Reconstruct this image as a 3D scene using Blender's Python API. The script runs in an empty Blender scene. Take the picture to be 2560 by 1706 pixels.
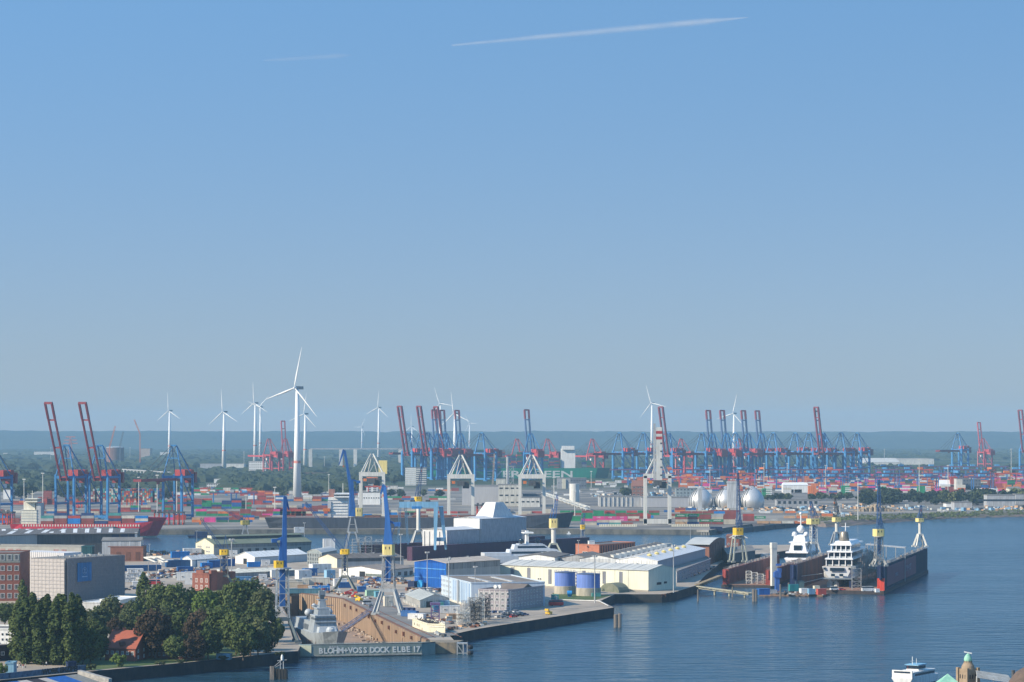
import bpy, math, random
from mathutils import Vector, Matrix, noise
R = random.Random(7)
S = bpy.context.scene
C = S.collection
rad = math.radians
# ---------------- camera, world, sun, exposure ----------------
F = 6600.0      # focal length in photograph pixels (photograph 2560 wide)
HZ = 1085.0     # eye level row of the photograph
CH = 100.0      # camera height above the river
cam = bpy.data.cameras.new('camera'); camo = bpy.data.objects.new('camera', cam); C.objects.link(camo)
camo.location = (0, 0, CH); camo.rotation_euler = (rad(90), 0, 0)
cam.sensor_width = 36; cam.lens = 36 * F / 2560; cam.shift_y = (HZ - 853) / 2560
cam.clip_start = 1; cam.clip_end = 120000
S.camera = camo
SKY_K, SKY_C = 6, .25
SUN_AZ, SUN_EL = 66.0, 31.0     # degrees left of straight behind the camera, elevation
sd = Vector((-math.sin(rad(SUN_AZ)) * math.cos(rad(SUN_EL)), -math.cos(rad(SUN_AZ)) * math.cos(rad(SUN_EL)), math.sin(rad(SUN_EL))))
W = bpy.data.worlds.new('World'); S.world = W; W.use_nodes = True
wn = W.node_tree.nodes; wl = W.node_tree.links; wn.clear()
sky = wn.new('ShaderNodeTexSky'); sky.sky_type = 'NISHITA'; sky.sun_disc = False
sky.sun_elevation = rad(SUN_EL); sky.sun_rotation = math.atan2(sd.x, sd.y)
sky.altitude = 100; sky.air_density = 2.2; sky.dust_density = .5; sky.ozone_density = 8
bg = wn.new('ShaderNodeBackground'); bg.inputs[1].default_value = 0.15
wo = wn.new('ShaderNodeOutputWorld')
tcw = wn.new('ShaderNodeTexCoord'); mpw = wn.new('ShaderNodeVectorMath'); mpw.operation = 'MULTIPLY'; mpw.inputs[1].default_value = (1, 1, SKY_K)
adw = wn.new('ShaderNodeVectorMath'); adw.operation = 'ADD'; adw.inputs[1].default_value = (0, 0, SKY_C)
wl.new(tcw.outputs['Generated'], mpw.inputs[0]); wl.new(mpw.outputs[0], adw.inputs[0]); nmw = wn.new('ShaderNodeVectorMath'); nmw.operation = 'NORMALIZE'
wl.new(adw.outputs[0], nmw.inputs[0]); wl.new(nmw.outputs[0], sky.inputs[0])
tin = wn.new('ShaderNodeVectorMath'); tin.operation = 'MULTIPLY'; tin.name = 'tint'; tin.inputs[1].default_value = (.95, 1.22, 1.27)
wl.new(sky.outputs[0], tin.inputs[0])
# low layer of haze all round the horizon
sw = wn.new('ShaderNodeSeparateXYZ'); wl.new(tcw.outputs['Generated'], sw.inputs[0])
ab = wn.new('ShaderNodeMath'); ab.operation = 'ABSOLUTE'; wl.new(sw.outputs[2], ab.inputs[0])
ex = wn.new('ShaderNodeMath'); ex.operation = 'MULTIPLY'; ex.inputs[1].default_value = -1 / .085; wl.new(ab.outputs[0], ex.inputs[0])
ex2 = wn.new('ShaderNodeMath'); ex2.operation = 'EXPONENT'; wl.new(ex.outputs[0], ex2.inputs[0])
mxw = wn.new('ShaderNodeMix'); mxw.data_type = 'RGBA'; wl.new(ex2.outputs[0], mxw.inputs[0]); wl.new(tin.outputs[0], mxw.inputs[6]); mxw.inputs[7].default_value = (2.0, 2.0, 1.93, 1); mxw.name = 'hz'
wl.new(mxw.outputs[2], bg.inputs[0]); wl.new(bg.outputs[0], wo.inputs[0])
sl = bpy.data.lights.new('sun', 'SUN'); sl.energy = 5.0; sl.angle = rad(0.5); sl.color = (1.0, 0.87, 0.68)
so = bpy.data.objects.new('sun', sl); C.objects.link(so); so.rotation_euler = sd.to_track_quat('Z', 'Y').to_euler()
so.location = sd * 500
S.view_settings.view_transform = 'Standard'; S.view_settings.look = 'None'
S.view_settings.exposure = .42; S.view_settings.gamma = 1; S.view_settings.use_curve_mapping = False
try:
    S.cycles.use_denoising = True; S.cycles.denoiser = 'OPENIMAGEDENOISE'
except Exception: pass
S.cycles.max_bounces = 5; S.cycles.diffuse_bounces = 2; S.cycles.glossy_bounces = 2; S.cycles.volume_bounces = 0
S.cycles.transparent_max_bounces = 12; S.cycles.caustics_reflective = False; S.cycles.caustics_refractive = False
S.cycles.use_adaptive_sampling = False

# ---------------- measuring ----------------
def Q(u, v, z=5.0):
    """ground plan point whose picture position is (u,v) when it stands at height z"""
    D = (CH - z) * F / (v - HZ)
    return ((u - 1280) * D / F, D)
def XY(u, D): return ((u - 1280) * D / F, D)
def mpp(D): return D / F
def dist(v, z=5.0): return (CH - z) * F / (v - HZ)

# ---------------- materials ----------------
MATS = {}
def mat(name, col, rough=.65, metal=0., var=.16, scale=.12, streak=0., bump=0., spec=.35, obj=True):
    if name in MATS: return MATS[name]
    m = bpy.data.materials.new(name); m.use_nodes = True; nt = m.node_tree; n = nt.nodes; l = nt.links
    b = n['Principled BSDF']; b.inputs['Roughness'].default_value = rough; b.inputs['Metallic'].default_value = metal
    b.inputs['Specular IOR Level'].default_value = spec
    tc = n.new('ShaderNodeTexCoord'); mp = n.new('ShaderNodeMapping')
    l.new(tc.outputs['Object'], mp.inputs[0])
    if streak: mp.inputs['Scale'].default_value = (1, 1, .12)
    nz = n.new('ShaderNodeTexNoise'); nz.inputs['Scale'].default_value = scale; nz.inputs['Detail'].default_value = 6; nz.inputs['Roughness'].default_value = .65
    l.new(mp.outputs[0], nz.inputs['Vector'])
    mr = n.new('ShaderNodeMapRange'); mr.inputs[1].default_value = .3; mr.inputs[2].default_value = .7
    mr.inputs[3].default_value = 1 - var; mr.inputs[4].default_value = 1 + var
    l.new(nz.outputs[0], mr.inputs[0])
    oi = n.new('ShaderNodeObjectInfo'); m2 = n.new('ShaderNodeMapRange'); m2.inputs[3].default_value = 1 - var * .5; m2.inputs[4].default_value = 1 + var * .5
    l.new(oi.outputs['Random'], m2.inputs[0])
    mu = n.new('ShaderNodeMath'); mu.operation = 'MULTIPLY'; l.new(mr.outputs[0], mu.inputs[0]); l.new(m2.outputs[0], mu.inputs[1])
    m3 = n.new('ShaderNodeMapping'); m3.inputs['Scale'].default_value = (.9, .9, .07); l.new(tc.outputs['Object'], m3.inputs[0])
    n3 = n.new('ShaderNodeTexNoise'); n3.inputs['Scale'].default_value = .9; n3.inputs['Detail'].default_value = 5; l.new(m3.outputs[0], n3.inputs['Vector'])
    r3 = n.new('ShaderNodeMapRange'); r3.inputs[1].default_value = .35; r3.inputs[2].default_value = .62; r3.inputs[3].default_value = max(.5, 1 - var * 1.6 - .05); r3.inputs[4].default_value = 1; l.new(n3.outputs[0], r3.inputs[0])
    m4 = n.new('ShaderNodeMath'); m4.operation = 'MULTIPLY'; l.new(mu.outputs[0], m4.inputs[0]); l.new(r3.outputs[0], m4.inputs[1]); mu = m4
    vm = n.new('ShaderNodeVectorMath'); vm.operation = 'SCALE'; vm.inputs[0].default_value = col[:3]
    l.new(mu.outputs[0], vm.inputs['Scale']); l.new(vm.outputs[0], b.inputs['Base Color'])
    if bump:
        bp = n.new('ShaderNodeBump'); bp.inputs['Strength'].default_value = bump; bp.inputs['Distance'].default_value = .3
        n2 = n.new('ShaderNodeTexNoise'); n2.inputs['Scale'].default_value = scale * 6; n2.inputs['Detail'].default_value = 4
        l.new(tc.outputs['Object'], n2.inputs['Vector']); l.new(n2.outputs[0], bp.inputs['Height']); l.new(bp.outputs[0], b.inputs['Normal'])
    m.diffuse_color = (*col[:3], 1)
    MATS[name] = m; return m
def dirty(name, c1, c2, scale=.15, rough=.8, sz=1., lo=.42, hi=.62, detail=8, bump=0., spec=.3, tex='Object'):
    """two colours mixed by shaped noise (stains, rust, worn paint)"""
    if name in MATS: return MATS[name]
    m = bpy.data.materials.new(name); m.use_nodes = True; nt = m.node_tree; n = nt.nodes; l = nt.links
    b = n['Principled BSDF']; b.inputs['Roughness'].default_value = rough; b.inputs['Specular IOR Level'].default_value = spec
    tc = n.new('ShaderNodeTexCoord'); mp = n.new('ShaderNodeMapping'); mp.inputs['Scale'].default_value = (1, 1, sz)
    l.new(tc.outputs[tex], mp.inputs[0])
    nz = n.new('ShaderNodeTexNoise'); nz.inputs['Scale'].default_value = scale; nz.inputs['Detail'].default_value = detail; nz.inputs['Roughness'].default_value = .7
    l.new(mp.outputs[0], nz.inputs['Vector'])
    cr = n.new('ShaderNodeValToRGB'); cr.color_ramp.elements[0].position = lo; cr.color_ramp.elements[1].position = hi
    cr.color_ramp.elements[0].color = (*c1, 1); cr.color_ramp.elements[1].color = (*c2, 1)
    l.new(nz.outputs[0], cr.inputs[0]); l.new(cr.outputs[0], b.inputs['Base Color'])
    if bump:
        bp = n.new('ShaderNodeBump'); bp.inputs['Strength'].default_value = bump; bp.inputs['Distance'].default_value = .3
        l.new(nz.outputs[0], bp.inputs['Height']); l.new(bp.outputs[0], b.inputs['Normal'])
    MATS[name] = m; return m

white = mat('white_paint', (.80, .80, .77), .45, var=.07)
offwhite = mat('offwhite_paint', (.68, .67, .61), .6, var=.09)
cream = mat('cream_paint', (.72, .68, .52), .6, var=.10, streak=1)
grey = mat('grey_paint', (.33, .34, .35), .6)
lgrey = mat('light_grey_paint', (.50, .51, .51), .55)
dgrey = mat('dark_grey_paint', (.09, .095, .10), .6)
black = mat('black_paint', (.018, .02, .025), .5)
blue = mat('crane_blue', (.035, .14, .42), .4, var=.12)
skyblue = mat('terminal_blue', (.035, .19, .43), .42, var=.12)
paleblue = mat('pale_blue', (.20, .42, .62), .5, var=.12)
hallblue = mat('hall_blue', (.012, .16, .56), .5, var=.07)
navy = mat('navy_paint', (.015, .03, .09), .5)
red = mat('red_paint', (.48, .045, .04), .5)
cranered = mat('crane_red', (.27, .045, .055), .5, var=.14)
brightred = mat('bright_red', (.72, .07, .03), .5)
yellow = mat('yellow_paint', (.80, .50, .03), .45, var=.08)
paleyellow = mat('pale_yellow', (.80, .66, .26), .5, var=.08)
orange = mat('orange_paint', (.72, .20, .04), .5)
green = mat('green_paint', (.02, .22, .09), .5)
teal = mat('teal_paint', (.03, .26, .28), .5)
brown = mat('brown_paint', (.16, .07, .045), .7)
steel = mat('galvanised_steel', (.46, .47, .46), .45, metal=.3, var=.14)
darksteel = mat('dark_steel', (.10, .10, .10), .6, metal=.2)
rusty = dirty('rusty_steel', (.20, .085, .05), (.10, .065, .05), .5)
concrete = dirty('concrete', (.40, .37, .32), (.28, .26, .23), .12)
wetwall = dirty('quay_wall', (.016, .021, .027), (.045, .047, .045), .15, sz=.5)
brick = dirty('red_brick', (.29, .105, .07), (.21, .08, .058), .6, lo=.35, hi=.65)
brick2 = dirty('brown_brick', (.27, .12, .08), (.20, .095, .07), .6, lo=.35, hi=.65)
tile = dirty('clay_roof_tiles', (.36, .10, .055), (.27, .085, .055), .5, lo=.35, hi=.65)
roofgrey = dirty('grey_felt_roof', (.17, .16, .15), (.24, .23, .21), .08)
roofdark = dirty('dark_felt_roof', (.12, .11, .105), (.165, .15, .14), .08)
rooflight = dirty('light_metal_roof', (.46, .47, .45), (.56, .56, .53), .06)
roofgreen = dirty('green_metal_roof', (.14, .17, .12), (.19, .21, .15), .05)
glass = mat('window_glass', (.03, .045, .06), .12, var=.3, scale=.5, spec=.6)
copper = dirty('copper_patina', (.20, .45, .34), (.33, .58, .44), .4)
wood = mat('weathered_timber', (.23, .20, .17), .85, streak=1, scale=.8, var=.25)

# ---------------- mesh builder ----------------
class MB:
    def __init__(s): s.v = []; s.f = []; s.m = []
    def add(s, vs, fs, mi=0):
        o = len(s.v); s.v += [tuple(p) for p in vs]
        for f in fs: s.f.append(tuple(i + o for i in f)); s.m.append(mi)
        return s
    def hexa(s, p, mi=0):   # 4 bottom ccw, 4 top ccw
        return s.add(p, [(3, 2, 1, 0), (4, 5, 6, 7), (0, 1, 5, 4), (1, 2, 6, 5), (2, 3, 7, 6), (3, 0, 4, 7)], mi)
    def bx(s, x0, x1, y0, y1, z0, z1, mi=0):
        return s.hexa([(x0, y0, z0), (x1, y0, z0), (x1, y1, z0), (x0, y1, z0), (x0, y0, z1), (x1, y0, z1), (x1, y1, z1), (x0, y1, z1)], mi)
    def ob(s, cx, cy, z0, sx, sy, sz, yaw=0, mi=0):  # box standing at z0, centre cx,cy
        c, n = math.cos(yaw), math.sin(yaw); p = []
        for z in (z0, z0 + sz):
            for a, b in ((-1, -1), (1, -1), (1, 1), (-1, 1)):
                x, y = a * sx / 2, b * sy / 2; p.append((cx + x * c - y * n, cy + x * n + y * c, z))
        return s.hexa(p, mi)
    def beam(s, a, b, w, h=None, mi=0):
        a = Vector(a); b = Vector(b); h = h or w; d = b - a
        if d.length < 1e-6: return s
        d.normalize(); up = Vector((0, 0, 1)) if abs(d.z) < .95 else Vector((0, 1, 0))
        x = d.cross(up).normalized(); y = x.cross(d).normalized()
        p = [a - x * w / 2 - y * h / 2, a + x * w / 2 - y * h / 2, a + x * w / 2 + y * h / 2, a - x * w / 2 + y * h / 2]
        p += [q + (b - a) for q in p]
        return s.add(p, [(0, 1, 2, 3), (7, 6, 5, 4), (0, 4, 5, 1), (1, 5, 6, 2), (2, 6, 7, 3), (3, 7, 4, 0)], mi)
    def taper(s, a, b, w0, h0, w1, h1, mi=0):
        a = Vector(a); b = Vector(b); d = (b - a).normalized(); up = Vector((0, 0, 1)) if abs(d.z) < .95 else Vector((0, 1, 0))
        x = d.cross(up).normalized(); y = x.cross(d).normalized(); p = []
        for q, w, h in ((a, w0, h0), (b, w1, h1)):
            p += [q - x * w / 2 - y * h / 2, q + x * w / 2 - y * h / 2, q + x * w / 2 + y * h / 2, q - x * w / 2 + y * h / 2]
        return s.add(p, [(0, 1, 2, 3), (7, 6, 5, 4), (0, 4, 5, 1), (1, 5, 6, 2), (2, 6, 7, 3), (3, 7, 4, 0)], mi)
    def tube(s, a, b, r0, r1=None, n=8, mi=0):
        a = Vector(a); b = Vector(b); r1 = r0 if r1 is None else r1; d = (b - a).normalized()
        up = Vector((0, 0, 1)) if abs(d.z) < .95 else Vector((0, 1, 0)); x = d.cross(up).normalized(); y = x.cross(d); p = []
        for q, r in ((a, r0), (b, r1)):
            for i in range(n):
                t = 2 * math.pi * i / n; p.append(q + x * math.cos(t) * r + y * math.sin(t) * r)
        fs = [(i, (i + 1) % n, n + (i + 1) % n, n + i) for i in range(n)]
        fs = [tuple(reversed(f)) for f in fs] + [tuple(range(n)), tuple(range(2 * n - 1, n - 1, -1))]
        return s.add(p, fs, mi)
    def lathe(s, prof, n=24, cx=0, cy=0, mi=0, axis=None):
        p = []
        for r, z in prof:
            for i in range(n):
                t = 2 * math.pi * i / n; p.append((cx + r * math.cos(t), cy + r * math.sin(t), z))
        fs = []
        for k in range(len(prof) - 1):
            for i in range(n):
                j = (i + 1) % n; fs.append((k * n + i, k * n + j, (k + 1) * n + j, (k + 1) * n + i))
        fs.append(tuple(reversed(range(n)))); fs.append(tuple(range((len(prof) - 1) * n, len(prof) * n)))
        return s.add(p, fs, mi)
    def prism(s, poly, z0, z1, mi=0, mi_top=None, cap=True):
        n = len(poly); a = sum(poly[i][0] * poly[(i + 1) % n][1] - poly[(i + 1) % n][0] * poly[i][1] for i in range(n))
        if a < 0: poly = poly[::-1]
        zz0 = z0 if isinstance(z0, (list, tuple)) else [z0] * n; zz1 = z1 if isinstance(z1, (list, tuple)) else [z1] * n
        p = [(x, y, z) for (x, y), z in zip(poly, zz0)] + [(x, y, z) for (x, y), z in zip(poly, zz1)]
        s.add(p, [(i, (i + 1) % n, n + (i + 1) % n, n + i) for i in range(n)] + [tuple(reversed(range(n)))], mi)
        if cap: s.add([(x, y, z) for (x, y), z in zip(poly, zz1)], [tuple(range(n))], mi if mi_top is None else mi_top)
        return s
    def quad(s, a, b, c, d, mi=0): return s.add([a, b, c, d], [(0, 1, 2, 3)], mi)
    def truss(s, a, b, w, h, n, t, mi=0, tri=False):
        """four chord lattice from a to b"""
        a = Vector(a); b = Vector(b); d = (b - a); L = d.length; d.normalize()
        up = Vector((0, 0, 1)) if abs(d.z) < .95 else Vector((0, 1, 0)); x = d.cross(up).normalized(); y = x.cross(d).normalized()
        w = w if isinstance(w, tuple) else (w, w); h = h if isinstance(h, tuple) else (h, h)
        def P(k, i, j):
            f = k / n; return a + d * L * f + x * i * (w[0] + (w[1] - w[0]) * f) / 2 + y * j * (h[0] + (h[1] - h[0]) * f) / 2
        cs = [(-1, -1), (1, -1), (1, 1), (-1, 1)]
        for i, j in cs: s.beam(P(0, i, j), P(n, i, j), t, t, mi)
        for k in range(n):
            for q in range(4):
                (i, j), (i2, j2) = cs[q], cs[(q + 1) % 4]
                if k % 2: i, j, i2, j2 = i2, j2, i, j
                s.beam(P(k, i, j), P(k + 1, i2, j2), t * .6, t * .6, mi)
                s.beam(P(k + 1, i, j), P(k + 1, i2, j2), t * .6, t * .6, mi)
        return s
    def mesh(s, name, mats, origin=(0, 0, 0), smooth=False):
        me = bpy.data.meshes.new(name); ox, oy, oz = origin
        me.from_pydata([(x - ox, y - oy, z - oz) for x, y, z in s.v], [], s.f)
        ms = mats if isinstance(mats, (list, tuple)) else [mats]
        for m in ms: me.materials.append(m)
        if len(ms) > 1: me.polygons.foreach_set('material_index', s.m)
        if smooth: me.polygons.foreach_set('use_smooth', [True] * len(me.polygons))
        me.update(); return me

def tag(o, label=None, cat=None, group=None, kind=None):
    if label: o['label'] = label
    if cat: o['category'] = cat
    if group: o['group'] = group
    if kind: o['kind'] = kind
    return o
def thing(name, label, cat, loc=(0, 0, 0), rz=0, group=None):
    o = bpy.data.objects.new(name, None); C.objects.link(o); o.location = loc; o.rotation_euler = (0, 0, rz)
    o.empty_display_size = 1
    return tag(o, label, cat, group)
ORG = {}
def part(name, mb, mats, parent=None, smooth=False, label=None):
    """mb in the coordinates of the top-level thing at build time: world shifted by the thing's location"""
    root = parent
    while root is not None and root.parent is not None: root = root.parent
    org = ORG.get(root.name, (0, 0, 0)) if root else (0, 0, 0)
    me = mb.mesh(name, mats, org, smooth) if isinstance(mb, MB) else mb
    o = bpy.data.objects.new(name, me); C.objects.link(o)
    if parent is not None: o.parent = parent
    if label: o['label'] = label
    return o
def wthing(name, label, cat, loc, group=None):
    """a thing whose parts are given in world coordinates"""
    o = thing(name, label, cat, loc, 0, group); ORG[o.name] = tuple(loc); return o
def inst(name, me, parent, loc, rz=0, scale=None):
    o = bpy.data.objects.new(name, me); C.objects.link(o); o.parent = parent
    root = parent
    while root.parent is not None: root = root.parent
    g = ORG.get(root.name, (0, 0, 0)); 
    if parent is not root: g = tuple(a for a in g)
    o.location = (loc[0] - g[0], loc[1] - g[1], loc[2] - g[2]); o.rotation_euler = (0, 0, rz)
    if scale: o.scale = scale
    return o
def single(name, mb, mats, label, cat, loc=(0, 0, 0), rz=0, group=None, smooth=False):
    me = mb.mesh(name, mats, (0, 0, 0), smooth) if isinstance(mb, MB) else mb
    o = bpy.data.objects.new(name, me); C.objects.link(o); o.location = loc; o.rotation_euler = (0, 0, rz)
    return tag(o, label, cat, group)
def struct(name, mb, mats, kind='structure', smooth=False, label=None):
    o = bpy.data.objects.new(name, mb.mesh(name, mats, smooth=smooth)); C.objects.link(o); o['kind'] = kind
    if label: o['label'] = label
    return o
def dup(root, loc, rz=0, label=None, group=None, scale=None):
    r = root.copy(); C.objects.link(r); r.location = loc; r.rotation_euler = (0, 0, rz)
    if label: r['label'] = label
    if group: r['group'] = group
    if scale: r.scale = (scale,) * 3 if not isinstance(scale, tuple) else scale
    for ch in root.children:
        c = ch.copy(); C.objects.link(c); c.parent = r
        for g in ch.children:
            d = g.copy(); C.objects.link(d); d.parent = c
    return r
def put(root, loc, rz=0, scale=None):
    root.location = loc; root.rotation_euler = (0, 0, rz)
    if scale: root.scale = (scale,) * 3
    return root
TXT = {}
def text_mesh(s, size, mat_, depth=.04, name='lettering', bold=0):
    k = (s, size, mat_.name, bold)
    if k in TXT: return TXT[k]
    cu = bpy.data.curves.new('t', 'FONT'); cu.body = s; cu.size = size; cu.align_x = 'CENTER'; cu.align_y = 'CENTER'; cu.extrude = depth; cu.offset = bold
    cu.resolution_u = 2
    o = bpy.data.objects.new('t', cu); C.objects.link(o); bpy.context.view_layer.update()
    me = bpy.data.meshes.new_from_object(o.evaluated_get(bpy.context.evaluated_depsgraph_get())); bpy.data.objects.remove(o)
    me.materials.clear(); me.materials.append(mat_); me.name = name
    # stand it up: x right, z up, facing -y
    me.transform(Matrix.Rotation(rad(90), 4, 'X')); TXT[k] = me; return me
ON = 'first second third fourth fifth sixth seventh eighth ninth tenth eleventh twelfth'.split()
def ordinal(i): return ON[i] if i < 12 else f"{i + 1}{'th' if 10 < (i + 1) % 100 < 14 else {1: 'st', 2: 'nd', 3: 'rd'}.get((i + 1) % 10, 'th')}"
def rank(objs, base):
    for i, o in enumerate(sorted(objs, key=lambda q: q.location.x / q.location.y)): o['label'] = f'{base}, {ordinal(i)} from the left'
# windows: one mesh per size, frame ring proud and pane set back
WIN = {}
def window_mesh(w, h, fm, gm=None, bars=1):
    gm = gm or glass; k = (round(w, 2), round(h, 2), fm.name, gm.name, bars)
    if k in WIN: return WIN[k]
    b = MB(); t = min(.18, w * .12)
    for x0, x1, z0, z1 in ((-w / 2, -w / 2 + t, 0, h), (w / 2 - t, w / 2, 0, h), (-w / 2 + t, w / 2 - t, 0, t), (-w / 2 + t, w / 2 - t, h - t, h)): b.bx(x0, x1, -.12, .05, z0, z1)
    for i in range(bars):
        x = -w / 2 + w * (i + 1) / (bars + 1); b.bx(x - t / 3, x + t / 3, -.1, .0, t, h - t)
    b.bx(-w / 2 + t, w / 2 - t, -.03, .04, t, h - t, 1)
    WIN[k] = b.mesh('window', [fm, gm]); return WIN[k]
def windows(parent, p0, p1, zs, n, w, h, fm=None, gm=None, bars=1, m0=.5, name='window'):
    """n windows per row between plan points p0 -> p1 (outside is to the right of p0->p1 seen from above, i.e. walls go counter-clockwise)"""
    me = window_mesh(w, h, fm or white, gm, bars); dx, dy = p1[0] - p0[0], p1[1] - p0[1]; L = math.hypot(dx, dy); yaw = math.atan2(dy, dx)
    nx, ny = dy / L, -dx / L
    for z in zs:
        for i in range(n):
            t = (i + m0) / (n - 1 + 2 * m0) if n > 1 else .5
            inst(name, me, parent, (p0[0] + dx * t + nx * .03, p0[1] + dy * t + ny * .03, z), yaw)
def lerp(a, b, t): return tuple(x + (y - x) * t for x, y in zip(a, b))
# ---------------- setting ----------------
def ground_material():
    m = bpy.data.materials.new('ground_far'); m.use_nodes = True; n = m.node_tree.nodes; l = m.node_tree.links; b = n['Principled BSDF']
    b.inputs['Roughness'].default_value = .9; b.inputs['Specular IOR Level'].default_value = .1
    tc = n.new('ShaderNodeTexCoord')
    nz = n.new('ShaderNodeTexNoise'); nz.inputs['Scale'].default_value = .012; nz.inputs['Detail'].default_value = 8; l.new(tc.outputs['Object'], nz.inputs['Vector'])
    pav = n.new('ShaderNodeValToRGB'); pav.color_ramp.elements[0].color = (.13, .125, .12, 1); pav.color_ramp.elements[1].color = (.27, .25, .22, 1)
    pav.color_ramp.elements[0].position = .4; pav.color_ramp.elements[1].position = .6; l.new(nz.outputs[0], pav.inputs[0])
    mp = n.new('ShaderNodeMapping'); mp.inputs['Scale'].default_value = (1, .35, 1); l.new(tc.outputs['Object'], mp.inputs[0])
    nf = n.new('ShaderNodeTexNoise'); nf.inputs['Scale'].default_value = .006; nf.inputs['Detail'].default_value = 6; l.new(mp.outputs[0], nf.inputs['Vector'])
    fld = n.new('ShaderNodeValToRGB'); e = fld.color_ramp.elements; e[0].color = (.022, .036, .018, 1); e[0].position = .35; e[1].color = (.055, .075, .035, 1); e[1].position = .6
    x = fld.color_ramp.elements.new(.72); x.color = (.20, .19, .12, 1); l.new(nf.outputs[0], fld.inputs[0])
    sp = n.new('ShaderNodeSeparateXYZ'); l.new(tc.outputs['Object'], sp.inputs[0])
    mr = n.new('ShaderNodeMapRange'); mr.inputs[1].default_value = 4300; mr.inputs[2].default_value = 4900; l.new(sp.outputs['Y'], mr.inputs[0])
    mx = n.new('ShaderNodeMix'); mx.data_type = 'RGBA'; l.new(mr.outputs[0], mx.inputs[0]); l.new(pav.outputs[0], mx.inputs[6]); l.new(fld.outputs[0], mx.inputs[7])
    l.new(mx.outputs[2], b.inputs['Base Color']); return m
def water_material():
    m = bpy.data.materials.new('river_water'); m.use_nodes = True; n = m.node_tree.nodes; l = m.node_tree.links; b = n['Principled BSDF']
    b.inputs['Roughness'].default_value = .2; b.inputs['IOR'].default_value = 1.33; b.inputs['Specular IOR Level'].default_value = .30
    tc = n.new('ShaderNodeTexCoord')
    big = n.new('ShaderNodeTexNoise'); big.inputs['Scale'].default_value = .006; big.inputs['Detail'].default_value = 3; l.new(tc.outputs['Object'], big.inputs['Vector'])
    cr = n.new('ShaderNodeValToRGB'); cr.color_ramp.elements[0].color = (.012, .050, .082, 1); cr.color_ramp.elements[1].color = (.022, .064, .100, 1)
    cr.color_ramp.elements[0].position = .35; cr.color_ramp.elements[1].position = .65; l.new(big.outputs[0], cr.inputs[0]); l.new(cr.outputs[0], b.inputs['Base Color'])
    mp = n.new('ShaderNodeMapping'); mp.inputs['Scale'].default_value = (.42, 1, 1); mp.inputs['Rotation'].default_value = (0, 0, rad(12)); l.new(tc.outputs['Object'], mp.inputs[0])
    a = n.new('ShaderNodeTexNoise'); a.inputs['Scale'].default_value = .13; a.inputs['Detail'].default_value = 3; a.inputs['Roughness'].default_value = .5; l.new(mp.outputs[0], a.inputs['Vector'])
    c = n.new('ShaderNodeTexNoise'); c.inputs['Scale'].default_value = .022; c.inputs['Detail'].default_value = 3; l.new(mp.outputs[0], c.inputs['Vector'])
    ad = n.new('ShaderNodeMath'); ad.operation = 'MULTIPLY_ADD'; ad.inputs[1].default_value = 1.2; l.new(c.outputs[0], ad.inputs[0]); l.new(a.outputs[0], ad.inputs[2])
    bp = n.new('ShaderNodeBump'); bp.inputs['Distance'].default_value = 3.0
    ps = n.new('ShaderNodeTexNoise'); ps.inputs['Scale'].default_value = .0045; ps.inputs['Detail'].default_value = 5; ps.inputs['Distortion'].default_value = .8; l.new(mp.outputs[0], ps.inputs['Vector'])
    pr = n.new('ShaderNodeMapRange'); pr.inputs[1].default_value = .35; pr.inputs[2].default_value = .62; pr.inputs[3].default_value = .45; pr.inputs[4].default_value = 1; l.new(ps.outputs[0], pr.inputs[0]); l.new(pr.outputs[0], bp.inputs['Strength']); l.new(ad.outputs[0], bp.inputs['Height']); l.new(bp.outputs[0], b.inputs['Normal'])
    return m
WATER = water_material()
# far shore land, one sheet to the horizon, quay edge towards the river
fq = [Q(-500, 1321), Q(385, 1324), Q(1400, 1323), Q(1778, 1325), Q(1880, 1310), Q(2013, 1302), Q(2060, 1305), Q(2310, 1288), Q(2430, 1282), Q(2560, 1281), Q(2900, 1281)]
b = MB()
top = [(x, y, 5) for x, y in fq]
EDGE = [(-9000, fq[0][1], 5)] + top + [(9000, fq[-1][1], 5)]
for i in range(len(EDGE) - 1):
    p, q = EDGE[i], EDGE[i + 1]
    b.quad(p, q, (q[0], 4200, 5), (p[0], 4200, 5))
    p2, q2 = (p[0], 4200, 5), (q[0], 4200, 5)
    b.quad(p2, q2, (q[0], 20400, 5), (p[0], 20400, 5))
struct('ground', b, ground_material())
b = MB()
for i in range(len(EDGE) - 1):
    p, q = EDGE[i], EDGE[i + 1]
    if i in (6, 7, 8): continue
    b.quad((p[0], p[1], -3), (q[0], q[1], -3), (q[0], q[1], 4.99), (p[0], p[1], 4.99))
struct('far_quay_wall', b, dirty('old_quay_stone', (.17, .165, .14), (.07, .075, .075), .1, sz=.6))
# stone pillars and dark openings along the far quay apron
b = MB(); bb = MB()
x0, y0 = Q(1500, 1322); x1, y1 = Q(1772, 1325)
n = 46
for i in range(n):
    t = i / (n - 1); x = x0 + (x1 - x0) * t; y = y0 + (y1 - y0) * t - .6
    b.bx(x - .7, x + .7, y - .5, y + .3, -1, 2.6)
b.hexa([(x0, y0 - 1.6, 2.6), (x1, y1 - 1.6, 2.6), (x1, y1 - .1, 2.6), (x0, y0 - .1, 2.6), (x0, y0 - 1.6, 5.02), (x1, y1 - 1.6, 5.02), (x1, y1 - .1, 5.02), (x0, y0 - .1, 5.02)])
struct('quay_apron', b, concrete)
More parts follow.
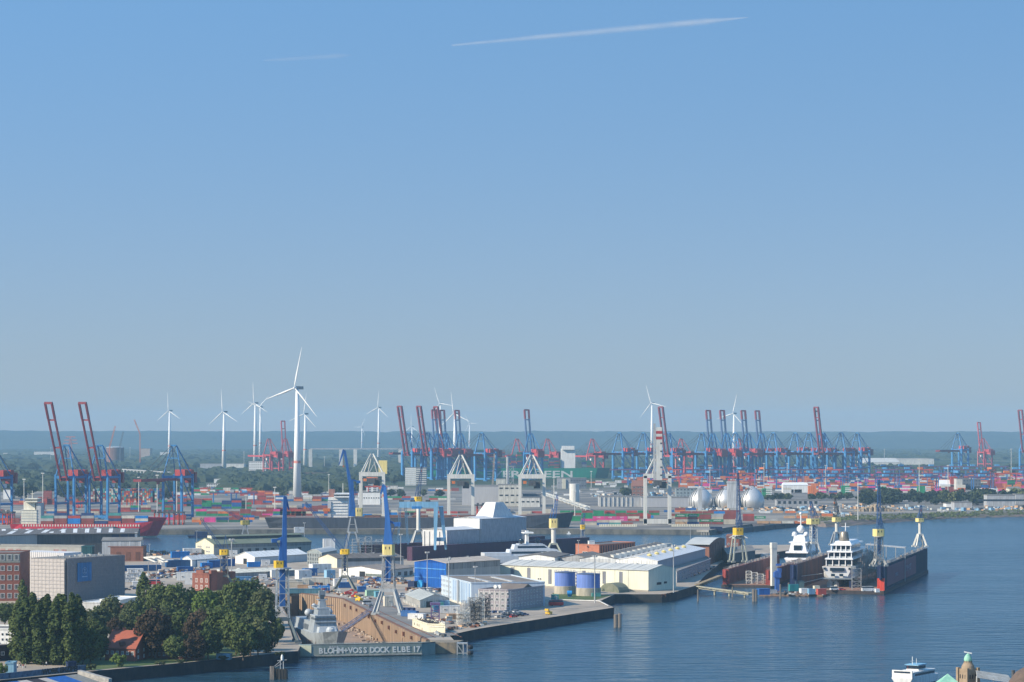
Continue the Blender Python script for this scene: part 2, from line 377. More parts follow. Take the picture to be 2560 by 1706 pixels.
# grass and stone embankment on the right
EMB = dirty('embankment_scrub', (.075, .085, .045), (.17, .13, .11), .06, sz=1, lo=.36, hi=.52, bump=.6)
b = MB(); pts = [EDGE[i] for i in range(5, len(EDGE))]
N = 60
rows = []
for k in range(5):
    f = k / 4; row = []
    for i in range(N + 1):
        s = i / N * (len(pts) - 1.001); j = int(s); p = Vector(pts[j]).lerp(Vector(pts[j + 1]), s - j)
        w = 26 + 8 * math.sin(i * .4)
        row.append((p.x, p.y - w * f + R.uniform(-1.5, 1.5) * (0 < k), 5.02 * (1 - f) - .3 * (k == 4) + (R.uniform(-.4, .5) if 0 < k < 4 else 0)))
    rows.append(row)
for k in range(4):
    for i in range(N): b.quad(rows[k + 1][i], rows[k + 1][i + 1], rows[k][i + 1], rows[k][i])
struct('embankment', b, EMB, smooth=False)
# the shipyard land on the near side of the basin, with its quays
def yard_ground():
    m = dirty('yard_asphalt', (.27, .23, .185), (.43, .365, .29), .05, lo=.35, hi=.68, detail=10); return m
ax = Vector((-.19, .98)).normalized(); px_ = Vector((ax.y, -ax.x))     # dock axis (inland), and its right hand
dR0 = Vector(Q(1066, 1600)); dR1 = Vector(Q(854, 1497)); dR2 = Vector(Q(748, 1484)); dL0 = dR0 - px_ * 58; dL1 = dL0 + ax * 375
dL1 = Vector((dR2.x - 15, dR2.y + 2)); 
outl = [Q(-400, 1740), Q(223, 1679), Q(470, 1656), Q(745, 1628), tuple(dL0 - ax * 4), tuple(dL0), tuple(dL1), tuple(dR2), tuple(dR1), tuple(dR0), Q(1140, 1606), Q(1118, 1583), Q(1132, 1586), Q(1197, 1572), Q(1535, 1519), Q(1500, 1503), Q(1537, 1486), Q(1655, 1486),
        Q(1692, 1479), Q(1740, 1464), Q(1762, 1440), Q(1800, 1408), Q(1850, 1392), Q(1990, 1374), Q(1985, 1362), Q(1700, 1366), Q(1500, 1392), Q(1000, 1398), Q(960, 1386), Q(345, 1386), Q(338, 1336), Q(-500, 1336)]
def inset(p, dy): return (p[0], p[1] + dy)
front = [inset(p, 2.5) for p in outl[:4]] + [tuple(dL0 - ax * 1.5 - px_ * 2)] + [tuple(dR0 - ax * 1.5 + px_ * 2)] + [inset(p, 2.0) if p[0] < 200 else p for p in outl[10:24]]
back = [inset(p, -3) for p in outl[24:]]
ring = [(-9000, -60), (9000, -60), (9000, 4100), (-9000, 4100), (-9000, outl[-1][1] - 3)] + back[::-1] + front[::-1] + [(-9000, outl[0][1])]
b = MB(); b.add([(x, y, 0) for x, y in ring], [tuple(range(len(ring)))]); wo_ = struct('water', b, WATER)
import bmesh
bm = bmesh.new(); bm.from_mesh(wo_.data); bmesh.ops.triangulate(bm, faces=bm.faces); bm.to_mesh(wo_.data); bm.free()
b = MB(); b.prism(outl, -18, 5, 1, 0); struct('shipyard_ground', b, [yard_ground(), wetwall])
# dock basin floor, walls (sheet pile ribs) 
DW = dirty('dock_wall_concrete', (.42, .29, .19), (.17, .13, .095), .45, sz=.07, lo=.36, hi=.68)
DF = dirty('dock_floor', (.34, .24, .17), (.22, .165, .13), .07)
b = MB(); b.add([(p.x, p.y, -7.6) for p in (dL0 - ax * 2, dR0 - ax * 2, dR1, dR2, dL1)], [(0, 1, 2, 3, 4)]); struct('dock_floor', b, DF)
def ribwall(a, c, z0, z1, t=.5, pitch=3.0, mats=None, name='dock_wall', inward=-1):
    a = Vector(a); c = Vector(c); d = (c - a); L = d.length; d.normalize(); nrm = Vector((d.y, -d.x)) * inward
    b = MB(); n = max(1, int(L / pitch))
    for i in range(n):
        s = i * L / n; e = s + L / n * .72; q = s + L / n
        for u0, u1, o in ((s, e, t), (e, q, t * .35)):
            p0 = a + d * u0; p1 = a + d * u1
            b.hexa([(p0.x, p0.y, z0), (p1.x, p1.y, z0), (p1.x + nrm.x * o, p1.y + nrm.y * o, z0), (p0.x + nrm.x * o, p0.y + nrm.y * o, z0),
                    (p0.x, p0.y, z1), (p1.x, p1.y, z1), (p1.x + nrm.x * o, p1.y + nrm.y * o, z1), (p0.x + nrm.x * o, p0.y + nrm.y * o, z1)])
    return struct(name, b, mats)
ribwall(dR0, dR1, -7.6, 4.9, mats=DW); ribwall(dR1, dR2, -7.6, 4.9, mats=DW, pitch=2.4); ribwall(dR2, dL1, -7.6, 4.9, mats=DW)
ribwall(dL0, dL1, -7.6, 4.9, mats=DW, inward=1)
b = MB()
# kerb and rails on the dock edge
for (p, q) in ((dR0, dR1), (dR1, dR2)):
    d = (q - p).normalized(); nn = Vector((d.y, -d.x))
    b.beam((*(p + nn * .7), 5.15), (*(q + nn * .7), 5.15), 1.2, .3)
struct('dock_kerb', b, rusty)
b = MB()
for off in (6, 18.5):
    d = (dR1 - dR0).normalized(); nn = Vector((d.y, -d.x)); p = dR0 + nn * off + d * 12; q = dR1 + nn * off
    b.beam((*p, 5.08), (*q, 5.08), .5, .16)
struct('crane_rails', b, rusty)
# lighter concrete apron beside the dock and along the pier
b = MB(); d = (dR1 - dR0).normalized(); nn = Vector((d.y, -d.x))
p = [dR0 + nn * 1.6 + d * 14, dR0 + nn * 19.5 + d * 26, dR1 + nn * 22, dR1 + nn * 1.6]
b.add([(q.x, q.y, 5.012) for q in p], [(0, 1, 2, 3)]); struct('dock_apron', b, dirty('grey_apron', (.17, .165, .155), (.24, .22, .20), .08))
# green banks
GR = dirty('rough_grass', (.045, .085, .02), (.11, .14, .05), .12, lo=.35, hi=.65, bump=.5)
b = MB()
e = [Q(215, 1677), Q(470, 1655), Q(600, 1641), Q(600, 1600), Q(330, 1600), Q(180, 1640)]
b.add([(x, y, 5.02) for x, y in e], [tuple(range(6))]); 
e = [Q(1395, 1502), Q(1490, 1500), Q(1532, 1488), Q(1380, 1483)]
b.add([(x, y, 5.02) for x, y in e], [(0, 1, 2, 3)]); struct('grass', b, GR)
# hills on the horizon
def ridge(y0, depth, zf, seed, nx=420, xr=5200):
    b = MB(); rows = []
    for k in range(7):
        f = k / 6; row = []
        for i in range(nx + 1):
            x = -xr + 2 * xr * i / nx
            h = zf(x) * math.sin(f * math.pi / 2) ** 1.0
            row.append((x, y0 + depth * f, 5 + max(0, h) + 5 * noise.noise(Vector((x * .01, k * .7, seed))) * f))
        rows.append(row)
    for k in range(6):
        for i in range(nx): b.quad(rows[k][i], rows[k][i + 1], rows[k + 1][i + 1], rows[k + 1][i])
    return b
HM = dirty('wooded_hills', (.014, .03, .018), (.04, .055, .028), .006, lo=.4, hi=.6)
struct('hills', ridge(15200, 2600, lambda x: 112 + 5 * noise.noise(Vector((x * .0012, 0, 3))) + 5 * noise.noise(Vector((x * .004, 5, 3))) + 2.5 * noise.noise(Vector((x * .03, 5, 3))) - x * .0009, 1), HM)
# haze
b = MB(); b.bx(-9400, 9400, -120, 20500, -19.5, 262)
hz = struct('haze', b, [], kind='stuff')
hm = bpy.data.materials.new('haze'); hm.use_nodes = True; nt = hm.node_tree; nt.nodes.remove(nt.nodes['Principled BSDF'])
pv = nt.nodes.new('ShaderNodeVolumePrincipled'); pv.inputs['Color'].default_value = (.45, .75, 1.0, 1); pv.inputs['Density'].default_value = 4.9e-5
pv.inputs['Anisotropy'].default_value = 0
nt.links.new(pv.outputs[0], nt.nodes['Material Output'].inputs['Volume']); hz.data.materials.append(hm)
hm.cycles.homogeneous_volume = True if hasattr(hm.cycles, 'homogeneous_volume') else None
# condensation trails high in the sky: long thin clouds at 9000 m
def trail(u0, v0, u1, v1, H, wd, name, label, dens):
    def P(u, v):
        D = (H - CH) * F / (HZ - v); return Vector(((u - 1280) * D / F, D, H))
    a = P(u0, v0); c = P(u1, v1); d = (c - a); L = d.length; d.normalize(); x = Vector((d.y, -d.x, 0)).normalized()
    b = MB(); nseg = 90; nr = 16; pts = []
    for i in range(nseg + 1):
        t = i / nseg; w = wd * (.35 + .65 * math.sin(min(1, t * 1.6) * math.pi / 2)) * (1.0 if t < .85 else (1 - t) / .15 + .08) * (.9 + .12 * noise.noise(Vector((t * 9, 0, u0))))
        cc = a + d * L * t + x * 40 * noise.noise(Vector((t * 5, 3, u0)))
        for k in range(nr):
            an = 2 * math.pi * k / nr; pts.append(cc + x * math.cos(an) * w + Vector((0, 0, 1)) * math.sin(an) * w)
    fs = [(i * nr + k, (i + 1) * nr + k, (i + 1) * nr + (k + 1) % nr, i * nr + (k + 1) % nr) for i in range(nseg) for k in range(nr)]
    b.add(pts, fs); o = struct(name, b, [], 'stuff', True, label)
    m = bpy.data.materials.new(name); m.use_nodes = True; n = m.node_tree.nodes; l = m.node_tree.links; n.remove(n['Principled BSDF'])
    ds = n.new('ShaderNodeBsdfDiffuse'); ds.inputs[0].default_value = (.9, .9, .9, 1); tr = n.new('ShaderNodeBsdfTransparent')
    tl = n.new('ShaderNodeBsdfTranslucent'); tl.inputs[0].default_value = (.9, .9, .9, 1); a2 = n.new('ShaderNodeMixShader'); a2.inputs[0].default_value = .5
    l.new(ds.outputs[0], a2.inputs[1]); l.new(tl.outputs[0], a2.inputs[2])
    mx = n.new('ShaderNodeMixShader'); lw = n.new('ShaderNodeLayerWeight'); lw.inputs[0].default_value = .5
    tc = n.new('ShaderNodeTexCoord'); nz = n.new('ShaderNodeTexNoise'); nz.inputs['Scale'].default_value = .0016; nz.inputs['Detail'].default_value = 6; l.new(tc.outputs['Object'], nz.inputs['Vector'])
    mr = n.new('ShaderNodeMapRange'); mr.inputs[1].default_value = .3; mr.inputs[2].default_value = .75; mr.inputs[3].default_value = dens * .4; mr.inputs[4].default_value = dens; l.new(nz.outputs[0], mr.inputs[0])
    iv0 = n.new('ShaderNodeMath'); iv0.operation = 'SUBTRACT'; iv0.inputs[0].default_value = 1; l.new(lw.outputs['Facing'], iv0.inputs[1]); iv = n.new('ShaderNodeMath'); iv.operation = 'POWER'; iv.inputs[1].default_value = 2.4; l.new(iv0.outputs[0], iv.inputs[0])
    mu = n.new('ShaderNodeMath'); mu.operation = 'MULTIPLY'; l.new(iv.outputs[0], mu.inputs[0]); l.new(mr.outputs[0], mu.inputs[1])
    l.new(mu.outputs[0], mx.inputs[0]); l.new(tr.outputs[0], mx.inputs[1]); l.new(a2.outputs[0], mx.inputs[2]); l.new(mx.outputs[0], n['Material Output'].inputs[0])
    o.data.materials.append(m); return o
trail(1130, 114, 1870, 44, 9000, 95, 'cloud_trail', 'long white condensation trail rising to the right', .30)
trail(660, 152, 880, 138, 9000, 80, 'cloud_trail', 'short faint condensation trail on the left of the sky', .10)
V2 = Vector
mat('mid_grey', (.24, .24, .235), .6)
# ---------------- buildings of the shipyard ----------------
def footprint(a, b, c, zt):
    A, B, Cc = Vector(Q(*a, zt)), Vector(Q(*b, zt)), Vector(Q(*c, zt)); return A, B, B + Cc - A, Cc
def bldg(name, label, cat, a, b, c, zt, z0=5, roof='flat', rise=3., wall=grey, rm=roofgrey, group=None, ridge='AB', over=.5, ribs=0, ribm=None, gablem=None, par=.6, P=None, walls2=None):
    """a near corner, b right end, c left end of the eaves as seen at height zt"""
    P = P or footprint(a, b, c, zt); A, B, D, Cc = P
    cx, cy = (A.x + D.x) / 2, (A.y + D.y) / 2
    root = wthing(name, label, cat, (cx, cy, z0), group)
    w = MB(); r = MB()
    poly = [tuple(p) for p in P]
    ws = walls2 or [wall] * 4
    if roof == 'flat':
        w.prism(poly, z0, zt - .02)
        part('wall', w, wall, root)
        r.prism([tuple(p) for p in (A + (D - A) * .004, B + (Cc - B) * .004, D + (A - D) * .004, Cc + (B - Cc) * .004)], zt - .3, zt + .05, 0)
        part('roof', r, rm, root)
        k = MB()
        for i in range(4):
            p, q = P[i], P[(i + 1) % 4]; k.beam((p.x, p.y, zt + par / 2), (q.x, q.y, zt + par / 2), .5, par)
        part('parapet', k, wall, root)
    else:
        if ridge == 'AB': E = [(A, B), (Cc, D)]; G = [(A, Cc), (B, D)]
        else: E = [(A, Cc), (B, D)]; G = [(A, B), (Cc, D)]
        w.prism(poly, z0, zt, cap=False); part('wall', w, wall, root)
        for p, q in G:
            g = MB()
            m = (p + q) / 2; n = (m - (E[0][0] + E[0][1] + E[1][0] + E[1][1]) / 4).normalized() * .06
            if roof == 'arch':
                pts = [p.lerp(q, t / 10) for t in range(11)]; zs = [zt + rise * math.sin(math.pi * t / 10) for t in range(11)]
                vs = [(*(v + n), z) for v, z in zip(pts, zs)]; vs2 = [(*(v - n * 3), z) for v, z in zip(pts, zs)]
                g.add(vs, [tuple(range(11))]); g.add(vs2, [tuple(reversed(range(11)))])
            else:
                vs = [(*(p + n), zt), (*(q + n), zt), (*(m + n), zt + rise)]; g.add(vs, [(0, 1, 2)])
                g.add([(x - n.x * 4, y - n.y * 4, z) for x, y, z in vs], [(2, 1, 0)])
            part('gable', g, gablem or wall, root)
        # roof slab with overhang and thickness
        e0, e1 = E; N = 10 if roof == 'arch' else 2
        d = (e0[1] - e0[0]).normalized() * over
        def ln(t, z):
            p = (e0[0].lerp(e1[0], t)) - d; q = (e0[1].lerp(e1[1], t)) + d; return (p.x, p.y, z), (q.x, q.y, z)
        for i in range(N):
            t0, t1 = i / N, (i + 1) / N
            if roof == 'arch': za, zb = zt + rise * math.sin(math.pi * t0), zt + rise * math.sin(math.pi * t1)
            else: za, zb = (zt, zt + rise) if i == 0 else (zt + rise, zt)
            p0, q0 = ln(t0 - (.02 if i == 0 else 0), za - (.02 * rise if i == 0 else 0)); p1, q1 = ln(t1 + (.02 if i == N - 1 else 0), zb - (.02 * rise if i == N - 1 else 0))
            up = lambda v: (v[0], v[1], v[2] + .28)
            dn = lambda v: (v[0], v[1], v[2] + .02)
            r.hexa([dn(p0), dn(q0), dn(q1), dn(p1), up(p0), up(q0), up(q1), up(p1)])
        part('roof', r, rm, root)
        L = (e0[1] - e0[0]).length
        if roof != 'arch' and L > 22:
            for nm, n_, w_, h_ in (('roof_seam', int(L / 5.5), .16, .07), ('ridge_vent', int(L / 16), 1.3, .7)):
                k = MB()
                for i in range(1, n_):
                    f = i / n_ + (.02 if nm == 'ridge_vent' else 0); p, q = e0[0].lerp(e0[1], f), e1[0].lerp(e1[1], f); m = (p + q) / 2
                    if nm == 'roof_seam': k.beam((p.x, p.y, zt + .32), (m.x, m.y, zt + rise + .32), w_, h_); k.beam((q.x, q.y, zt + .32), (m.x, m.y, zt + rise + .32), w_, h_)
                    else: k.ob(m.x, m.y, zt + rise + .1, w_, w_, h_)
                if k.v: part(nm, k, MATS['mid_grey'] if nm == 'roof_seam' else steel, root)['kind'] = 'stuff'
        k = MB()
        for p, q in E: k.beam((p.x, p.y, zt - .1), (q.x, q.y, zt - .1), .35, .3)
        part('gutter', k, MATS['mid_grey'], root)['kind'] = 'stuff'
    if ribs:   # standing ribs of profiled cladding on the two seen walls
        rb = MB()
        for p, q in ((A, B), (Cc, A)):
            L = (q - p).length; n = int(L / ribs); d = (q - p).normalized(); nn = Vector((d.y, -d.x)) * .09
            for i in range(1, n):
                s = p + (q - p) * i / n + nn; rb.ob(s.x, s.y, z0 + .2, .35, .18, zt - z0 - .4, math.atan2(d.y, d.x))
        part('cladding_rib', rb, ribm or wall, root)
    return root, P
def panel(root, p, q, t0, t1, z0, z1, m, name='door', out=.12, label=None):
    """a door, hatch or band on wall p->q between fractions t0,t1"""
    d = (q - p); L = d.length; dn = d.normalized(); nn = Vector((dn.y, -dn.x)); a = p + d * t0; c = p + d * t1
    b = MB(); i0, i1 = nn * -.05, nn * out
    b.hexa([(*(a + i1), z0), (*(c + i1), z0), (*(c + i0), z0), (*(a + i0), z0), (*(a + i1), z1), (*(c + i1), z1), (*(c + i0), z1), (*(a + i0), z1)])
    return part(name, b, m, root, label=label)
def roofstrips(root, P, zt, rise, n, m, side=0, t0=.15, t1=.85, w=.3, name='skylight', ridge='AB', s0=.06, s1=.94, up=.35):
    A, B, D, Cc = P; e0, e1 = ((A, B), (Cc, D)) if ridge == 'AB' else ((A, Cc), (B, D))
    me = None
    for i in range(n):
        f = s0 + (s1 - s0) * (i + .5) / n; hw = (s1 - s0) / n * w / 2
        def pt(ff, t):
            p = e0[0].lerp(e0[1], ff); q = e1[0].lerp(e1[1], ff); tt = t / 2 if side == 0 else 1 - t / 2; v = p.lerp(q, tt); return (v.x, v.y, zt + rise * t + up)
        a, b_, c, d = pt(f - hw, t0), pt(f + hw, t0), pt(f + hw, t1), pt(f - hw, t1)
        b = MB(); dn = lambda v: (v[0], v[1], v[2] - .3); b.hexa([dn(a), dn(b_), dn(c), dn(d), a, b_, c, d]) if side == 0 else b.hexa([dn(b_), dn(a), dn(d), dn(c), b_, a, d, c])
        part(name, b, m, root)
# 1 wrapped building
scaf = dirty('pale_scaffold_sheeting', (.50, .46, .43), (.42, .39, .37), .35, lo=.35, hi=.7, sz=2.5, detail=3)
scaf_shade = dirty('shaded_scaffold_sheeting', (.23, .225, .235), (.18, .18, .19), .5, lo=.35, hi=.7)  # same sheeting, darker: the right face's shade is painted into its colour
A = V2(Q(164, 1397, 30)); B = V2(Q(308, 1388, 30)); Cc = A + V2((-20.5, 9.5))
root = wthing('wrapped_building', 'building wrapped in scaffold sheeting with a blue banner behind the poplars', 'building', ((A.x + B.x) / 2, (A.y + B.y) / 2 + 5, 5))
w = MB(); w.prism([tuple(A), tuple(B), tuple(B + Cc - A), tuple(Cc)], 5, 29.6); part('inner_wall', w, grey, root)
def sheet(p, q, z0, z1, m, nm, off=1.2, pitch=2.4, rows=2.0):
    d = (q - p).normalized(); nn = V2((d.y, -d.x)) * off; L = (q - p).length; s = MB(); fr = MB(); n = int(L / pitch); k = int((z1 - z0) / rows)
    a, c = p + nn, q + nn
    for i in range(n):
        for j in range(k):
            a0 = a + (c - a) * (i / n); a1 = a + (c - a) * ((i + 1) / n); za = z0 + (z1 - z0) * j / k; zb = z0 + (z1 - z0) * (j + 1) / k
            bulge = R.uniform(.02, .14); mid = (a0 + a1) / 2 + V2((d.y, -d.x)) * bulge
            s.add([(*a0, za), (*a1, za), (*a1, zb), (*a0, zb), (*mid, (za + zb) / 2)], [(0, 1, 4), (1, 2, 4), (2, 3, 4), (3, 0, 4)])
    part(nm, s, m, root)
    for i in range(n + 1):
        o = a + (c - a) * (i / n) + V2((d.y, -d.x)) * .22; fr.beam((*o, z0), (*o, z1 + .8), .07)
    for j in range(k + 1):
        z = z0 + (z1 - z0) * j / k; o0 = a + V2((d.y, -d.x)) * .22; o1 = c + V2((d.y, -d.x)) * .22; fr.beam((*o0, z), (*o1, z), .08 if j < k else .2)
    part('scaffold_frame', fr, mat('scaffold_tube', (.30, .30, .31), .5), root)
sheet(Cc, A, 5, 30, scaf, 'sheeting'); sheet(A, B, 5, 30, scaf_shade, 'sheeting')
p = MB(); p.prism([tuple(A), tuple(B), tuple(B + Cc - A), tuple(Cc)], 29.6, 30.1); part('roof', p, roofgrey, root)
for i in range(26):
    p = MB(); q = A + (B - A) * R.random() * .9 + (Cc - A) * (.1 + R.random() * .7); p.ob(q.x, q.y, 30.1, R.uniform(.8, 2.4), R.uniform(.6, 1.6), R.uniform(.4, 1.4), R.random() * 3); part('roof_unit', p, steel, root)
d = (B - A).normalized(); nn = V2((d.y, -d.x))
m_ban = mat('banner_blue', (.015, .17, .42), .5)
q0 = A + (B - A) * .16 + nn * 1.75; q1 = A + (B - A) * .40 + nn * 1.75
b = MB(); b.hexa([(*(q0 + nn * .1), 16.5), (*(q1 + nn * .1), 16.8), (*(q1 - nn * .1), 16.8), (*(q0 - nn * .1), 16.5), (*(q0 + nn * .1), 27.2), (*(q1 + nn * .1), 27.2), (*(q1 - nn * .1), 27.2), (*(q0 - nn * .1), 27.2)])
ban = part('banner', b, m_ban, root)
# emblem on the banner: round badge with bars, line of lettering under it
em = mat('banner_print', (.25, .42, .62), .5); mid = (q0 + q1) / 2 + nn * .16; yaw = math.atan2(d.y, d.x)
b = MB()
for k in range(16):
    a0, a1 = 2 * math.pi * k / 16, 2 * math.pi * (k + 1) / 16
    b.beam((mid.x + d.x * math.cos(a0) * 1.9, mid.y + d.y * math.cos(a0) * 1.9, 22.6 + math.sin(a0) * 1.9), (mid.x + d.x * math.cos(a1) * 1.9, mid.y + d.y * math.cos(a1) * 1.9, 22.6 + math.sin(a1) * 1.9), .22)
for dz, hw in ((-.9, 1.1), (-.2, .5), (.6, .8)): b.beam((mid.x - d.x * hw, mid.y - d.y * hw, 22.6 + dz), (mid.x + d.x * hw, mid.y + d.y * hw, 22.6 + dz), .3)
b.beam((mid.x, mid.y, 21.4), (mid.x, mid.y, 24.2), .3); b.beam((mid.x - d.x * 2.3, mid.y - d.y * 2.3, 19.3), (mid.x + d.x * 2.3, mid.y + d.y * 2.3, 19.3), .12, .5)
part('emblem', b, em, ban)
# the taller white sheeted part behind it
P = [V2(Q(160, 1383, 31)), V2(Q(160, 1383, 31)) + V2((8, 14)), V2(Q(48, 1379, 31)) + V2((8, 14)), V2(Q(48, 1379, 31))]
b = MB(); b.prism([tuple(q) for q in P], 5, 31); part('sheeting', b, dirty('white_scaffold_sheeting', (.66, .66, .67), (.56, .56, .58), .9, sz=.05), root, label='taller white sheeted part at the back')
b = MB(); n = 22
for i in range(n + 1):
    q = P[3] + (P[0] - P[3]) * i / n; b.beam((q.x, q.y - .2, 5), (q.x, q.y - .2, 31.6), .12)
part('scaffold_frame', b, steel, root)
# 2 red brick office at the left edge
r_, P = bldg('brick_office', 'red brick office block with rows of white windows at the left edge', 'building', (50, 1384), (75, 1378), (-90, 1385), 32, wall=brick, rm=roofgrey)
b = MB(); 
A, B, D, Cc = P
b.hexa([(Cc.x, Cc.y - .15, 26.8), (A.x, A.y - .15, 26.8), (A.x, A.y + .3, 26.8), (Cc.x, Cc.y + .3, 26.8), (Cc.x, Cc.y - .15, 32.4), (A.x, A.y - .15, 32.4), (A.x, A.y + .3, 32.4), (Cc.x, Cc.y + .3, 32.4)])
part('attic_band', b, dirty('weathered_zinc', (.22, .23, .2), (.3, .3, .27), .3), r_)
windows(r_, Cc - V2((0, .2)), A - V2((0, .2)), [28.2], 8, 2.5, 3.2, bars=2); windows(r_, Cc, A, [22.2, 16.9, 11.6, 6.6], 8, 2.5, 2.9, bars=2)
# 3 big grey hall on the left with its row of white skylights
r_, P = bldg('grey_hall', 'long grey shipbuilding hall with rows of white roof lights at the left', 'hall', (267, 1329.5), (300, 1322), (-70, 1343), 22, roof='gable', rise=2.6, wall=mat('hall_grey', (.42, .42, .41), .6, var=.06), rm=roofdark, ridge='AC')
A, B, D, Cc = P; 
for (pp, zt_, side, n, t0, t1) in ((P, 22, 0, 7, .25, .85),):
    roofstrips(r_, P, 22, 2.6, n, white, side, t0, t1, .3, ridge='AC')
panel(r_, Cc, A, 0, 1, 5.2, 12.2, mat('hall_grey_low', (.36, .36, .36), .6, var=.05), 'plinth', .3)
P2 = (A + V2((-6, 66)), B + V2((20, 60)), D + V2((20, 60)), Cc + V2((-10, 66)))
r2, P2 = bldg('grey_hall', 'second grey hall behind the long one with humped roof lights', 'hall', None, None, None, 22, roof='gable', rise=2.4, wall=dgrey, rm=roofdark, ridge='AC', P=[V2(Q(343, 1334, 22)), V2(Q(350, 1325, 22)), V2(Q(-60, 1325, 22)), V2(Q(-60, 1338, 22))])
roofstrips(r2, P2, 22, 2.4, 12, white, 0, .2, .95, .35, ridge='AC')
A, B, D, Cc = P2
for t in (.84, .895, .95): panel(r2, Cc, A, t, t + .045, 9, 21.5, navy, 'glazing')
panel(r2, Cc, A, .985, 1.0, 5, 23, white, 'corner_panel')
# 4 low long concrete block
r_, P = bldg('concrete_block', 'low concrete block with pinkish shutters between the red office and the grey hall', 'building', (203, 1368), (212, 1365), (-40, 1365), 15.5, wall=dirty('pale_render', (.40, .39, .35), (.33, .32, .29), .2), rm=roofgrey)
for t in (.17, .25, .33, .72, .80): panel(r_, P[3], P[0], t, t + .05, 10.2, 13.6, mat('faded_pink', (.40, .25, .22), .7), 'shutter')
b = MB(); a = V2(Q(96, 1381, 12)); b.prism([tuple(a), tuple(a + V2((6, 0))), tuple(a + V2((6, 14))), tuple(a + V2((0, 14)))], 5, 12)
b.add([(a.x - 7, a.y, 12), (a.x + 6, a.y, 12), (a.x + 2, a.y, 17), (a.x - 7, a.y + 14, 12), (a.x + 6, a.y + 14, 12), (a.x + 2, a.y + 14, 17)], [(0, 1, 2), (0, 2, 5, 3), (1, 4, 5, 2)])
r_, P = bldg('teal_shed', 'dark teal corrugated shed on the far side of the wrapped building', 'shed', (230, 1368), (236, 1366), (204, 1368), 17, wall=mat('dark_teal', (.02, .10, .11), .6), rm=mat('dark_teal_roof', (.03, .13, .13), .6), ribs=1.5)
# 6 brick and panel workshop
r_, P = bldg('brick_workshop', 'brown brick workshop with pale upper panels behind the wrapped building', 'workshop', (358, 1368), (366, 1366), (262, 1368), 15.7, wall=brick2, rm=roofdark)
r2, P2 = bldg('panel_workshop', 'pale panelled upper workshop with sloping glass end beside the basin', 'workshop', (353, 1352.5), (359, 1350), (255, 1353), 20.2, z0=5, roof='gable', rise=2.2, wall=lgrey, rm=roofgrey, ridge='AC')
for t in (.45, .7, .97): panel(r2, P2[3], P2[0], t, t + .02, 15.9, 20, white, 'post')
for t in (.3, .55, .8): panel(r_, P[3], P[0], t, t + .12, 6, 12, brown, 'door')
# 7 cream gable hall with green roof
r_, P = bldg('quay_hall', 'cream gabled quay hall with long olive green roof beside the basin', 'hall', (535, 1362), (778, 1355), (490, 1358), 13.2, roof='gable', rise=4.4, wall=mat('quay_hall_grey', (.42, .41, .37), .7, var=.06), rm=roofgreen, ridge='AB', gablem=cream)
A, B, D, Cc = P
panel(r_, Cc, A, 0, 1, 5, 13.3, cream, 'end_wall', .25)
for (t, z) in ((.22, 10), (.68, 10), (.22, 6.6), (.68, 6.6)):
    p = Cc + (A - Cc) * (t - .12); q = Cc + (A - Cc) * (t + .12); dd = (q - p).normalized(); o = V2((dd.y, -dd.x)) * .25
    windows(r_, p + o, q + o, [z], 4, 1.3, 1.5, bars=1)
for t in (.26, .34, .42, .5, .58, .66, .86): panel(r_, A, B, t, t + .035, 5.1, 9.4, dgrey)
panel(r_, A, B, 0.0, 1, 10.6, 13.1, mat('band_grey', (.25, .25, .24), .7), 'band', .2)
b = MB(); m0, m1 = A.lerp(Cc, .5), B.lerp(D, .5); dd = (m1 - m0).normalized(); a0 = m0.lerp(m1, .06); a1 = m0.lerp(m1, .97); nn = V2((dd.y, -dd.x)) * 4
b.hexa([(*(a0 + nn), 15.5), (*(a1 + nn), 15.5), (*(a1 - nn), 15.5), (*(a0 - nn), 15.5), (*(a0 + nn), 18.6), (*(a1 + nn), 18.6), (*(a1 - nn), 18.6), (*(a0 - nn), 18.6)]); lan = part('roof_lantern', b, dgrey, r_)
b = MB(); b.hexa([(*(a0 + nn * 1.25), 18.6), (*(a1 + nn * 1.25), 18.6), (*(a1), 19.6), (*(a0), 19.6), (*(a0 + nn * 1.25), 18.8), (*(a1 + nn * 1.25), 18.8), (*(a1), 19.8), (*(a0), 19.8)])
b.hexa([(*(a0), 19.6), (*(a1), 19.6), (*(a1 - nn * 1.25), 18.6), (*(a0 - nn * 1.25), 18.6), (*(a0), 19.8), (*(a1), 19.8), (*(a1 - nn * 1.25), 18.8), (*(a0 - nn * 1.25), 18.8)]); part('lantern_roof', b, roofgreen, lan)
b = MB(); c_ = m0.lerp(m1, .045); b.hexa([(*(c_ + nn * .8), 15), (*(c_ + nn * .8 + dd * 4), 15), (*(c_ - nn * .8 + dd * 4), 15), (*(c_ - nn * .8), 15), (*(c_ + nn * .8), 19.5), (*(c_ + nn * .8 + dd * 4), 19.5), (*(c_ - nn * .8 + dd * 4), 19.5), (*(c_ - nn * .8), 19.5)]); part('dormer', b, cream, r_)
b = MB(); b.tube((Q(581, 1386)[0], Q(581, 1386)[1], 5), (Q(581, 1386)[0], Q(581, 1386)[1], 16), 1.1, n=12); single('flue', b, steel, 'steel flue in front of the olive roofed quay hall', 'flue')
# 8 white tent hall
r_, P = bldg('white_tent_hall', 'bright white tent hall with one dark doorway in the gable', 'tent hall', (637, 1394), (768, 1386), (589, 1391), 10.2, roof='gable', rise=3.4, wall=mat('tent_side', (.50, .54, .58), .5, var=.04), rm=white, ridge='AB', gablem=white)
panel(r_, P[3], P[0], 0, 1, 5, 10.25, white, 'end_wall', .2); panel(r_, P[3], P[0], .42, .6, 5.05, 9.0, black, 'doorway', .3)
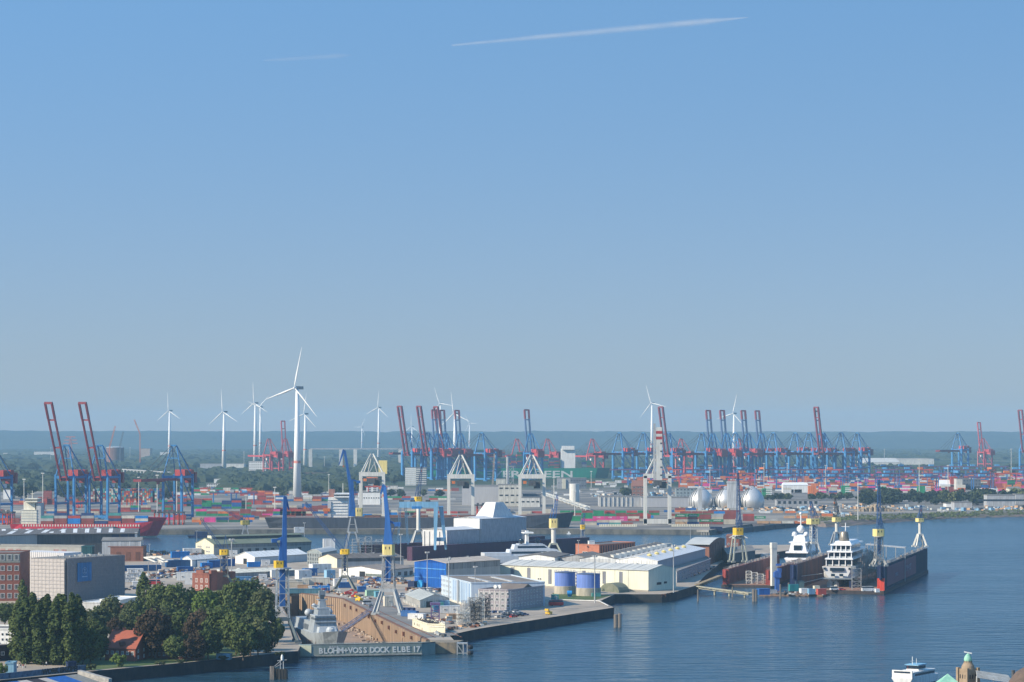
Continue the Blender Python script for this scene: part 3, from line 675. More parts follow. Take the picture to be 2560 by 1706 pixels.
# 9 cream roof shed
r_, P = bldg('cream_roof_shed', 'long low shed with pale cream roof behind the brick tower', 'shed', (583, 1434), (737, 1426), (535, 1431), 8.7, roof='gable', rise=1.6, wall=grey, rm=mat('cream_roof', (.70, .67, .55), .6, var=.05), ridge='AB')
for i, t in enumerate((.08, .4)): 
    q = P[3].lerp(P[2], t); b = MB(); b.lathe([(2.4, 8.6), (2.2, 9.6), (1.2, 10.4), (.1, 10.6)], 12, q.x, q.y); part('roof_dome', b, offwhite, r_)
# 10 brick tower building and dark one
r_, P = bldg('brick_tower_house', 'small red brick building with stepped tower tops above the trees', 'building', (523, 1437), (584, 1433), (485, 1436), 15, wall=brick, rm=roofdark)
A, B, D, Cc = P
windows(r_, Cc, A, [10.2, 6.2], 3, 1.6, 2.4, bars=1)
for k, t in enumerate((.05, .42, .8)):
    q = Cc.lerp(A, t); b = MB(); b.ob(q.x, q.y + 1, 5, 2.6 if k != 1 else 5, 2.0, 10.8 if k != 1 else 12.6, math.atan2((A - Cc).y, (A - Cc).x)); part('pier', b, brick, r_)
for k, t in enumerate((.15, .38, .62, .9)):
    q = A.lerp(B, t); b = MB(); b.ob(q.x, q.y + .5, 5, 4, 4, 12.5 - (k % 2) * 1.4, .5); part('turret', b, brick2 if k else brick, r_)
# 11 arched glass barn, cream gable hall with dark roof
r_, P = bldg('arched_glass_barn', 'barn with arched glazed front between the tent hall and the cream gable', 'barn', (804, 1383), (842, 1376), (768, 1381), 14.5, roof='arch', rise=2.2, wall=dirty('glazed_grey', (.2, .24, .25), (.34, .37, .36), 1.2, sz=.4), rm=rooflight, ridge='AB')
windows(r_, P[3], P[0], [5.6, 8.6, 11.4], 6, 1.7, 2.5, fm=steel, bars=2)
r_, P = bldg('dark_roof_hall', 'cream gabled hall whose long dark roof runs behind the yellow cabin crane', 'hall', (843, 1397), (1009, 1394), (797, 1395), 11.5, roof='gable', rise=2.9, wall=mat('wall_grey2', (.45, .45, .44), .65, var=.05), rm=roofdark, ridge='AB', gablem=cream)
panel(r_, P[3], P[0], 0, 1, 5, 11.5, cream, 'end_wall', .2); panel(r_, P[0], P[1], .08, .98, 9.2, 11.4, dgrey, 'band', .15)
# 12 white low hall with black door
r_, P = bldg('white_low_hall', 'wide low white hall with black doorway left of the lattice crane tower', 'hall', (956, 1427), (1033, 1419), (848, 1422), 10.3, roof='gable', rise=2.2, wall=mat('wall_pale', (.5, .52, .52), .6, var=.05), rm=dirty('brown_roof', (.22, .18, .15), (.28, .24, .21), .1), ridge='AB', gablem=white)
panel(r_, P[3], P[0], 0, 1, 5, 10.3, white, 'end_wall', .2); panel(r_, P[3], P[0], .48, .61, 5.05, 9.2, black, 'doorway', .3); panel(r_, P[3], P[0], .62, .99, 5.9, 7.9, mat('mossy_band', (.16, .19, .17), .7), 'band', .25)
for t in (.1, .3, .5, .7, .88): panel(r_, P[0], P[1], t, t + .1, 5.4, 8.2, dgrey, 'door')
# 13 blue hall
r_, P = bldg('blue_hall', 'tall hall with bright blue ribbed front and plain grey side', 'hall', (1116, 1409), (1250, 1400.5), (1037, 1404.5), 21.3, roof='gable', rise=1.9, wall=mat('bluehall_side', (.40, .40, .38), .65, var=.06), rm=dirty('pinkish_roof', (.42, .36, .30), (.52, .45, .38), .08), ridge='AB', gablem=hallblue)
A, B, D, Cc = P
panel(r_, Cc, A, 0, 1, 5, 21.3, hallblue, 'blue_front', .25)
rb = MB(); L = (A - Cc).length; dd = (A - Cc).normalized(); nn = V2((dd.y, -dd.x))
for i in range(1, 30):
    t = i / 30; q = Cc.lerp(A, t) + nn * .33; rb.ob(q.x, q.y, 5.1, .32, .2, 16.2 + 1.8 * (1 - abs(2 * t - 1)), math.atan2(dd.y, dd.x))
part('cladding_rib', rb, mat('blue_rib', (.02, .11, .45), .5), r_)
panel(r_, Cc, A, .02, .99, 17.3, 17.8, mat('light_blue_rail', (.12, .36, .72), .4), 'rail', .6); panel(r_, Cc, A, .02, .99, 12.0, 12.25, mat('light_blue_rail'  , (0, 0, 0)), 'rail', .5)
for t in (.12, .28, .52, .70, .93): panel(r_, A, B, t, t + .004, 17.5, 21.2, dgrey, 'downpipe', .3)
panel(r_, A, B, 0, 1, 17.6, 21.35, mat('side_band', (.30, .30, .29), .7), 'band', .18)
q = Cc.lerp(A, .14) + nn * 4; b = MB(); b.ob(q.x, q.y, 5, 6, 5, 4.6, math.atan2(dd.y, dd.x)); part('side_shed', b, navy, r_)
q = Cc.lerp(A, .33) + nn * 3; b = MB(); b.tube((q.x, q.y, 8), (q.x + nn.x * 1.5, q.y + nn.y * 1.5, 8), 2.6, n=14); b.ob(q.x, q.y, 5, 3, 2.5, 3, 0); part('fan_housing', b, mat('fan_blue', (.03, .3, .6), .5), r_)
# 14 office block, blue and grey
r_, P = bldg('panel_office', 'big office with pale blue vertical stripes on its left side, behind the grey wing', 'office', (1178, 1459), (1362, 1457), (1103, 1441), 17.8, wall=mat('pale_blue_panel', (.52, .62, .72), .55, var=.05), rm=dirty('brown_felt', (.19, .16, .13), (.25, .21, .18), .12))
A, B, D, Cc = P
for i in range(26):
    t = .02 + i / 26 * .58; 
    if i % 2: panel(r_, Cc, A, 1 - t - .012, 1 - t, 6, 17.4, mat('stripe_blue', (.10, .25, .50), .5) if i % 4 == 1 else mat('stripe_pale', (.36, .52, .70), .5), 'stripe', .12)
windows(r_, Cc, Cc.lerp(A, .36), [6.2, 9.2, 12.2, 15], 7, 1.3, 1.7, bars=0)
panel(r_, Cc, A, 0, 1, 5, 6.1, offwhite, 'plinth', .5); panel(r_, Cc, A, .60, .625, 5, 18.2, lgrey, 'fin', 1.2)
b = MB()
for t in (.30, .62):
    q = A.lerp(B, t); q2 = Cc.lerp(D, t); b.beam((*q.lerp(q2, .1), 18.1), (*q.lerp(q2, .75), 18.1), 2.2, .5)
part('skylight', b, lgrey, r_)
r2, P = bldg('office_wing', 'grey plastered office wing with three rows of white windows beside the car park', 'office', (1277, 1477), (1362, 1466), (1196, 1475), 15.7, wall=mat('mauve_render', (.37, .34, .36), .7, var=.06), rm=dirty('brown_felt2', (.17, .14, .12), (.22, .19, .16), .12))
A, B, D, Cc = P
windows(r2, Cc, A, [6.6, 9.9, 13.0], 6, 1.7, 1.7, bars=1); windows(r2, A, B, [6.6, 9.9, 13.0], 11, 1.5, 1.7, bars=1)
for i in range(7): panel(r2, Cc, A, i / 6.06, i / 6.06 + .018, 5, 15.6, offwhite, 'pilaster', .16)
b = MB(); m = A.lerp(B, .5); dd = (B - A).normalized(); b.add([(*(m - dd * 7), 15.75), (*(m + dd * 7), 15.75), (*m, 18.2), (*(m - dd * 7 + (Cc - A) * .8), 15.75), (*(m + dd * 7 + (Cc - A) * .8), 15.75), (*(m + (Cc - A) * .8), 18.2)], [(0, 1, 2), (1, 4, 5, 2), (0, 2, 5, 3), (3, 5, 4)]); part('cross_gable', b, MATS['brown_felt2'], r2)
for s in (-1, 1):
    q = A.lerp(Cc, .45) + dd * 2 + V2((s * 1.1, 0)); b = MB(); b.tube((q.x, q.y, 17.6), (q.x - .3, q.y - .8, 17.6), 1, n=12); b.ob(q.x, q.y, 15.8, 1.2, 1.0, 1.2, 0); part('roof_fan', b, white, r2)
# 15 grey fabric tent
r_, P = bldg('grey_tent', 'grey fabric tent hall with open dark doorway beside the dock crane', 'tent hall', (1050, 1502), (1121, 1496), (1014, 1487), 9, roof='gable', rise=2.7, wall=mat('tent_grey', (.50, .50, .48), .6, var=.1, streak=1), rm=dirty('grey_fabric', (.38, .40, .38), (.46, .48, .45), .1), ridge='AC', ribs=2)
panel(r_, P[0], P[1], .22, .42, 5.05, 8.2, black, 'doorway', .3)
for i in range(9):
    b = MB(); q = P[3].lerp(P[0], (i + .5) / 9); b.ob(q.x - 1.2, q.y - .6, 5, 1.2, 1.2, 1.6, .3); part('ballast_block', b, offwhite, r_)
# 16 long cream hall
r_, P = bldg('cream_hall', 'very long cream hall with light metal roof and tall dark window slots', 'hall', (1621, 1427), (1690, 1421), (1250, 1413), 17.5, roof='gable', rise=2.6, wall=mat('cream_cladding', (.70, .69, .55), .55, var=.05), rm=rooflight, ridge='AC', over=.3)
A, B, D, Cc = P
for t, z0_, z1_ in ((.075, 6, 16.4), (.19, 6, 16.4), (.335, 7, 16), (.45, 8.5, 15.5), (.565, 8.5, 16), (.70, 8.5, 16)): panel(r_, Cc, A, t, t + .022, z0_, z1_, mat('slot_grey', (.20, .21, .24), .4), 'window_slot', .15)
panel(r_, Cc, A, .705 + .105, .832, 8.0, 16.2, mat('slot_grey', (0, 0, 0)), 'window_slot', .15)
for t in (.10, .2, .55, .78, .87): panel(r_, Cc, A, t, t + .002, 5, 17.2, mat('joint', (.42, .42, .36), .7), 'joint', .08)
panel(r_, Cc, A, .815, .845, 5, 8.4, mat('pinkish_door', (.50, .44, .38), .7), 'door', .4)
panel(r_, Cc, A, 0, 1, 5, 5.7, concrete, 'plinth', .35)
windows(r_, Cc.lerp(A, .26), Cc.lerp(A, .29), [9.2], 2, 1.3, 1.2, bars=0)
panel(r_, A, B, .30, .46, 8.4, 9.9, black, 'window_slot', .15); panel(r_, A, B, .56, .66, 8.8, 10, black, 'window_slot', .15)
for i in range(12):
    f = (i + .3) / 12; a0 = A.lerp(Cc, f); b0 = B.lerp(D, f); m = a0.lerp(b0, .5); b = MB(); b.beam((a0.x, a0.y, 17.9), (m.x, m.y, 20.5), .35, .12); part('roof_seam', b, mat('pale_seam', (.72, .72, .68), .5), r_)
# 17 the twin workshops with white gables
def twin(name, label, a, b_, c, rm, nstrip, stripm, side):
    r_, P = bldg(name, label, 'hall', a, b_, c, 18, roof='gable', rise=2.4, wall=mat('workshop_side', (.34, .38, .43), .6, var=.05), rm=rm, ridge='AB', gablem=white)
    panel(r_, P[3], P[0], 0, 1, 5, 18, white, 'end_wall', .2)
    dd = (P[0] - P[3]).normalized(); nn = V2((dd.y, -dd.x)); rb = MB()
    for i in range(1, 26): q = P[3].lerp(P[0], i / 26) + nn * .26; rb.ob(q.x, q.y, 5, .2, .14, 13.2, math.atan2(dd.y, dd.x))
    part('cladding_rib', rb, lgrey, r_)
    roofstrips(r_, P, 18, 2.4, nstrip, stripm, side, .15, .85, .35); return r_, P
r1, P1 = twin('dark_roof_workshop', 'workshop with dark roof crossed by ten pale roof lights', (1541, 1398), (1684, 1365), (1450, 1397), roofdark, 10, lgrey, 1)
r2, P2 = twin('white_roof_workshop', 'workshop with shining white roof and small roof vents', (1644, 1403), (1763, 1372), (1541, 1400), mat('white_roof', (.78, .79, .80), .35, var=.04), 9, rooflight, 1)
for i in range(11):
    q = P1[0].lerp(P1[1], .03 + i * .088); b = MB(); b.ob(q.x - 1.5, q.y, 18.2, 5.5, 5, 2.0, .35); b.ob(q.x - 1.5, q.y, 20.2, 6, 5.4, .3, .35); part('roof_vent', b, offwhite, r1)
for i in range(6):
    q = P2[0].lerp(P2[1], .12 + i * .14).lerp(P2[3].lerp(P2[2], .12 + i * .14), .35); b = MB(); b.lathe([(1.5, 18.8), (1.5, 20.6), (2.0, 20.7), (.4, 21.6)], 10, q.x, q.y); part('roof_vent', b, paleyellow, r2)
A, B, D, Cc = P2
r3, P3 = bldg('annex', 'low two storey annex with patchy windows along the white roofed workshop', 'building', None, None, None, 12, wall=dirty('patchy_panels', (.28, .30, .34), (.42, .36, .34), .3), rm=roofgrey, P=[V2(Q(1692, 1430, 12)), V2(Q(1776, 1399, 12)), B + V2((1, 4)), A + V2((2, 2))])
windows(r3, P3[0], P3[1], [6.5, 9.3], 16, 2.6, 1.5, bars=1, fm=lgrey)
# 18 brown hall with hollow roof line
r_, P = bldg('brown_brick_hall', 'tall dark brown brick hall with pale rounded roof next to the red floating dock', 'hall', (1773, 1362), (1812, 1348), (1716, 1361), 19.8, roof='arch', rise=2.6, wall=brick2, rm=rooflight, ridge='AC')
for i in range(9): panel(r_, P[0], P[1], .06 + i * .105, .08 + i * .105, 5, 19.6, brown, 'pilaster', .3)
for i in range(4): panel(r_, P[3], P[0], .1 + i * .22, .12 + i * .22, 5, 19.6, brown, 'pilaster', .3)
# 19 brick box and colonnade
r_, P = bldg('brick_box', 'orange brick block with two small white windows and a white roof cabin', 'building', (1498, 1364), (1588, 1357), (1439, 1362), 16, wall=dirty('orange_brick', (.44, .17, .10), (.36, .14, .09), .5), rm=roofdark)
windows(r_, P[3].lerp(P[0], .28), P[3].lerp(P[0], .52), [8.6], 2, 2.0, 2.4, bars=0)
for i in range(14): panel(r_, P[0], P[1], .04 + i * .068, .065 + i * .068, 5.1, 15.5, black, 'bay', .12); 
q = P[3].lerp(P[0], .62) + V2((1, 5)); b = MB(); b.ob(q.x, q.y, 16, 4.5, 4, 2.8, .2); b.ob(q.x, q.y, 18.8, 4.8, 4.3, .25, .2); part('roof_cabin', b, white, r_)
# 20 low roofs
r_, P = bldg('low_dark_shed', 'low shed with white front edge and dark roof behind the cream hall', 'shed', (1387, 1394), (1425, 1386), (1297, 1392.5), 17.5, roof='gable', rise=1.8, wall=white, rm=roofdark, ridge='AB')
r_, P = bldg('low_dark_shed', 'low dark roofed shed between the orange brick block and the cream hall', 'shed', (1480, 1398), (1520, 1390), (1400, 1396), 16.5, roof='gable', rise=2.6, wall=grey, rm=roofdark, ridge='AB')
# 21 near the docks
r_, P = bldg('dockside_brick_house', 'small pink brick house on the quay behind the left dock crane', 'house', (1848, 1342), (1854, 1340), (1816, 1342), 16, roof='gable', rise=1.6, wall=brick, rm=brick2, ridge='AC')
windows(r_, P[3], P[0], [9], 3, 1.5, 1.8)
r_, P = bldg('dark_dock_shed', 'dark shed with grey roof behind the red floating dock', 'shed', (1888, 1377), (1868, 1364), (1818, 1386), 12, roof='gable', rise=2.2, wall=dgrey, rm=roofgrey, ridge='AC')
# storage tanks
def tank(u, v, r, label):
    x, y = Q(u, v); y += r
    t = thing('storage_tank', label, 'tank', (x, y, 5), 0, 'blue storage tanks at the end of the cream hall')
    b = MB(); b.lathe([(r + .4, 0), (r + .4, 4.6), (r + .1, 4.7)], 40); part('concrete_base', b, dirty('stained_concrete', (.46, .42, .34), (.30, .28, .22), .5, sz=.2), t)
    b = MB(); b.lathe([(r, 4.7), (r, 12.6)], 40); part('shell', b, mat('tank_blue', (.16, .25, .60), .5, var=.08), t, smooth=False)
    b = MB(); b.lathe([(r + .15, 12.6), (r + .15, 12.9), (r * .5, 13.2), (.3, 13.4)], 40); part('lid', b, mat('tank_lid', (.10, .14, .25), .6), t)
    b = MB()
    for k in range(20):
        a = k * math.pi / 10; b.beam((r * math.cos(a), r * math.sin(a), 12.9), (r * math.cos(a), r * math.sin(a), 14), .1)
        a2 = a + math.pi / 10; b.beam((r * math.cos(a), r * math.sin(a), 14), (r * math.cos(a2), r * math.sin(a2), 14), .1)
    part('railing', b, mat('rail_blue', (.06, .12, .4), .5), t); return t
tank(1413, 1486, 6.2, 'left one of the two blue round tanks on concrete bases'); tank(1472, 1491, 6.9, 'right one of the two blue round tanks, nearer the water')
b = MB(); x, y = Q(1437, 1480); b.truss((x, y, 5), (x, y, 17), 2.2, 2.2, 6, .3); single('access_tower', b, mat('stair_blue', (.04, .10, .35), .5), 'dark blue stair tower between the two round blue tanks', 'stair tower')
b = MB(); x, y = Q(1424, 1492); b.tube((x - 1.4, y, 7), (x + 1.4, y, 7), 1.5, n=16); b.ob(x, y, 5, 2, 1, 1, 0); single('small_tank', b, mat('tank_sky', (.03, .25, .6), .4), 'small bright blue lying tank in front of the concrete bases', 'tank')
b = MB(); x0, y0 = Q(1548, 1483); x1, y1 = Q(1500, 1477)
P0, P1_ = V2((x0, y0)), V2((x1, y1)); n = 10
for i in range(n):
    a0, a1 = math.pi * i / n, math.pi * (i + 1) / n
    def cc(a, o): p = P0.lerp(P1_, .5 - .5 * math.cos(a)) + V2((o * .55, o * .8)); return (p.x, p.y, 5 + 5.2 * math.sin(a))
    b.quad(cc(a0, 0), cc(a1, 0), cc(a1, 12), cc(a0, 12))
b.add([(*P0, 5)] + [(*P0.lerp(P1_, .5 - .5 * math.cos(math.pi * i / n)), 5 + 5.2 * math.sin(math.pi * i / n)) for i in range(1, n)] + [(*P1_, 5)], [tuple(range(n + 1))])
single('arched_shelter', b, dirty('mossy_concrete', (.12, .14, .10), (.2, .2, .15), .3), 'dark arched shelter standing against the cream hall', 'shelter')
# ---------------- shipyard cranes ----------------
def ycrane(name, label, u, vb, zb, vp, vt, vc, vj, dj=0, wp=50, wt=24, kind='lattice', hw=30, yaw=0., style='lever', house=paleyellow, mast=blue, tower=steel, tail=1, portal=None, vm=None, group=None, hookdrop=10, back=1, hd=0):
    D = dist(vb, zb); k = D / F; x, y = XY(u, D); h = lambda v: (vb - v) * k
    t = thing(name, label, 'crane', (x, y, zb), yaw, group)
    P = wp * k / 2; T = wt * k / 2; zp = h(vp); zt = h(vt); zc = h(vc); zj = h(vj); H = hw * k * .43; X = dj * k
    portal = portal or tower
    # portal
    if zp > 1:
        for sx in (-1, 1):
            for sy in (-1, 1):
                b = MB(); b.taper((sx * P, sy * P * .8, 1), (sx * T * 1.25, sy * T * 1.1, zp), .9, 1.4, .8, 1.1); b.bx(sx * P - 1.3, sx * P + 1.3, sy * P * .8 - .6, sy * P * .8 + .6, 0, 1.2)
                part('portal_leg', b, portal, t)
        b = MB(); T2 = T * 1.25
        for sy in (-1, 1): b.beam((-T2 - .4, sy * T * 1.1, zp), (T2 + .4, sy * T * 1.1, zp), .8, 1.4)
        for sx in (-1, 1): b.beam((sx * T2, -T * 1.1, zp), (sx * T2, T * 1.1, zp), .8, 1.4)
        if zp > 8:
            for sy in (-1, 1): b.beam((-(P + T2) / 2, sy * (P * .8 + T * 1.1) / 2, zp * .5), ((P + T2) / 2, sy * (P * .8 + T * 1.1) / 2, zp * .5), .4) if kind != 'lattice' else None
        part('portal_frame', b, portal, t)
    if kind == 'lattice':
        b = MB(); n = max(3, int((zt - zp) / (2.2 * T) + .5)); b.truss((0, 0, zp), (0, 0, zt), (2 * T * 1.2, 2 * T), (2 * T * 1.1, 2 * T), n, .42); part('tower', b, tower, t)
        b = MB(); b.bx(-T * .5, T * .5, -T * .5, T * .5, zp + (zt - zp) * .25, zt - .4); part('inner_column', b, mast, t)
    elif kind == 'column':
        b = MB(); b.lathe([(T * 1.15, zp), (T, zp + 2), (T, zt)], 16); part('column', b, tower, t)
    elif kind == 'A':
        b = MB()
        for sx in (-1, 1):
            for sy in (-1, 1): b.beam((sx * T * 2, sy * T * 2, zp), (sx * T * .7, sy * T * .7, zt), .6)
        b.beam((-T, 0, (zp + zt) / 2), (T, 0, (zp + zt) / 2), .4); part('tower', b, tower, t)
    b = MB(); b.lathe([(T * 1.7, zt - .5), (T * 1.7, zt)], 16); part('slewing_platform', b, tower, t)
    # machinery house, faceted
    b = MB(); c = H * .3
    pl = [(-H, -H * .7 + c), (-H + c, -H * .7), (H - c, -H * .7), (H, -H * .7 + c), (H, H * .7), (-H, H * .7)]
    b.prism([(a + hd * k, q) for a, q in pl], zt, zc); ho = part('machinery_house', b, house, t)
    b = MB(); b.bx(-H * .45 + hd * k, -H * .3 + hd * k, -H * .7 - .06, -H * .7 + .05, zt + (zc - zt) * .55, zt + (zc - zt) * .8); b.bx(H * .2 + hd * k, H * .35 + hd * k, -H * .7 - .06, -H * .7 + .05, zt + (zc - zt) * .55, zt + (zc - zt) * .8)
    part('window', b, glass, ho)
    Lj = zj - zc
    if style == 'lever':
        zm = h(vm) if vm else zc + Lj * .42
        b = MB(); b.taper((X * .05, 0, zt), (X * .1, 0, zm), H * 1.7, H * 1.2, H * .9, H * .7); part('mast', b, mast, t)
        b = MB(); b.taper((H * .3, -H * .2, zc), (X * .9 + .2, 0, zj - Lj * .02), H * 1.05, H * .8, 1.5, 1.2); b.taper((H * .1, -H * .4, zc + Lj * .1), (X, 0, zj), H * .3, H * .3, .8, .8); part('jib', b, mast, t)
        b = MB(); b.taper((X, 0, zj - .4), (X * 1.0 - hookdrop * k * .3 * math.copysign(1, X or -1) * -1, 0, zj - hookdrop * k), 1.6, 1.4, .6, .6); part('fly_jib', b, mast, t)
        s = -math.copysign(1, X or -1) * tail
        b = MB(); b.taper((0, 0, zm), (s * H * 1.4, 0, zm - H * .5), .9, 1.2, .7, .8); b.beam((X * .1, 0, zm), (X * .95, 0, zj), .28); b.beam((s * H * 1.3, 0, zm - H * .4), (H * .2, 0, zc + 1), .3); part('tie_bars', b, mast, t)
        b = MB(); b.bx(min(s * H * 1.1, s * H * 2.1), max(s * H * 1.1, s * H * 2.1), -1.6, 1.6, zm - H * .9, zm - H * .2); part('counterweight', b, mast, t)
    else:
        b = MB(); zz = zc - .3; b.truss((X * .06, -.6, zz), (X, -.6, zj), (H * .8, 1.1), (H * .6, 1.0), max(5, int(math.hypot(X, Lj) / 3.4)), .25); part('jib', b, mast, t)
        s = -math.copysign(1, X or -1)
        za = zc + min(Lj * .45, 9); b = MB()
        for sy in (-1, 1): b.beam((-s * H * .2, sy * H * .4, zc), (s * H * .35, 0, za), .3); b.beam((s * H * .9, sy * H * .4, zc), (s * H * .35, 0, za), .3)
        part('a_frame', b, mast, t)
        b = MB(); b.beam((s * H * .35, 0, za), (X, -.6, zj), .12); b.beam((s * H * .35, .4, za), (X, .2, zj), .12); part('stay', b, darksteel, t)
    b = MB(); hx = X * 1.02; b.beam((hx, 0, zj), (hx, 0, zj - hookdrop * k), .12); b.bx(hx - .5, hx + .5, -.4, .4, zj - hookdrop * k - 1.3, zj - hookdrop * k); part('hook', b, orange, t)
    return t
greyp = mat('crane_grey', (.42, .45, .46), .5, var=.08)
ycrane('dock_crane', 'lattice dock crane with pale yellow cabin at the right side of the dry dock', 971, 1536, 5, 1476, 1388, 1361.5, 1212, -12, 66, 26, 'lattice', 34, yaw=-.10, vm=1303, tower=steel, portal=greyp, hookdrop=24)
ycrane('dock_crane', 'dark based dock crane with blue jib beside the big trees', 706, 1606, 5, 1548, 1420, 1402, 1240, 6, 70, 27, 'lattice', 30, yaw=.2, vm=1345, house=yellow, tower=greyp, portal=mat('portal_slate', (.12, .16, .18), .6), hookdrop=35, hd=-8)
ycrane('tall_luffing_crane', 'tallest steel blue luffing crane with splayed legs in the middle of the shipyard', 881, 1396, 5, 1332, 1291, 1270, 1124, -22, 44, 12, 'A', 22, yaw=.15, vm=1200, house=paleyellow, mast=mat('steel_blue', (.03, .14, .42), .45), tower=steel, hookdrop=40, hd=16)
ycrane('lattice_crane', 'portal crane with bright yellow box house and long lattice jib above the scaffold yard', 862, 1479, 5, 1442, 1386, 1373, 1257, -98, 50, 12, 'lattice', 27, yaw=.0, style='lat', house=yellow, tower=mat('olive_steel', (.22, .23, .2), .6), mast=mat('jib_blue', (.04, .10, .25), .5))
ycrane('lattice_crane', 'portal crane with yellow box house standing over the brick tower building', 560, 1476, 5, 1440, 1388, 1374, 1296, -58, 52, 16, 'lattice', 26, yaw=.1, style='lat', house=yellow, tower=mat('olive_steel', (0, 0, 0)), mast=mat('jib_blue', (0, 0, 0)))
ycrane('lattice_crane', 'small yellow cabin crane on white legs beyond the olive roof', 613, 1352, 5, 1338, 1312, 1301, 1270, -60, 22, 8, 'A', 26, yaw=.2, style='lat', house=mat('olive_yellow', (.48, .40, .10), .6), mast=mat('jib_blue', (0, 0, 0)))
ycrane('column_crane', 'crane on thick white column with dark lattice jib beside the pale blue gantry', 1046, 1372, 5, 1328, 1254, 1242, 1166, 8, 40, 10, 'column', 21, yaw=.2, style='lat', house=yellow, tower=offwhite, mast=mat('jib_blue', (0, 0, 0)), portal=steel)
ycrane('column_crane', 'column crane with blue and yellow houses rising behind the silver yacht', 1384, 1390, 5, 1360, 1320, 1297, 1238, 9, 40, 12, 'column', 25, yaw=.1, style='lat', house=paleyellow, mast=blue, tower=offwhite, portal=dirty('greenish_portal', (.34, .37, .30), (.42, .43, .38), .5))
b = MB()
ycrane('small_quay_crane', 'small blue lattice crane on white portal right of the dark ship bow', 1457, 1362, 5, 1345, 1324, 1312, 1284, 4, 26, 8, 'lattice', 14, yaw=.1, style='lat', house=yellow, mast=blue, tower=steel)
ycrane('floating_dock_crane', 'crane on grey trestle at the red floating dock, leftmost of the five dock cranes', 1846, 1406, 12, 1345, 1338, 1320, 1182, -2, 36, 18, 'A', 28, yaw=.25, style='lat', house=yellow, mast=mat('jib_mid_blue', (.05, .13, .30), .55), tower=greyp, portal=dirty('greenish_portal', (0, 0, 0), (0, 0, 0)))
ycrane('floating_dock_crane', 'crane with wide yellow house on lattice tower between the two white yachts', 2034, 1386, 15, 1358, 1311, 1297, 1255, -8, 28, 13, 'lattice', 36, yaw=.25, style='lat', house=paleyellow, mast=MATS['jib_mid_blue'], tower=offwhite)
ycrane('floating_dock_crane', 'column crane with yellow house at the back of the docks, behind the larger yacht', 2092, 1364, 17, 1332, 1305, 1294, 1245, -6, 26, 9, 'column', 24, yaw=.25, style='lat', house=paleyellow, mast=darksteel, tower=offwhite, portal=steel)
ycrane('floating_dock_crane', 'crane on tall dark lattice tower at the near end of the right dock wall', 2197, 1416, 18, 1400, 1341, 1323, 1200, -1, 30, 15, 'lattice', 30, yaw=.25, style='lat', house=paleyellow, mast=mat('jib_mid_blue', (.04, .13, .34), .5), tower=mat('weathered_white', (.36, .36, .34), .6))
ycrane('floating_dock_crane', 'white column crane with yellow house at the far end of the right dock wall', 2300, 1368, 18, 1337, 1305, 1296, 1264, 2, 26, 8, 'column', 22, yaw=.25, style='lat', house=paleyellow, mast=MATS['jib_mid_blue'], tower=offwhite, portal=offwhite)
# pale blue gantry crane over the slipway
D = 1942; k = D / F; x, y = XY(1050, D)
t = thing('gantry_crane', 'pale blue gantry crane with thick box beam beside the wrapped yacht', 'crane', (x, y, 14.6), 0)
b = MB(); b.beam((-52 * k, 0, 113 * k), (46 * k, 0, 113 * k), 4.2, 4.4); part('bridge_beam', b, paleblue, t)
for (xa, xb, ya) in ((40, 38, -4), (52, 64, 10)):
    b = MB(); b.taper((xa * k, ya * .4, 108 * k), (xb * k, ya, 0), 3.2, 3.2, 1.6, 1.6); part('leg', b, paleblue, t)
for xa, xb in ((-50, -55), (-36, -30)):
    b = MB(); b.truss((xa * k, 0, 108 * k), (xb * k, 0, 14 * k), (1.6, .8), (2.4, 1.4), 10, .3); part('lattice_leg', b, mat('gantry_dark', (.10, .22, .36), .5), t)
b = MB(); b.bx(-20 * k, 4 * k, -3, 3, 103 * k, 109 * k); part('trolley', b, mat('trolley_blue', (.03, .20, .50), .5), t)
b = MB(); b.bx(36 * k, 64 * k, -3, 10, 22 * k, 30 * k); part('cross_beam', b, mat('gantry_dark', (0, 0, 0)), t)
b = MB()
for q in (-46, -18, 20): b.bx((q - 6) * k, (q + 6) * k, -1.5, 1.5, 120 * k, 125 * k)
part('winch_house', b, dgrey, t)
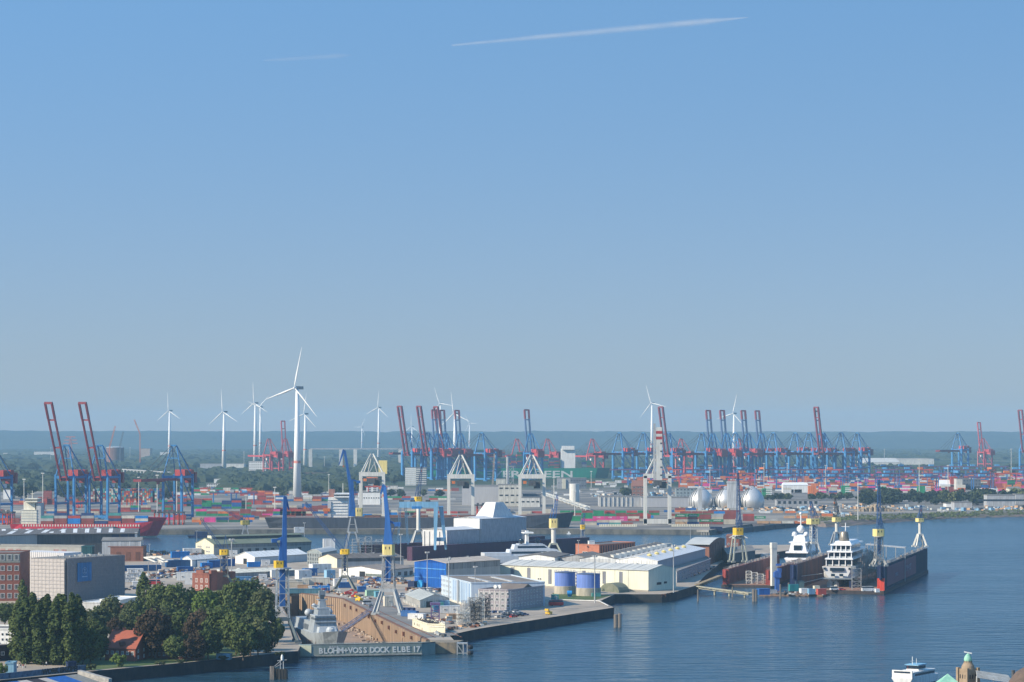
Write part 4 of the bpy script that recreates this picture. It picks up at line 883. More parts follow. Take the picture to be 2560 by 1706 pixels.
# light masts of the yard
lm = thing('light_mast', 'x', 'light mast', (0, 0, 0)); b = MB(); b.tube((0, 0, 0), (0, 0, 30), .42, .24, 8); part('pole', b, lgrey, lm)
b = MB(); b.lathe([(1.6, 29.6), (1.6, 29.9)], 10); part('platform', b, steel, lm)
for a in range(6):
    b = MB(); an = a * math.pi / 3; b.ob(math.cos(an) * 1.5, math.sin(an) * 1.5, 29.9, .7, .5, .8, an); part('floodlight', b, lgrey, lm)
LMS = [(579, 1468, 1350, 'tall light mast in front of the white tent hall'), (761, 1366, 1308, 'light mast with red top behind the olive roofed hall'), (1068, 1481, 1382, 'light mast in front of the bright blue hall'),
       (1002, 1425, 1337, 'light mast left of the blue hall, beside the yellow crane cabin'), (1122, 1512, 1398, 'light mast at the left end of the striped office'), (1188, 1517, 1418, 'light mast at the striped office corner'),
       (1308, 1400, 1327, 'light mast behind the cream hall by the silver yacht'), (1487, 1508, 1392, 'light mast on the pier next to the right blue tank'), (1684, 1482, 1365, 'light mast on the corner of the quay by the cream hall end'),
       (1446, 1400, 1352, 'dark thin mast on the orange brick block'), (1726, 1362, 1317, 'slim mast behind the white roofed workshop'), (298, 1496, 1428, 'light mast right of the wrapped building'),
       (97, 1540, 1497, 'light mast among the poplars'), (371, 1452, 1385, 'left post of the white goal shaped frame'), (391, 1478, 1406, 'right post of the white goal shaped frame'), (260, 1388, 1341, 'left one of two close masts on the wrapped building'),
       (265, 1387, 1341, 'right one of two close masts on the wrapped building'), (492, 1360, 1328, 'thin mast beside the cream gable of the quay hall'), (374, 1388, 1361, 'small mast at the basin edge near the brick workshop')]
for i, (u, vb, vt, lb) in enumerate(LMS):
    D = dist(vb); x, y = XY(u, D); s = (vb - vt) * D / F / 30
    o = lm if i == 0 else dup(lm, (x, y, 5)); o.location = (x, y, 5); o['label'] = lb; o['group'] = 'light masts of the shipyard'; o.scale = (max(.6, s), max(.6, s), s)
# white frame beams
b = MB()
for (u0, v0, u1, v1) in ((371, 1394, 391, 1406), (388, 1392, 410, 1406), (405, 1392, 420, 1404), (371, 1394, 405, 1392), (391, 1406, 420, 1404)):
    p0, p1 = XY(u0, 1700), XY(u1, 1660); b.beam((p0[0], 1680, CH - (v0 - HZ) * 1680 / F), (p1[0], 1660, CH - (v1 - HZ) * 1660 / F), .7)
single('pipe_frame', b, offwhite, 'white sloping pipe frame above the blue containers', 'frame')
# ---------------- ships, dry dock and floating docks ----------------
def hull(L, B, z0, z1, zb, rake=6, bow=.2, stern=.8, flare=.2, sheer=0., sternrun=.12, deck=2, n=14):
    """x along the keel, bow at +L/2. materials 0 boot, 1 side, 2 deck"""
    b = MB(); lv = [z0, zb, zb + .01, zb + (z1 - zb) * .5, z1]; rings = []
    for z in lv:
        t = (z - z0) / (z1 - z0); xt = L / 2 - rake * (1 - t); xs = -L / 2 + (1 - t) * L * .02; side = []
        for i in range(n + 1):
            s = i / n; x = xs + (xt - xs) * s
            if s > 1 - bow: q = min(1, (s - (1 - bow)) / bow); w = B / 2 * max(0, 1 - q ** (1.6 + 1.2 * t)) ** (.75 - flare * t * .9)
            elif s < sternrun: q = 1 - s / sternrun; w = B / 2 * (1 - (1 - stern * (.55 + .45 * t)) * q ** 2)
            else: w = B / 2
            side.append((x, w, z + sheer * max(0, s - .6) ** 2 / .16 * t))
        rings.append([(x, -w, z) for x, w, z in side] + [(x, w, z) for x, w, z in reversed(side)])
    m = len(rings[0])
    for k in range(len(lv) - 1):
        for i in range(m): j = (i + 1) % m; b.quad(rings[k][i], rings[k][j], rings[k + 1][j], rings[k + 1][i], 0 if k < 1 else 1)
    h = n + 1; top = rings[-1]
    for i in range(n): b.quad(top[i], top[i + 1], top[m - 2 - i], top[m - 1 - i], deck)
    b.add(rings[0], [tuple(reversed(range(m)))], 0)
    return b
def ship(name, label, cat, loc, rz, L, B, z0, z1, zb, mats, **k):
    t = thing(name, label, cat, loc, rz); part('hull', hull(L, B, z0, z1, zb, **k), mats, t); return t
# --- container, shared geometry: ribbed sides, corner posts, door bars
def container_mb(L=12.2, Wd=2.44, H=2.6):
    b = MB(); b.bx(-L / 2 + .12, L / 2 - .12, -Wd / 2 + .07, Wd / 2 - .07, .1, H - .06)
    for sx in (-1, 1):
        for sy in (-1, 1): b.bx(sx * L / 2 - (.16 if sx > 0 else 0), sx * L / 2 + (0 if sx > 0 else .16), sy * Wd / 2 - (.14 if sy > 0 else 0), sy * Wd / 2 + (0 if sy > 0 else .14), 0, H)
    for sy in (-1, 1):
        for z in (0, H - .16): b.bx(-L / 2 + .16, L / 2 - .16, sy * Wd / 2 - (.1 if sy > 0 else 0), sy * Wd / 2 + (0 if sy > 0 else .1), z, z + .16)
    return b
CM = {}
COLS = {'brown red': (.28, .075, .06), 'red': (.45, .07, .05), 'blue': (.03, .13, .36), 'bright blue': (.02, .22, .60), 'grey': (.42, .42, .40), 'beige': (.55, .49, .38), 'cream': (.66, .62, .52), 'green': (.03, .26, .11), 'dark green': (.03, .13, .09),
        'pink': (.72, .07, .28), 'orange': (.70, .20, .06), 'white': (.74, .74, .72), 'teal': (.08, .30, .28), 'dark blue': (.03, .06, .17), 'yellow': (.65, .42, .06), 'tan': (.58, .36, .2), 'light blue': (.25, .45, .62)}
def cmat(c): return mat('container_' + c.replace(' ', '_'), COLS[c], .55, var=.12, streak=1, scale=.3)
def cmesh(c, L=12.2, H=2.6, Wd=2.44):
    k = (c, L, H, Wd)
    if k not in CM: CM[k] = container_mb(L, Wd, H).mesh('container', cmat(c))
    return CM[k]
DM = {}
def door_mesh(c):
    if c not in DM:
        b = MB()
        for y in (-.75, -.35, .35, .75): b.bx(6.0, 6.14, y - .05, y + .05, .25, 2.4)
        DM[c] = b.mesh('door_bar', steel)
    return DM[c]
NC = [0]
letter_w = mat('white_lettering', (.78, .78, .76), .5, var=.03)
def container(x, y, z, rz, c, label, L=12.2, H=2.6, words=None, group=None, bars=True, Wd=2.44):
    o = bpy.data.objects.new('shipping_container', cmesh(c, L, H, Wd)); C.objects.link(o); o.location = (x, y, z); o.rotation_euler = (0, 0, rz)
    tag(o, label, 'container', group); NC[0] += 1
    if bars and L > 10:
        d = bpy.data.objects.new('door_bars', door_mesh(c)); C.objects.link(d); d.parent = o
    if words:
        w = bpy.data.objects.new('lettering', text_mesh(words, 1.9 if len(words) < 6 else 1.5, letter_w, .02, bold=.03)); C.objects.link(w); w.parent = o; w.location = (0, -Wd / 2 - .03, H / 2)
    return o
# --- gate of the dry dock
t = wthing('dock_gate', 'grey green dock gate lettered BLOHM+VOSS DOCK ELBE 17', 'dock gate', (-75, 1212, 0))
gl, gr = V2(Q(778, 1614, 5.4)), V2(Q(1054, 1609, 5.4)); gm_ = dirty('gate_paint', (.20, .25, .23), (.26, .31, .29), .25, sz=.3)
dd = (gr - gl).normalized(); nn = V2((dd.y, -dd.x))
b = MB(); g2 = gr + (dd * 7.0 - nn * 3.5); g0 = gl - dd * 4.5 - nn * 2.5
poly = [tuple(gl), tuple(gr), tuple(g2), tuple(g2 - nn * 5), tuple(g0 - nn * 5), tuple(g0)]
b.prism(poly, -6, 5.4); part('caisson', b, gm_, t)
b = MB(); b.beam((*(gl + nn * .5), .7), (*(gr + nn * .5), .7), 1.6, .5); part('fender_ledge', b, dirty('pale_ledge', (.40, .40, .36), (.22, .22, .2), .5), t)
b = MB(); b.beam((*(gl - nn * .3), 5.6), (*(gr - nn * .3), 5.6), .5, .35); b.beam((*gr, 5.6), (*g2, 5.6), .5, .35); part('coping', b, dgrey, t)
q0 = gl - dd * 4.6 - nn * 2.4; b = MB(); b.hexa([(*(q0 + nn * .25), .6), (*(gl + nn * .2), .6), (*(gl - nn * .5), .6), (*(q0 - nn * .5), .6), (*(q0 + nn * .25), 5.3), (*(gl + nn * .2), 5.3), (*(gl - nn * .5), 5.3), (*(q0 - nn * .5), 5.3)]); part('end_plate', b, dirty('pale_green', (.42, .47, .38), (.34, .37, .30), .4), t)
wl_ = 'BLOHM+VOSS DOCK ELBE 17'
bl, br = V2(Q(796, 1640, 3)), V2(Q(1052, 1636, 3)); n = len(wl_); lw = (br - bl).length
adv = {'M': 1.25, ' ': .55, '1': .6, '+': .9, 'O': 1.12, 'I': .5, 'V': 1.05}; tot = sum(adv.get(c, 1) for c in wl_); s = 0
lm_ = dirty('worn_white_letter', (.72, .72, .68), (.52, .54, .52), .6, lo=.5, hi=.7)
for c in wl_:
    a = adv.get(c, 1)
    if c != ' ':
        p = gl.lerp(gr, .065 + .925 * (s + a / 2) / tot) + nn * .1
        o = inst('letter', text_mesh(c, 3.5, lm_, .07, 'letter', .1), t, (p.x, p.y, 2.75), math.atan2(dd.y, dd.x))
    s += a
b = MB(); p = gl.lerp(gr, .17) + nn * .08
for i in range(4): b.ob(p.x + i * 1.1 * dd.x, p.y + i * 1.1 * dd.y, 4.1, .8, .12, .8, math.atan2(dd.y, dd.x))
part('number_plate', b, lgrey, t)
b = MB()
for i in range(14):
    p = gl.lerp(gr, (i + .5) / 14); b.beam((*(p - nn * 1), 5.4), (*(p - nn * 1), 6.4), .1)
b.beam((*(gl - nn), 6.4), (*(gr - nn), 6.4), .08); part('railing', b, lgrey, t)
# pier head right of the gate
b = MB(); a_, c_ = V2(Q(1089, 1607)), V2(Q(1141, 1607)); b.prism([tuple(a_), tuple(c_ + V2((0, 0))), tuple(c_ + V2((3, 14))), tuple(a_ + V2((-3, 14)))], -4, 5.03, 0); struct('pier_head', b, dirty('ochre_stone', (.30, .24, .16), (.12, .12, .11), .4, sz=.4))
b = MB(); p0, p1 = V2(Q(1143, 1609)), V2(Q(1168, 1609)); b.prism([tuple(p0), tuple(p1), tuple(p1 + V2((0, 5))), tuple(p0 + V2((0, 5)))], 4.6, 5.1)
for q in (p0, p0.lerp(p1, .6), p1): b.beam((q.x, q.y, -1), (q.x, q.y, 5), .5); b.beam((q.x, q.y + 5, -1), (q.x, q.y + 5, 5), .5)
b.beam((*p0, 4.6), (p0.lerp(p1, .6).x, p1.y, .6), .4); b.beam((*p0, .6), (*p1, .6), .4)
for s in (p0, p1): b.beam((s.x, s.y, 5), (s.x, s.y, 6.2), .1)
single('landing_frame', b, steel, 'white steel landing stage frame at the pier head', 'landing stage')
b = MB(); p = V2(Q(1176, 1611)); 
for dz in (.2, 2.8): b.lathe([(1.1, dz), (1.3, dz + .9), (1.1, dz + 1.8)], 12, p.x, p.y)
single('rubber_fender', b, black, 'black rubber fenders marked 5 at the end of the landing stage', 'fender')
# boundary block on the dock side: cream ruined substation
r_, P = bldg('cream_block', 'old cream block with stained side and rubble on its roof at the dock corner', 'building', (1070, 1562), (1113, 1564), (1031, 1549), 8.6, wall=dirty('stained_cream', (.70, .66, .50), (.52, .47, .36), .5, sz=.4, lo=.5, hi=.66), rm=rusty)
A, B, D_, Cc = P
b = MB()
for i in range(60):
    q = A.lerp(Cc, .1 + .85 * R.random()).lerp(B.lerp(D_, R.random()), R.uniform(.15, .9)); b.beam((q.x, q.y, 8.7), (q.x + R.uniform(-2, 2), q.y + R.uniform(-2, 2), 8.7 + R.uniform(.2, 1.4)), .25)
part('scrap_pile', b, darksteel, r_)
for t_ in (.12, .3, .42): panel(r_, Cc, A, t_, t_ + .03, 6.2, 7.4, dgrey, 'window')
panel(r_, A, B, .1, .9, 7.6, 8.0, offwhite, 'cornice', .25)
# --- frigate in the dry dock
NG = mat('naval_grey', (.30, .34, .37), .45, var=.12); NGL = mat('naval_light', (.44, .48, .51), .45, var=.1); NGD = mat('naval_dark', (.10, .12, .14), .5)
bow = V2(XY(846, 1236)); sdir = V2((.28, -.96)).normalized(); rz = math.atan2(sdir.y, sdir.x); cen = bow - sdir * 44.5
t = ship('corvette', 'grey naval corvette standing in the dry dock, bow towards the gate', 'warship', (cen.x, cen.y, 0), rz, 89, 14.5, -5.6, 5.0, -1.6, [mat('boot_red', (.30, .05, .04), .6), NG, NGL], rake=9, bow=.34, stern=.85, flare=.55, sheer=2.6)
def bxp(name, x0, x1, w0, z0, z1, m, w1=None, dx=0, par=None, taper=0):
    w1 = w0 if w1 is None else w1; b = MB()
    b.hexa([(x0, -w0, z0), (x1, -w0, z0), (x1, w0, z0), (x0, w0, z0), (x0 + taper, -w1, z1), (x1 - taper - dx, -w1, z1), (x1 - taper - dx, w1, z1), (x0 + taper, w1, z1)]); return part(name, b, m, par or t)
bxp('superstructure', -30, 17, 6.2, 5.0, 9.8, NG, 5.3, 1.5); bxp('side_recess', -6, 4, 6.25, 5.6, 8, NGD, 5.7); bxp('deckhouse_step', 14, 22, 4.6, 5.0, 7.8, NGL, 4, 1); bxp('bridge_deck', 5, 16.5, 5.4, 9.8, 12.6, NG, 5.0, .8)
bxp('bridge_window', 8, 16.5, 5.35, 11.0, 12.0, NGD, 5.25); bxp('bridge_roof', 5, 16, 5.2, 12.6, 13.1, NGL)
bxp('mast_base', 4, 13, 3.2, 13, 16, NG, 2.6, 0, None, .6); bxp('mast_deck', 4, 12.5, 3.4, 16, 16.4, NGL); bxp('mast', 5.5, 10.5, 1.8, 16.4, 20, NG, 1.2, 0, None, .6); bxp('sensor_deck', 6, 10, 2.2, 20, 20.3, NGL); bxp('sensor', 7, 9, 1.0, 20.3, 22.5, NGD)
b = MB(); b.beam((8, 0, 22), (8, 0, 27), .35); b.beam((8, -5.5, 17.4), (8, 5.5, 17.4), .3); b.beam((8, -3, 20.5), (8, 3, 20.5), .25); b.bx(7.2, 8.8, -1.5, 1.5, 21.5, 24.5); part('mast_yard', b, NG, t)
for (x, y_, z, r) in ((1, -5.2, 13.6, 1.9), (1, 5.2, 13.6, 1.7), (4, -3, 17.0, 1.2)):
    b = MB(); b.lathe([(r * .4, z - r * .9), (r * .9, z - r * .4), (r, z), (r * .85, z + r * .5), (r * .45, z + r * .9), (.05, z + r)], 14, x, y_); part('radome', b, NGL, t, smooth=True)
b = MB(); b.lathe([(2.2, 5.2), (2.1, 7.2), (1.4, 8.3), (.1, 8.5)], 12, 27, 0); b.beam((28, 0, 7.3), (33.5, 0, 8.2), .3); part('gun_turret', b, NGL, t)
bxp('funnel', -14, -6, 3.2, 9.3, 14, NGD, 2.4, 0, None, .8); bxp('hangar', -38, -26, 5.6, 5, 8.6, NG, 5.2)
bxp('aft_mast', -5, 1, 2.0, 9.3, 17, NG, .9, 0, None, 1.5)
b = MB()
for x in range(12, 42, 2): 
    for s in (-1, 1): b.beam((x, s * (6.6 - max(0, x - 16) * .19), 5 + max(0, x - 10) ** 2 * .0024), (x, s * (6.6 - max(0, x - 16) * .19), 6.2 + max(0, x - 10) ** 2 * .0024), .08)
part('railing', b, NGL, t)
for i, x in enumerate(range(-30, 36, 6)):
    b = MB(); b.bx(x - .8, x + .8, -1.4, 1.4, -7.6, -6.0); part('keel_block', b, wood, t)
b = MB()
for x in (14, 19, 24, 29): 
    for s in (-1, 1):
        w = 6.9 - max(0, x - 14) * .2; b.truss((x, s * (w + 1.3), -7.6), (x, s * (w + 1.3), 1.5), 2.2, 1.1, 4, .12)
b.truss((14, -8.4, -2), (36, -6.2, -2), 1, 1, 10, .12); single('scaffold', b, rusty, 'rusty scaffolding around the bow of the corvette', 'scaffold', (cen.x, cen.y, 0), rz)
b = MB(); p = V2(Q(752, 1585, -7.6)); b.ob(p.x + 6, p.y, -7.6, 5, 3, 9.5, .1); single('sheeted_box', b, dirty('white_tarp', (.66, .66, .64), (.5, .5, .5), .8), 'tall white sheeted box beside the corvette stern', 'shelter')
a_ = V2(XY(853, 1290)); c_ = V2(Q(932, 1526, 5)); b = MB(); b.truss((a_.x, a_.y, 3.7), (c_.x, c_.y, 5.6), 1.4, 2.2, 12, .2); b.beam((a_.x, a_.y, 3.2), (c_.x, c_.y, 5.0), 1.4, .15)
single('gangway', b, mat('gangway_violet', (.20, .20, .28), .5), 'lattice gangway bridge from the dock wall to the corvette', 'gangway')
b = MB(); p = V2(Q(918, 1560, -2)); b.truss((p.x - 0, p.y + 12, -7.6), (p.x, p.y + 12, 4.6), 3.2, 2.2, 6, .28); single('stair_tower', b, rusty, 'rusty stair tower on the dry dock wall below the gangway', 'stair tower')
b = MB()
for i in range(12):
    d_ = (dR1 - dR0); q = dR0 + d_ * (i + .6) / 12.5 - V2((.9, 0)); b.ob(q.x, q.y, R.uniform(1.4, 2.6), 1.2, 2.0, R.uniform(1.0, 2.0), .2)
struct('dock_wall_fittings', b, rusty)
b = MB()
for i in range(170):
    s_ = R.random() * .9; w_ = R.uniform(1.2, 9); q = dR0 + (dR1 - dR0) * s_ - px_ * w_; 
    if R.random() < .75: q = dR0 + (dR1 - dR0) * s_ - px_ * R.uniform(1, 3.5)
    b.ob(q.x, q.y, -7.6, R.uniform(.4, 2.2), R.uniform(.4, 2.8), R.uniform(.3, 1.5), R.random() * 3)
for i in range(60):
    q = dL0.lerp(dL1, R.uniform(.05, .5)) + px_ * R.uniform(2, 14); b.ob(q.x, q.y, -7.6, R.uniform(.6, 3), R.uniform(.6, 3), R.uniform(.3, 1.6), R.random() * 3)
struct('dock_rubble', b, dirty('rubble', (.30, .2, .14), (.42, .38, .32), 1.0), 'stuff')
# dark closed caisson leaning at the far end
b = MB(); p, q = V2(Q(721, 1487)), V2(Q(749, 1485)); b.prism([tuple(p + V2((2, -3))), tuple(q + V2((0, -3))), tuple(q + V2((0, -1.2))), tuple(p + V2((2, -1.2)))], -7.6, 4.6); single('pump_gate', b, dirty('dark_gate', (.07, .06, .05), (.11, .09, .07), .3), 'dark closed gate panel in the far wall of the dry dock', 'gate')
# --- red container ship on the left
sx, sy = XY(222, 2556)
t = ship('container_ship', 'bright red feeder container ship moored at the left container quay', 'ship', (sx, sy, 0), rad(-1.5), 150, 22, 0, 13, 1.2, [mat('boot_cream', (.6, .5, .4), .6), mat('ship_red', (.62, .045, .07), .45, var=.06), rusty], rake=9, bow=.22, stern=.9, flare=.4, sheer=4)
REDSHIP = (sx, sy)
b = MB(); b.hexa([(52, -8, 14), (74, -1.2, 16), (74, 1.2, 16), (52, 8, 14), (57, -8, 19.6), (76, -1.6, 19.2), (76, 1.6, 19.2), (57, 8, 19.6)]); part('forecastle', b, MATS['ship_red'], t)
cs = mat('ship_cream', (.78, .74, .60), .55, var=.08)
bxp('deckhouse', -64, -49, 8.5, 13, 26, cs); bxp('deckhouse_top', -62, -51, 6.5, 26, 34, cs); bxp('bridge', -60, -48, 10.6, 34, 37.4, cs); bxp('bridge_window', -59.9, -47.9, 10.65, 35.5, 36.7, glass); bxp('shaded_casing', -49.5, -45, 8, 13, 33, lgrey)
b = MB()
for i in range(5): b.bx(-64.4, -48.6, -8.9, 8.9, 15.6 + i * 2.7, 15.8 + i * 2.7)
part('deck_edge', b, white, t)
b = MB(); b.beam((-55, 0, 37), (-55, 0, 45), .5); b.beam((-57, 0, 42), (-53, 0, 42), .3); b.beam((-60, 3, 37), (-60, 3, 41), .3); part('radar_mast', b, cs, t)
b = MB(); b.beam((66, 0, 19), (66, 0, 27), .4); part('foremast', b, lgrey, t)
b = MB()
for i in range(44): b.bx(-62 + i * 2.6, -60.9 + i * 2.6, -11.12, -10.9, 10.6, 12.6)
part('freeing_port', b, cs, t)['kind'] = 'stuff'
# --- dark bulk carrier
sx2, sy2 = XY(1050, 2672)
t = ship('bulk_carrier', 'long dark grey bulk carrier with red waterline moored across the basin', 'ship', (sx2, sy2, 0), rad(0.5), 312, 40, 0, 15.8, 4.2, [mat('boot_salmon', (.42, .14, .12), .7), mat('hull_slate', (.055, .065, .085), .6), dirty('deck_brown', (.2, .12, .09), (.13, .10, .09), .2)], rake=7, bow=.12, stern=.75, flare=.5, sheer=5)
for i in range(9):
    b = MB(); x = -72 + i * 24; b.bx(x - 8, x + 8, -11, 11, 15.8, 17.6); part('hatch_cover', b, rusty, t)
bxp('deckhouse', -92, -72, 15, 15.8, 36, white); bxp('bridge', -86, -70, 19, 36, 40, white); bxp('bridge_window', -85.9, -69.8, 19.1, 37.6, 39, glass); bxp('funnel', -92, -86, 5, 36, 44, mat('funnel_brown', (.3, .15, .12), .6), 4)
b = MB()
for i in range(6): b.bx(-92.6, -71.6, -15.6, 15.6, 18.6 + i * 2.9, 18.9 + i * 2.9)
part('deck_edge', b, lgrey, t)
b = MB(); b.bx(-97, -90, -17.5, -14.6, 22, 25); part('lifeboat', b, orange, t)
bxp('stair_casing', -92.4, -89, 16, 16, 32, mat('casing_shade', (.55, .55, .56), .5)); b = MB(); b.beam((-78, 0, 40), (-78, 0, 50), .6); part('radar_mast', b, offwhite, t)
b = MB(); b.tube((155, 0, .3), (161, 0, .3), 2.2, .8, 10); part('bulb', b, MATS['boot_salmon'], t)
# --- wrapped mega yacht in the purple floating dock
FP = mat('dock_purple', (.075, .03, .065), .6, var=.1)
a_ = V2(XY(1028, 1975)); ax2 = V2((.60, .80)).normalized(); nr = V2((ax2.y, -ax2.x)); rz2 = math.atan2(ax2.y, ax2.x)
t = thing('floating_dock', 'dark purple floating dock holding the yacht under white sheeting', 'floating dock', (a_.x, a_.y, 0), rz2)
b = MB(); b.bx(0, 230, -1, 4, -2, 15.4); b.bx(0, 230, 44, 49, -2, 15.4); part('side_wall', b, FP, t)
b = MB(); b.bx(-8, 232, -1.2, 49.2, -2, 3); part('pontoon', b, FP, t)
b = MB()
for i in range(46): b.beam((i * 5 + 1, -.6, 15.4), (i * 5 + 1, -.6, 16.5), .1)
b.beam((0, -.6, 16.5), (230, -.6, 16.5), .1); part('railing', b, rusty, t)
shw = dirty('white_shrink_sheet', (.66, .66, .64), (.52, .53, .54), .5, sz=.3, bump=.5); sh_shade = dirty('shaded_shrink_sheet', (.46, .48, .50), (.33, .35, .38), .9, sz=.25, bump=.8, lo=.4, hi=.6)  # second sheet is a darker copy, the long side's shade put into its colour
t = thing('wrapped_yacht', 'huge yacht hidden under stepped white sheeting in the purple dock', 'yacht', (a_.x, a_.y, 0), rz2)
def roofbox(nm, x0, x1, y0, y1, z0, z1, rise, m, mr):
    sides = {True: MB(), False: MB()}; ym = (y0 + y1) / 2; nseg = max(2, int((x1 - x0) / 3))
    for i in range(nseg):
        xa, xb = x0 + (x1 - x0) * i / nseg, x0 + (x1 - x0) * (i + 1) / nseg; xm = (xa + xb) / 2
        for yy, o in ((y0, -.35), (y1, .35)):
            b = sides[o < 0]
            for za, zb_ in ((z0, (z0 + z1) / 2), ((z0 + z1) / 2, z1)):
                v = [(xa, yy, za), (xb, yy, za), (xb, yy, zb_), (xa, yy, zb_), (xm, yy + o * R.uniform(.2, 1), (za + zb_) / 2)]
                b.add(v, [(0, 1, 4), (1, 2, 4), (2, 3, 4), (3, 0, 4)] if o < 0 else [(1, 0, 4), (2, 1, 4), (3, 2, 4), (0, 3, 4)])
    part(nm, sides[True], m, t); part(nm, sides[False], m, t)
    b = MB(); b.prism([(x0, y0), (x0 + .3, y0), (x0 + .3, y1), (x0, y1)], z0, z1); b.prism([(x1 - .3, y0), (x1, y0), (x1, y1), (x1 - .3, y1)], z0, z1)
    for xx in (x0, x1): b.add([(xx, y0, z1), (xx, y1, z1), (xx, ym, z1 + rise)], [(0, 1, 2), (2, 1, 0)])
    part('end_sheet', b, shw, t)
    b = MB(); b.hexa([(x0 - .3, y0 - .4, z1), (x1 + .3, y0 - .4, z1), (x1 + .3, ym, z1 + rise), (x0 - .3, ym, z1 + rise), (x0 - .3, y0 - .4, z1 + .2), (x1 + .3, y0 - .4, z1 + .2), (x1 + .3, ym, z1 + rise + .2), (x0 - .3, ym, z1 + rise + .2)])
    b.hexa([(x0 - .3, ym, z1 + rise), (x1 + .3, ym, z1 + rise), (x1 + .3, y1 + .4, z1), (x0 - .3, y1 + .4, z1), (x0 - .3, ym, z1 + rise + .2), (x1 + .3, ym, z1 + rise + .2), (x1 + .3, y1 + .4, z1 + .2), (x0 - .3, y1 + .4, z1 + .2)])
    part('roof_sheet', b, mr, t)
rl = dirty('sheet_roof', (.56, .59, .62), (.48, .50, .53), .2)
roofbox('side_sheet', 52, 93, 7, 31, 4, 26, 1.8, sh_shade, rl); roofbox('side_sheet', 94, 154, 7, 31, 4, 33.6, 1.6, sh_shade, rl)
b = MB(); b.hexa([(114, 10, 34), (142, 10, 34), (142, 28, 34), (114, 28, 34), (123, 14, 46), (133, 14, 46), (133, 24, 46), (123, 24, 46)]); part('mast_cover', b, shw, t)
for i in range(5):
    b = MB(); x = 6.5 + i * 0; b.bx(51.4, 51.9, 9 + i * 4.9, 9.4 + i * 4.9, 4, 25); part('scaffold_pole', b, steel, t)
b = MB(); b.bx(92, 95, 6.2, 31.8, 26, 33.9); part('step_cover', b, shw, t)
# --- silver yacht in front of the purple dock
SV = mat('silver_white', (.60, .64, .68), .3, var=.04, spec=.5); SVD = mat('yacht_glass', (.015, .03, .05), .1, spec=.7)
p = V2(XY(1327, 1925))
t = ship('silver_yacht', 'silver grey motor yacht with dark glass and radar domes behind the cream hall', 'yacht', (p.x, p.y, 5.5), rad(14), 72, 13, 0, 6, 1, [navy, mat('yacht_hull', (.52, .58, .64), .3, var=.03), SV], rake=8, bow=.3, stern=.95, flare=.3)
bxp('helipad', -36, -16, 6, 6, 8.2, SV); bxp('lower_deckhouse', -18, 24, 5.8, 6, 10.5, SV, 5.4, 5, None, 1); bxp('window_band', -16, 21, 5.75, 7.4, 9, SVD, 5.6, 3)
bxp('upper_deckhouse', -14, 14, 5, 10.5, 14, SV, 4.5, 4, None, 1); bxp('window_band', -11, 11, 5.0, 11.4, 13, SVD, 4.7, 2); bxp('top_deck', -10, 8, 4.6, 14, 14.5, SV); bxp('mast_leg', -4, -2, 2.4, 14.5, 24, white, 1.4); bxp('mast_arm', -6, 1, 4.5, 22, 23, white, 4)
for y_ in (-3.4, 3.4, ):
    b = MB(); b.lathe([(.6, 14.4), (1.9, 15.6), (2.1, 16.8), (1.4, 18.2), (.1, 18.8)], 14, -8 if y_ < 0 else 6, y_); part('radome', b, SVD, t, smooth=True)
# --- floating docks with the white yachts
ax3 = V2((.257, .966)).normalized(); rz3 = math.atan2(ax3.y, ax3.x)
def fdock(name, label, u, v, L, Wd, zt, wm, em, im, th=4.2, pon=2.2, lead=5, wm2=None, em2=None):
    p = V2(Q(u, v, 0)); t = thing(name, label, 'floating dock', (p.x, p.y, 0), rz3); # origin: near right corner at the water, x inland, +y to the left
    for y0 in (0, Wd - th):
        if y0: wm, em = wm2 or wm, em2 or em
        b = MB(); b.bx(lead, L, y0, y0 + th, 1, zt); w = part('side_wall', b, wm, t)
        b = MB(); b.bx(lead - .25, lead + 3, y0 - .12, y0 + th + .12, 1, zt * .55); part('end_plate', b, em, w)
        b = MB(); b.bx(lead - .3, lead + 3, y0 - .15, y0 + th + .15, zt * .55, zt - .3); b.tube((lead - .8, y0 + th / 2, zt * .5), (lead - .8, y0 + th / 2, zt - .5), .9, n=10); part('end_cover', b, im, w)
        b = MB()
        for i in range(int((L - lead) / 4)): x = lead + 2 + i * 4; b.beam((x, y0 + .3, zt), (x, y0 + .3, zt + 1.1), .1); b.beam((x, y0 + th - .3, zt), (x, y0 + th - .3, zt + 1.1), .1)
        for yy in (y0 + .3, y0 + th - .3): b.beam((lead, yy, zt + 1.1), (L, yy, zt + 1.1), .1)
        part('railing', b, steel, w)
        b = MB()
        for i in range(34): x = R.uniform(lead + 3, L - 3); b.ob(x, y0 + th * R.uniform(.3, .7), zt, R.uniform(.8, 2.4), R.uniform(.6, 1.8), R.uniform(.4, 1.7), 0)
        part('deck_gear', b, dirty('deck_gear_mix', (.34, .30, .26), (.16, .18, .22), .8), w)['kind'] = 'stuff'
        b = MB()
        for i in range(int(L / 6)): x = lead + 3 + i * 6; b.bx(x, x + .5, y0 - .14, y0 + th + .14, 3, zt - .4)
        part('wall_frame', b, wm, w)['kind'] = 'stuff'
    b = MB(); b.bx(0, L + 3, -.4, Wd + .4, -1, pon); part('pontoon', b, dark_ := mat('pontoon_side', (.06, .05, .05), .7), t); b = MB(); b.bx(.3, L + 2, th, Wd - th, pon, pon + .05); b.bx(.3, lead, .2, Wd - .2, pon, pon + .06); part('pontoon_deck', b, dirty('pontoon_deck', (.33, .17, .10), (.20, .14, .11), .3), t)
    return t
FDW = dirty('dock_side_dark', (.03, .05, .075), (.045, .06, .085), .1); OR = mat('dock_orange', (.72, .075, .04), .5)
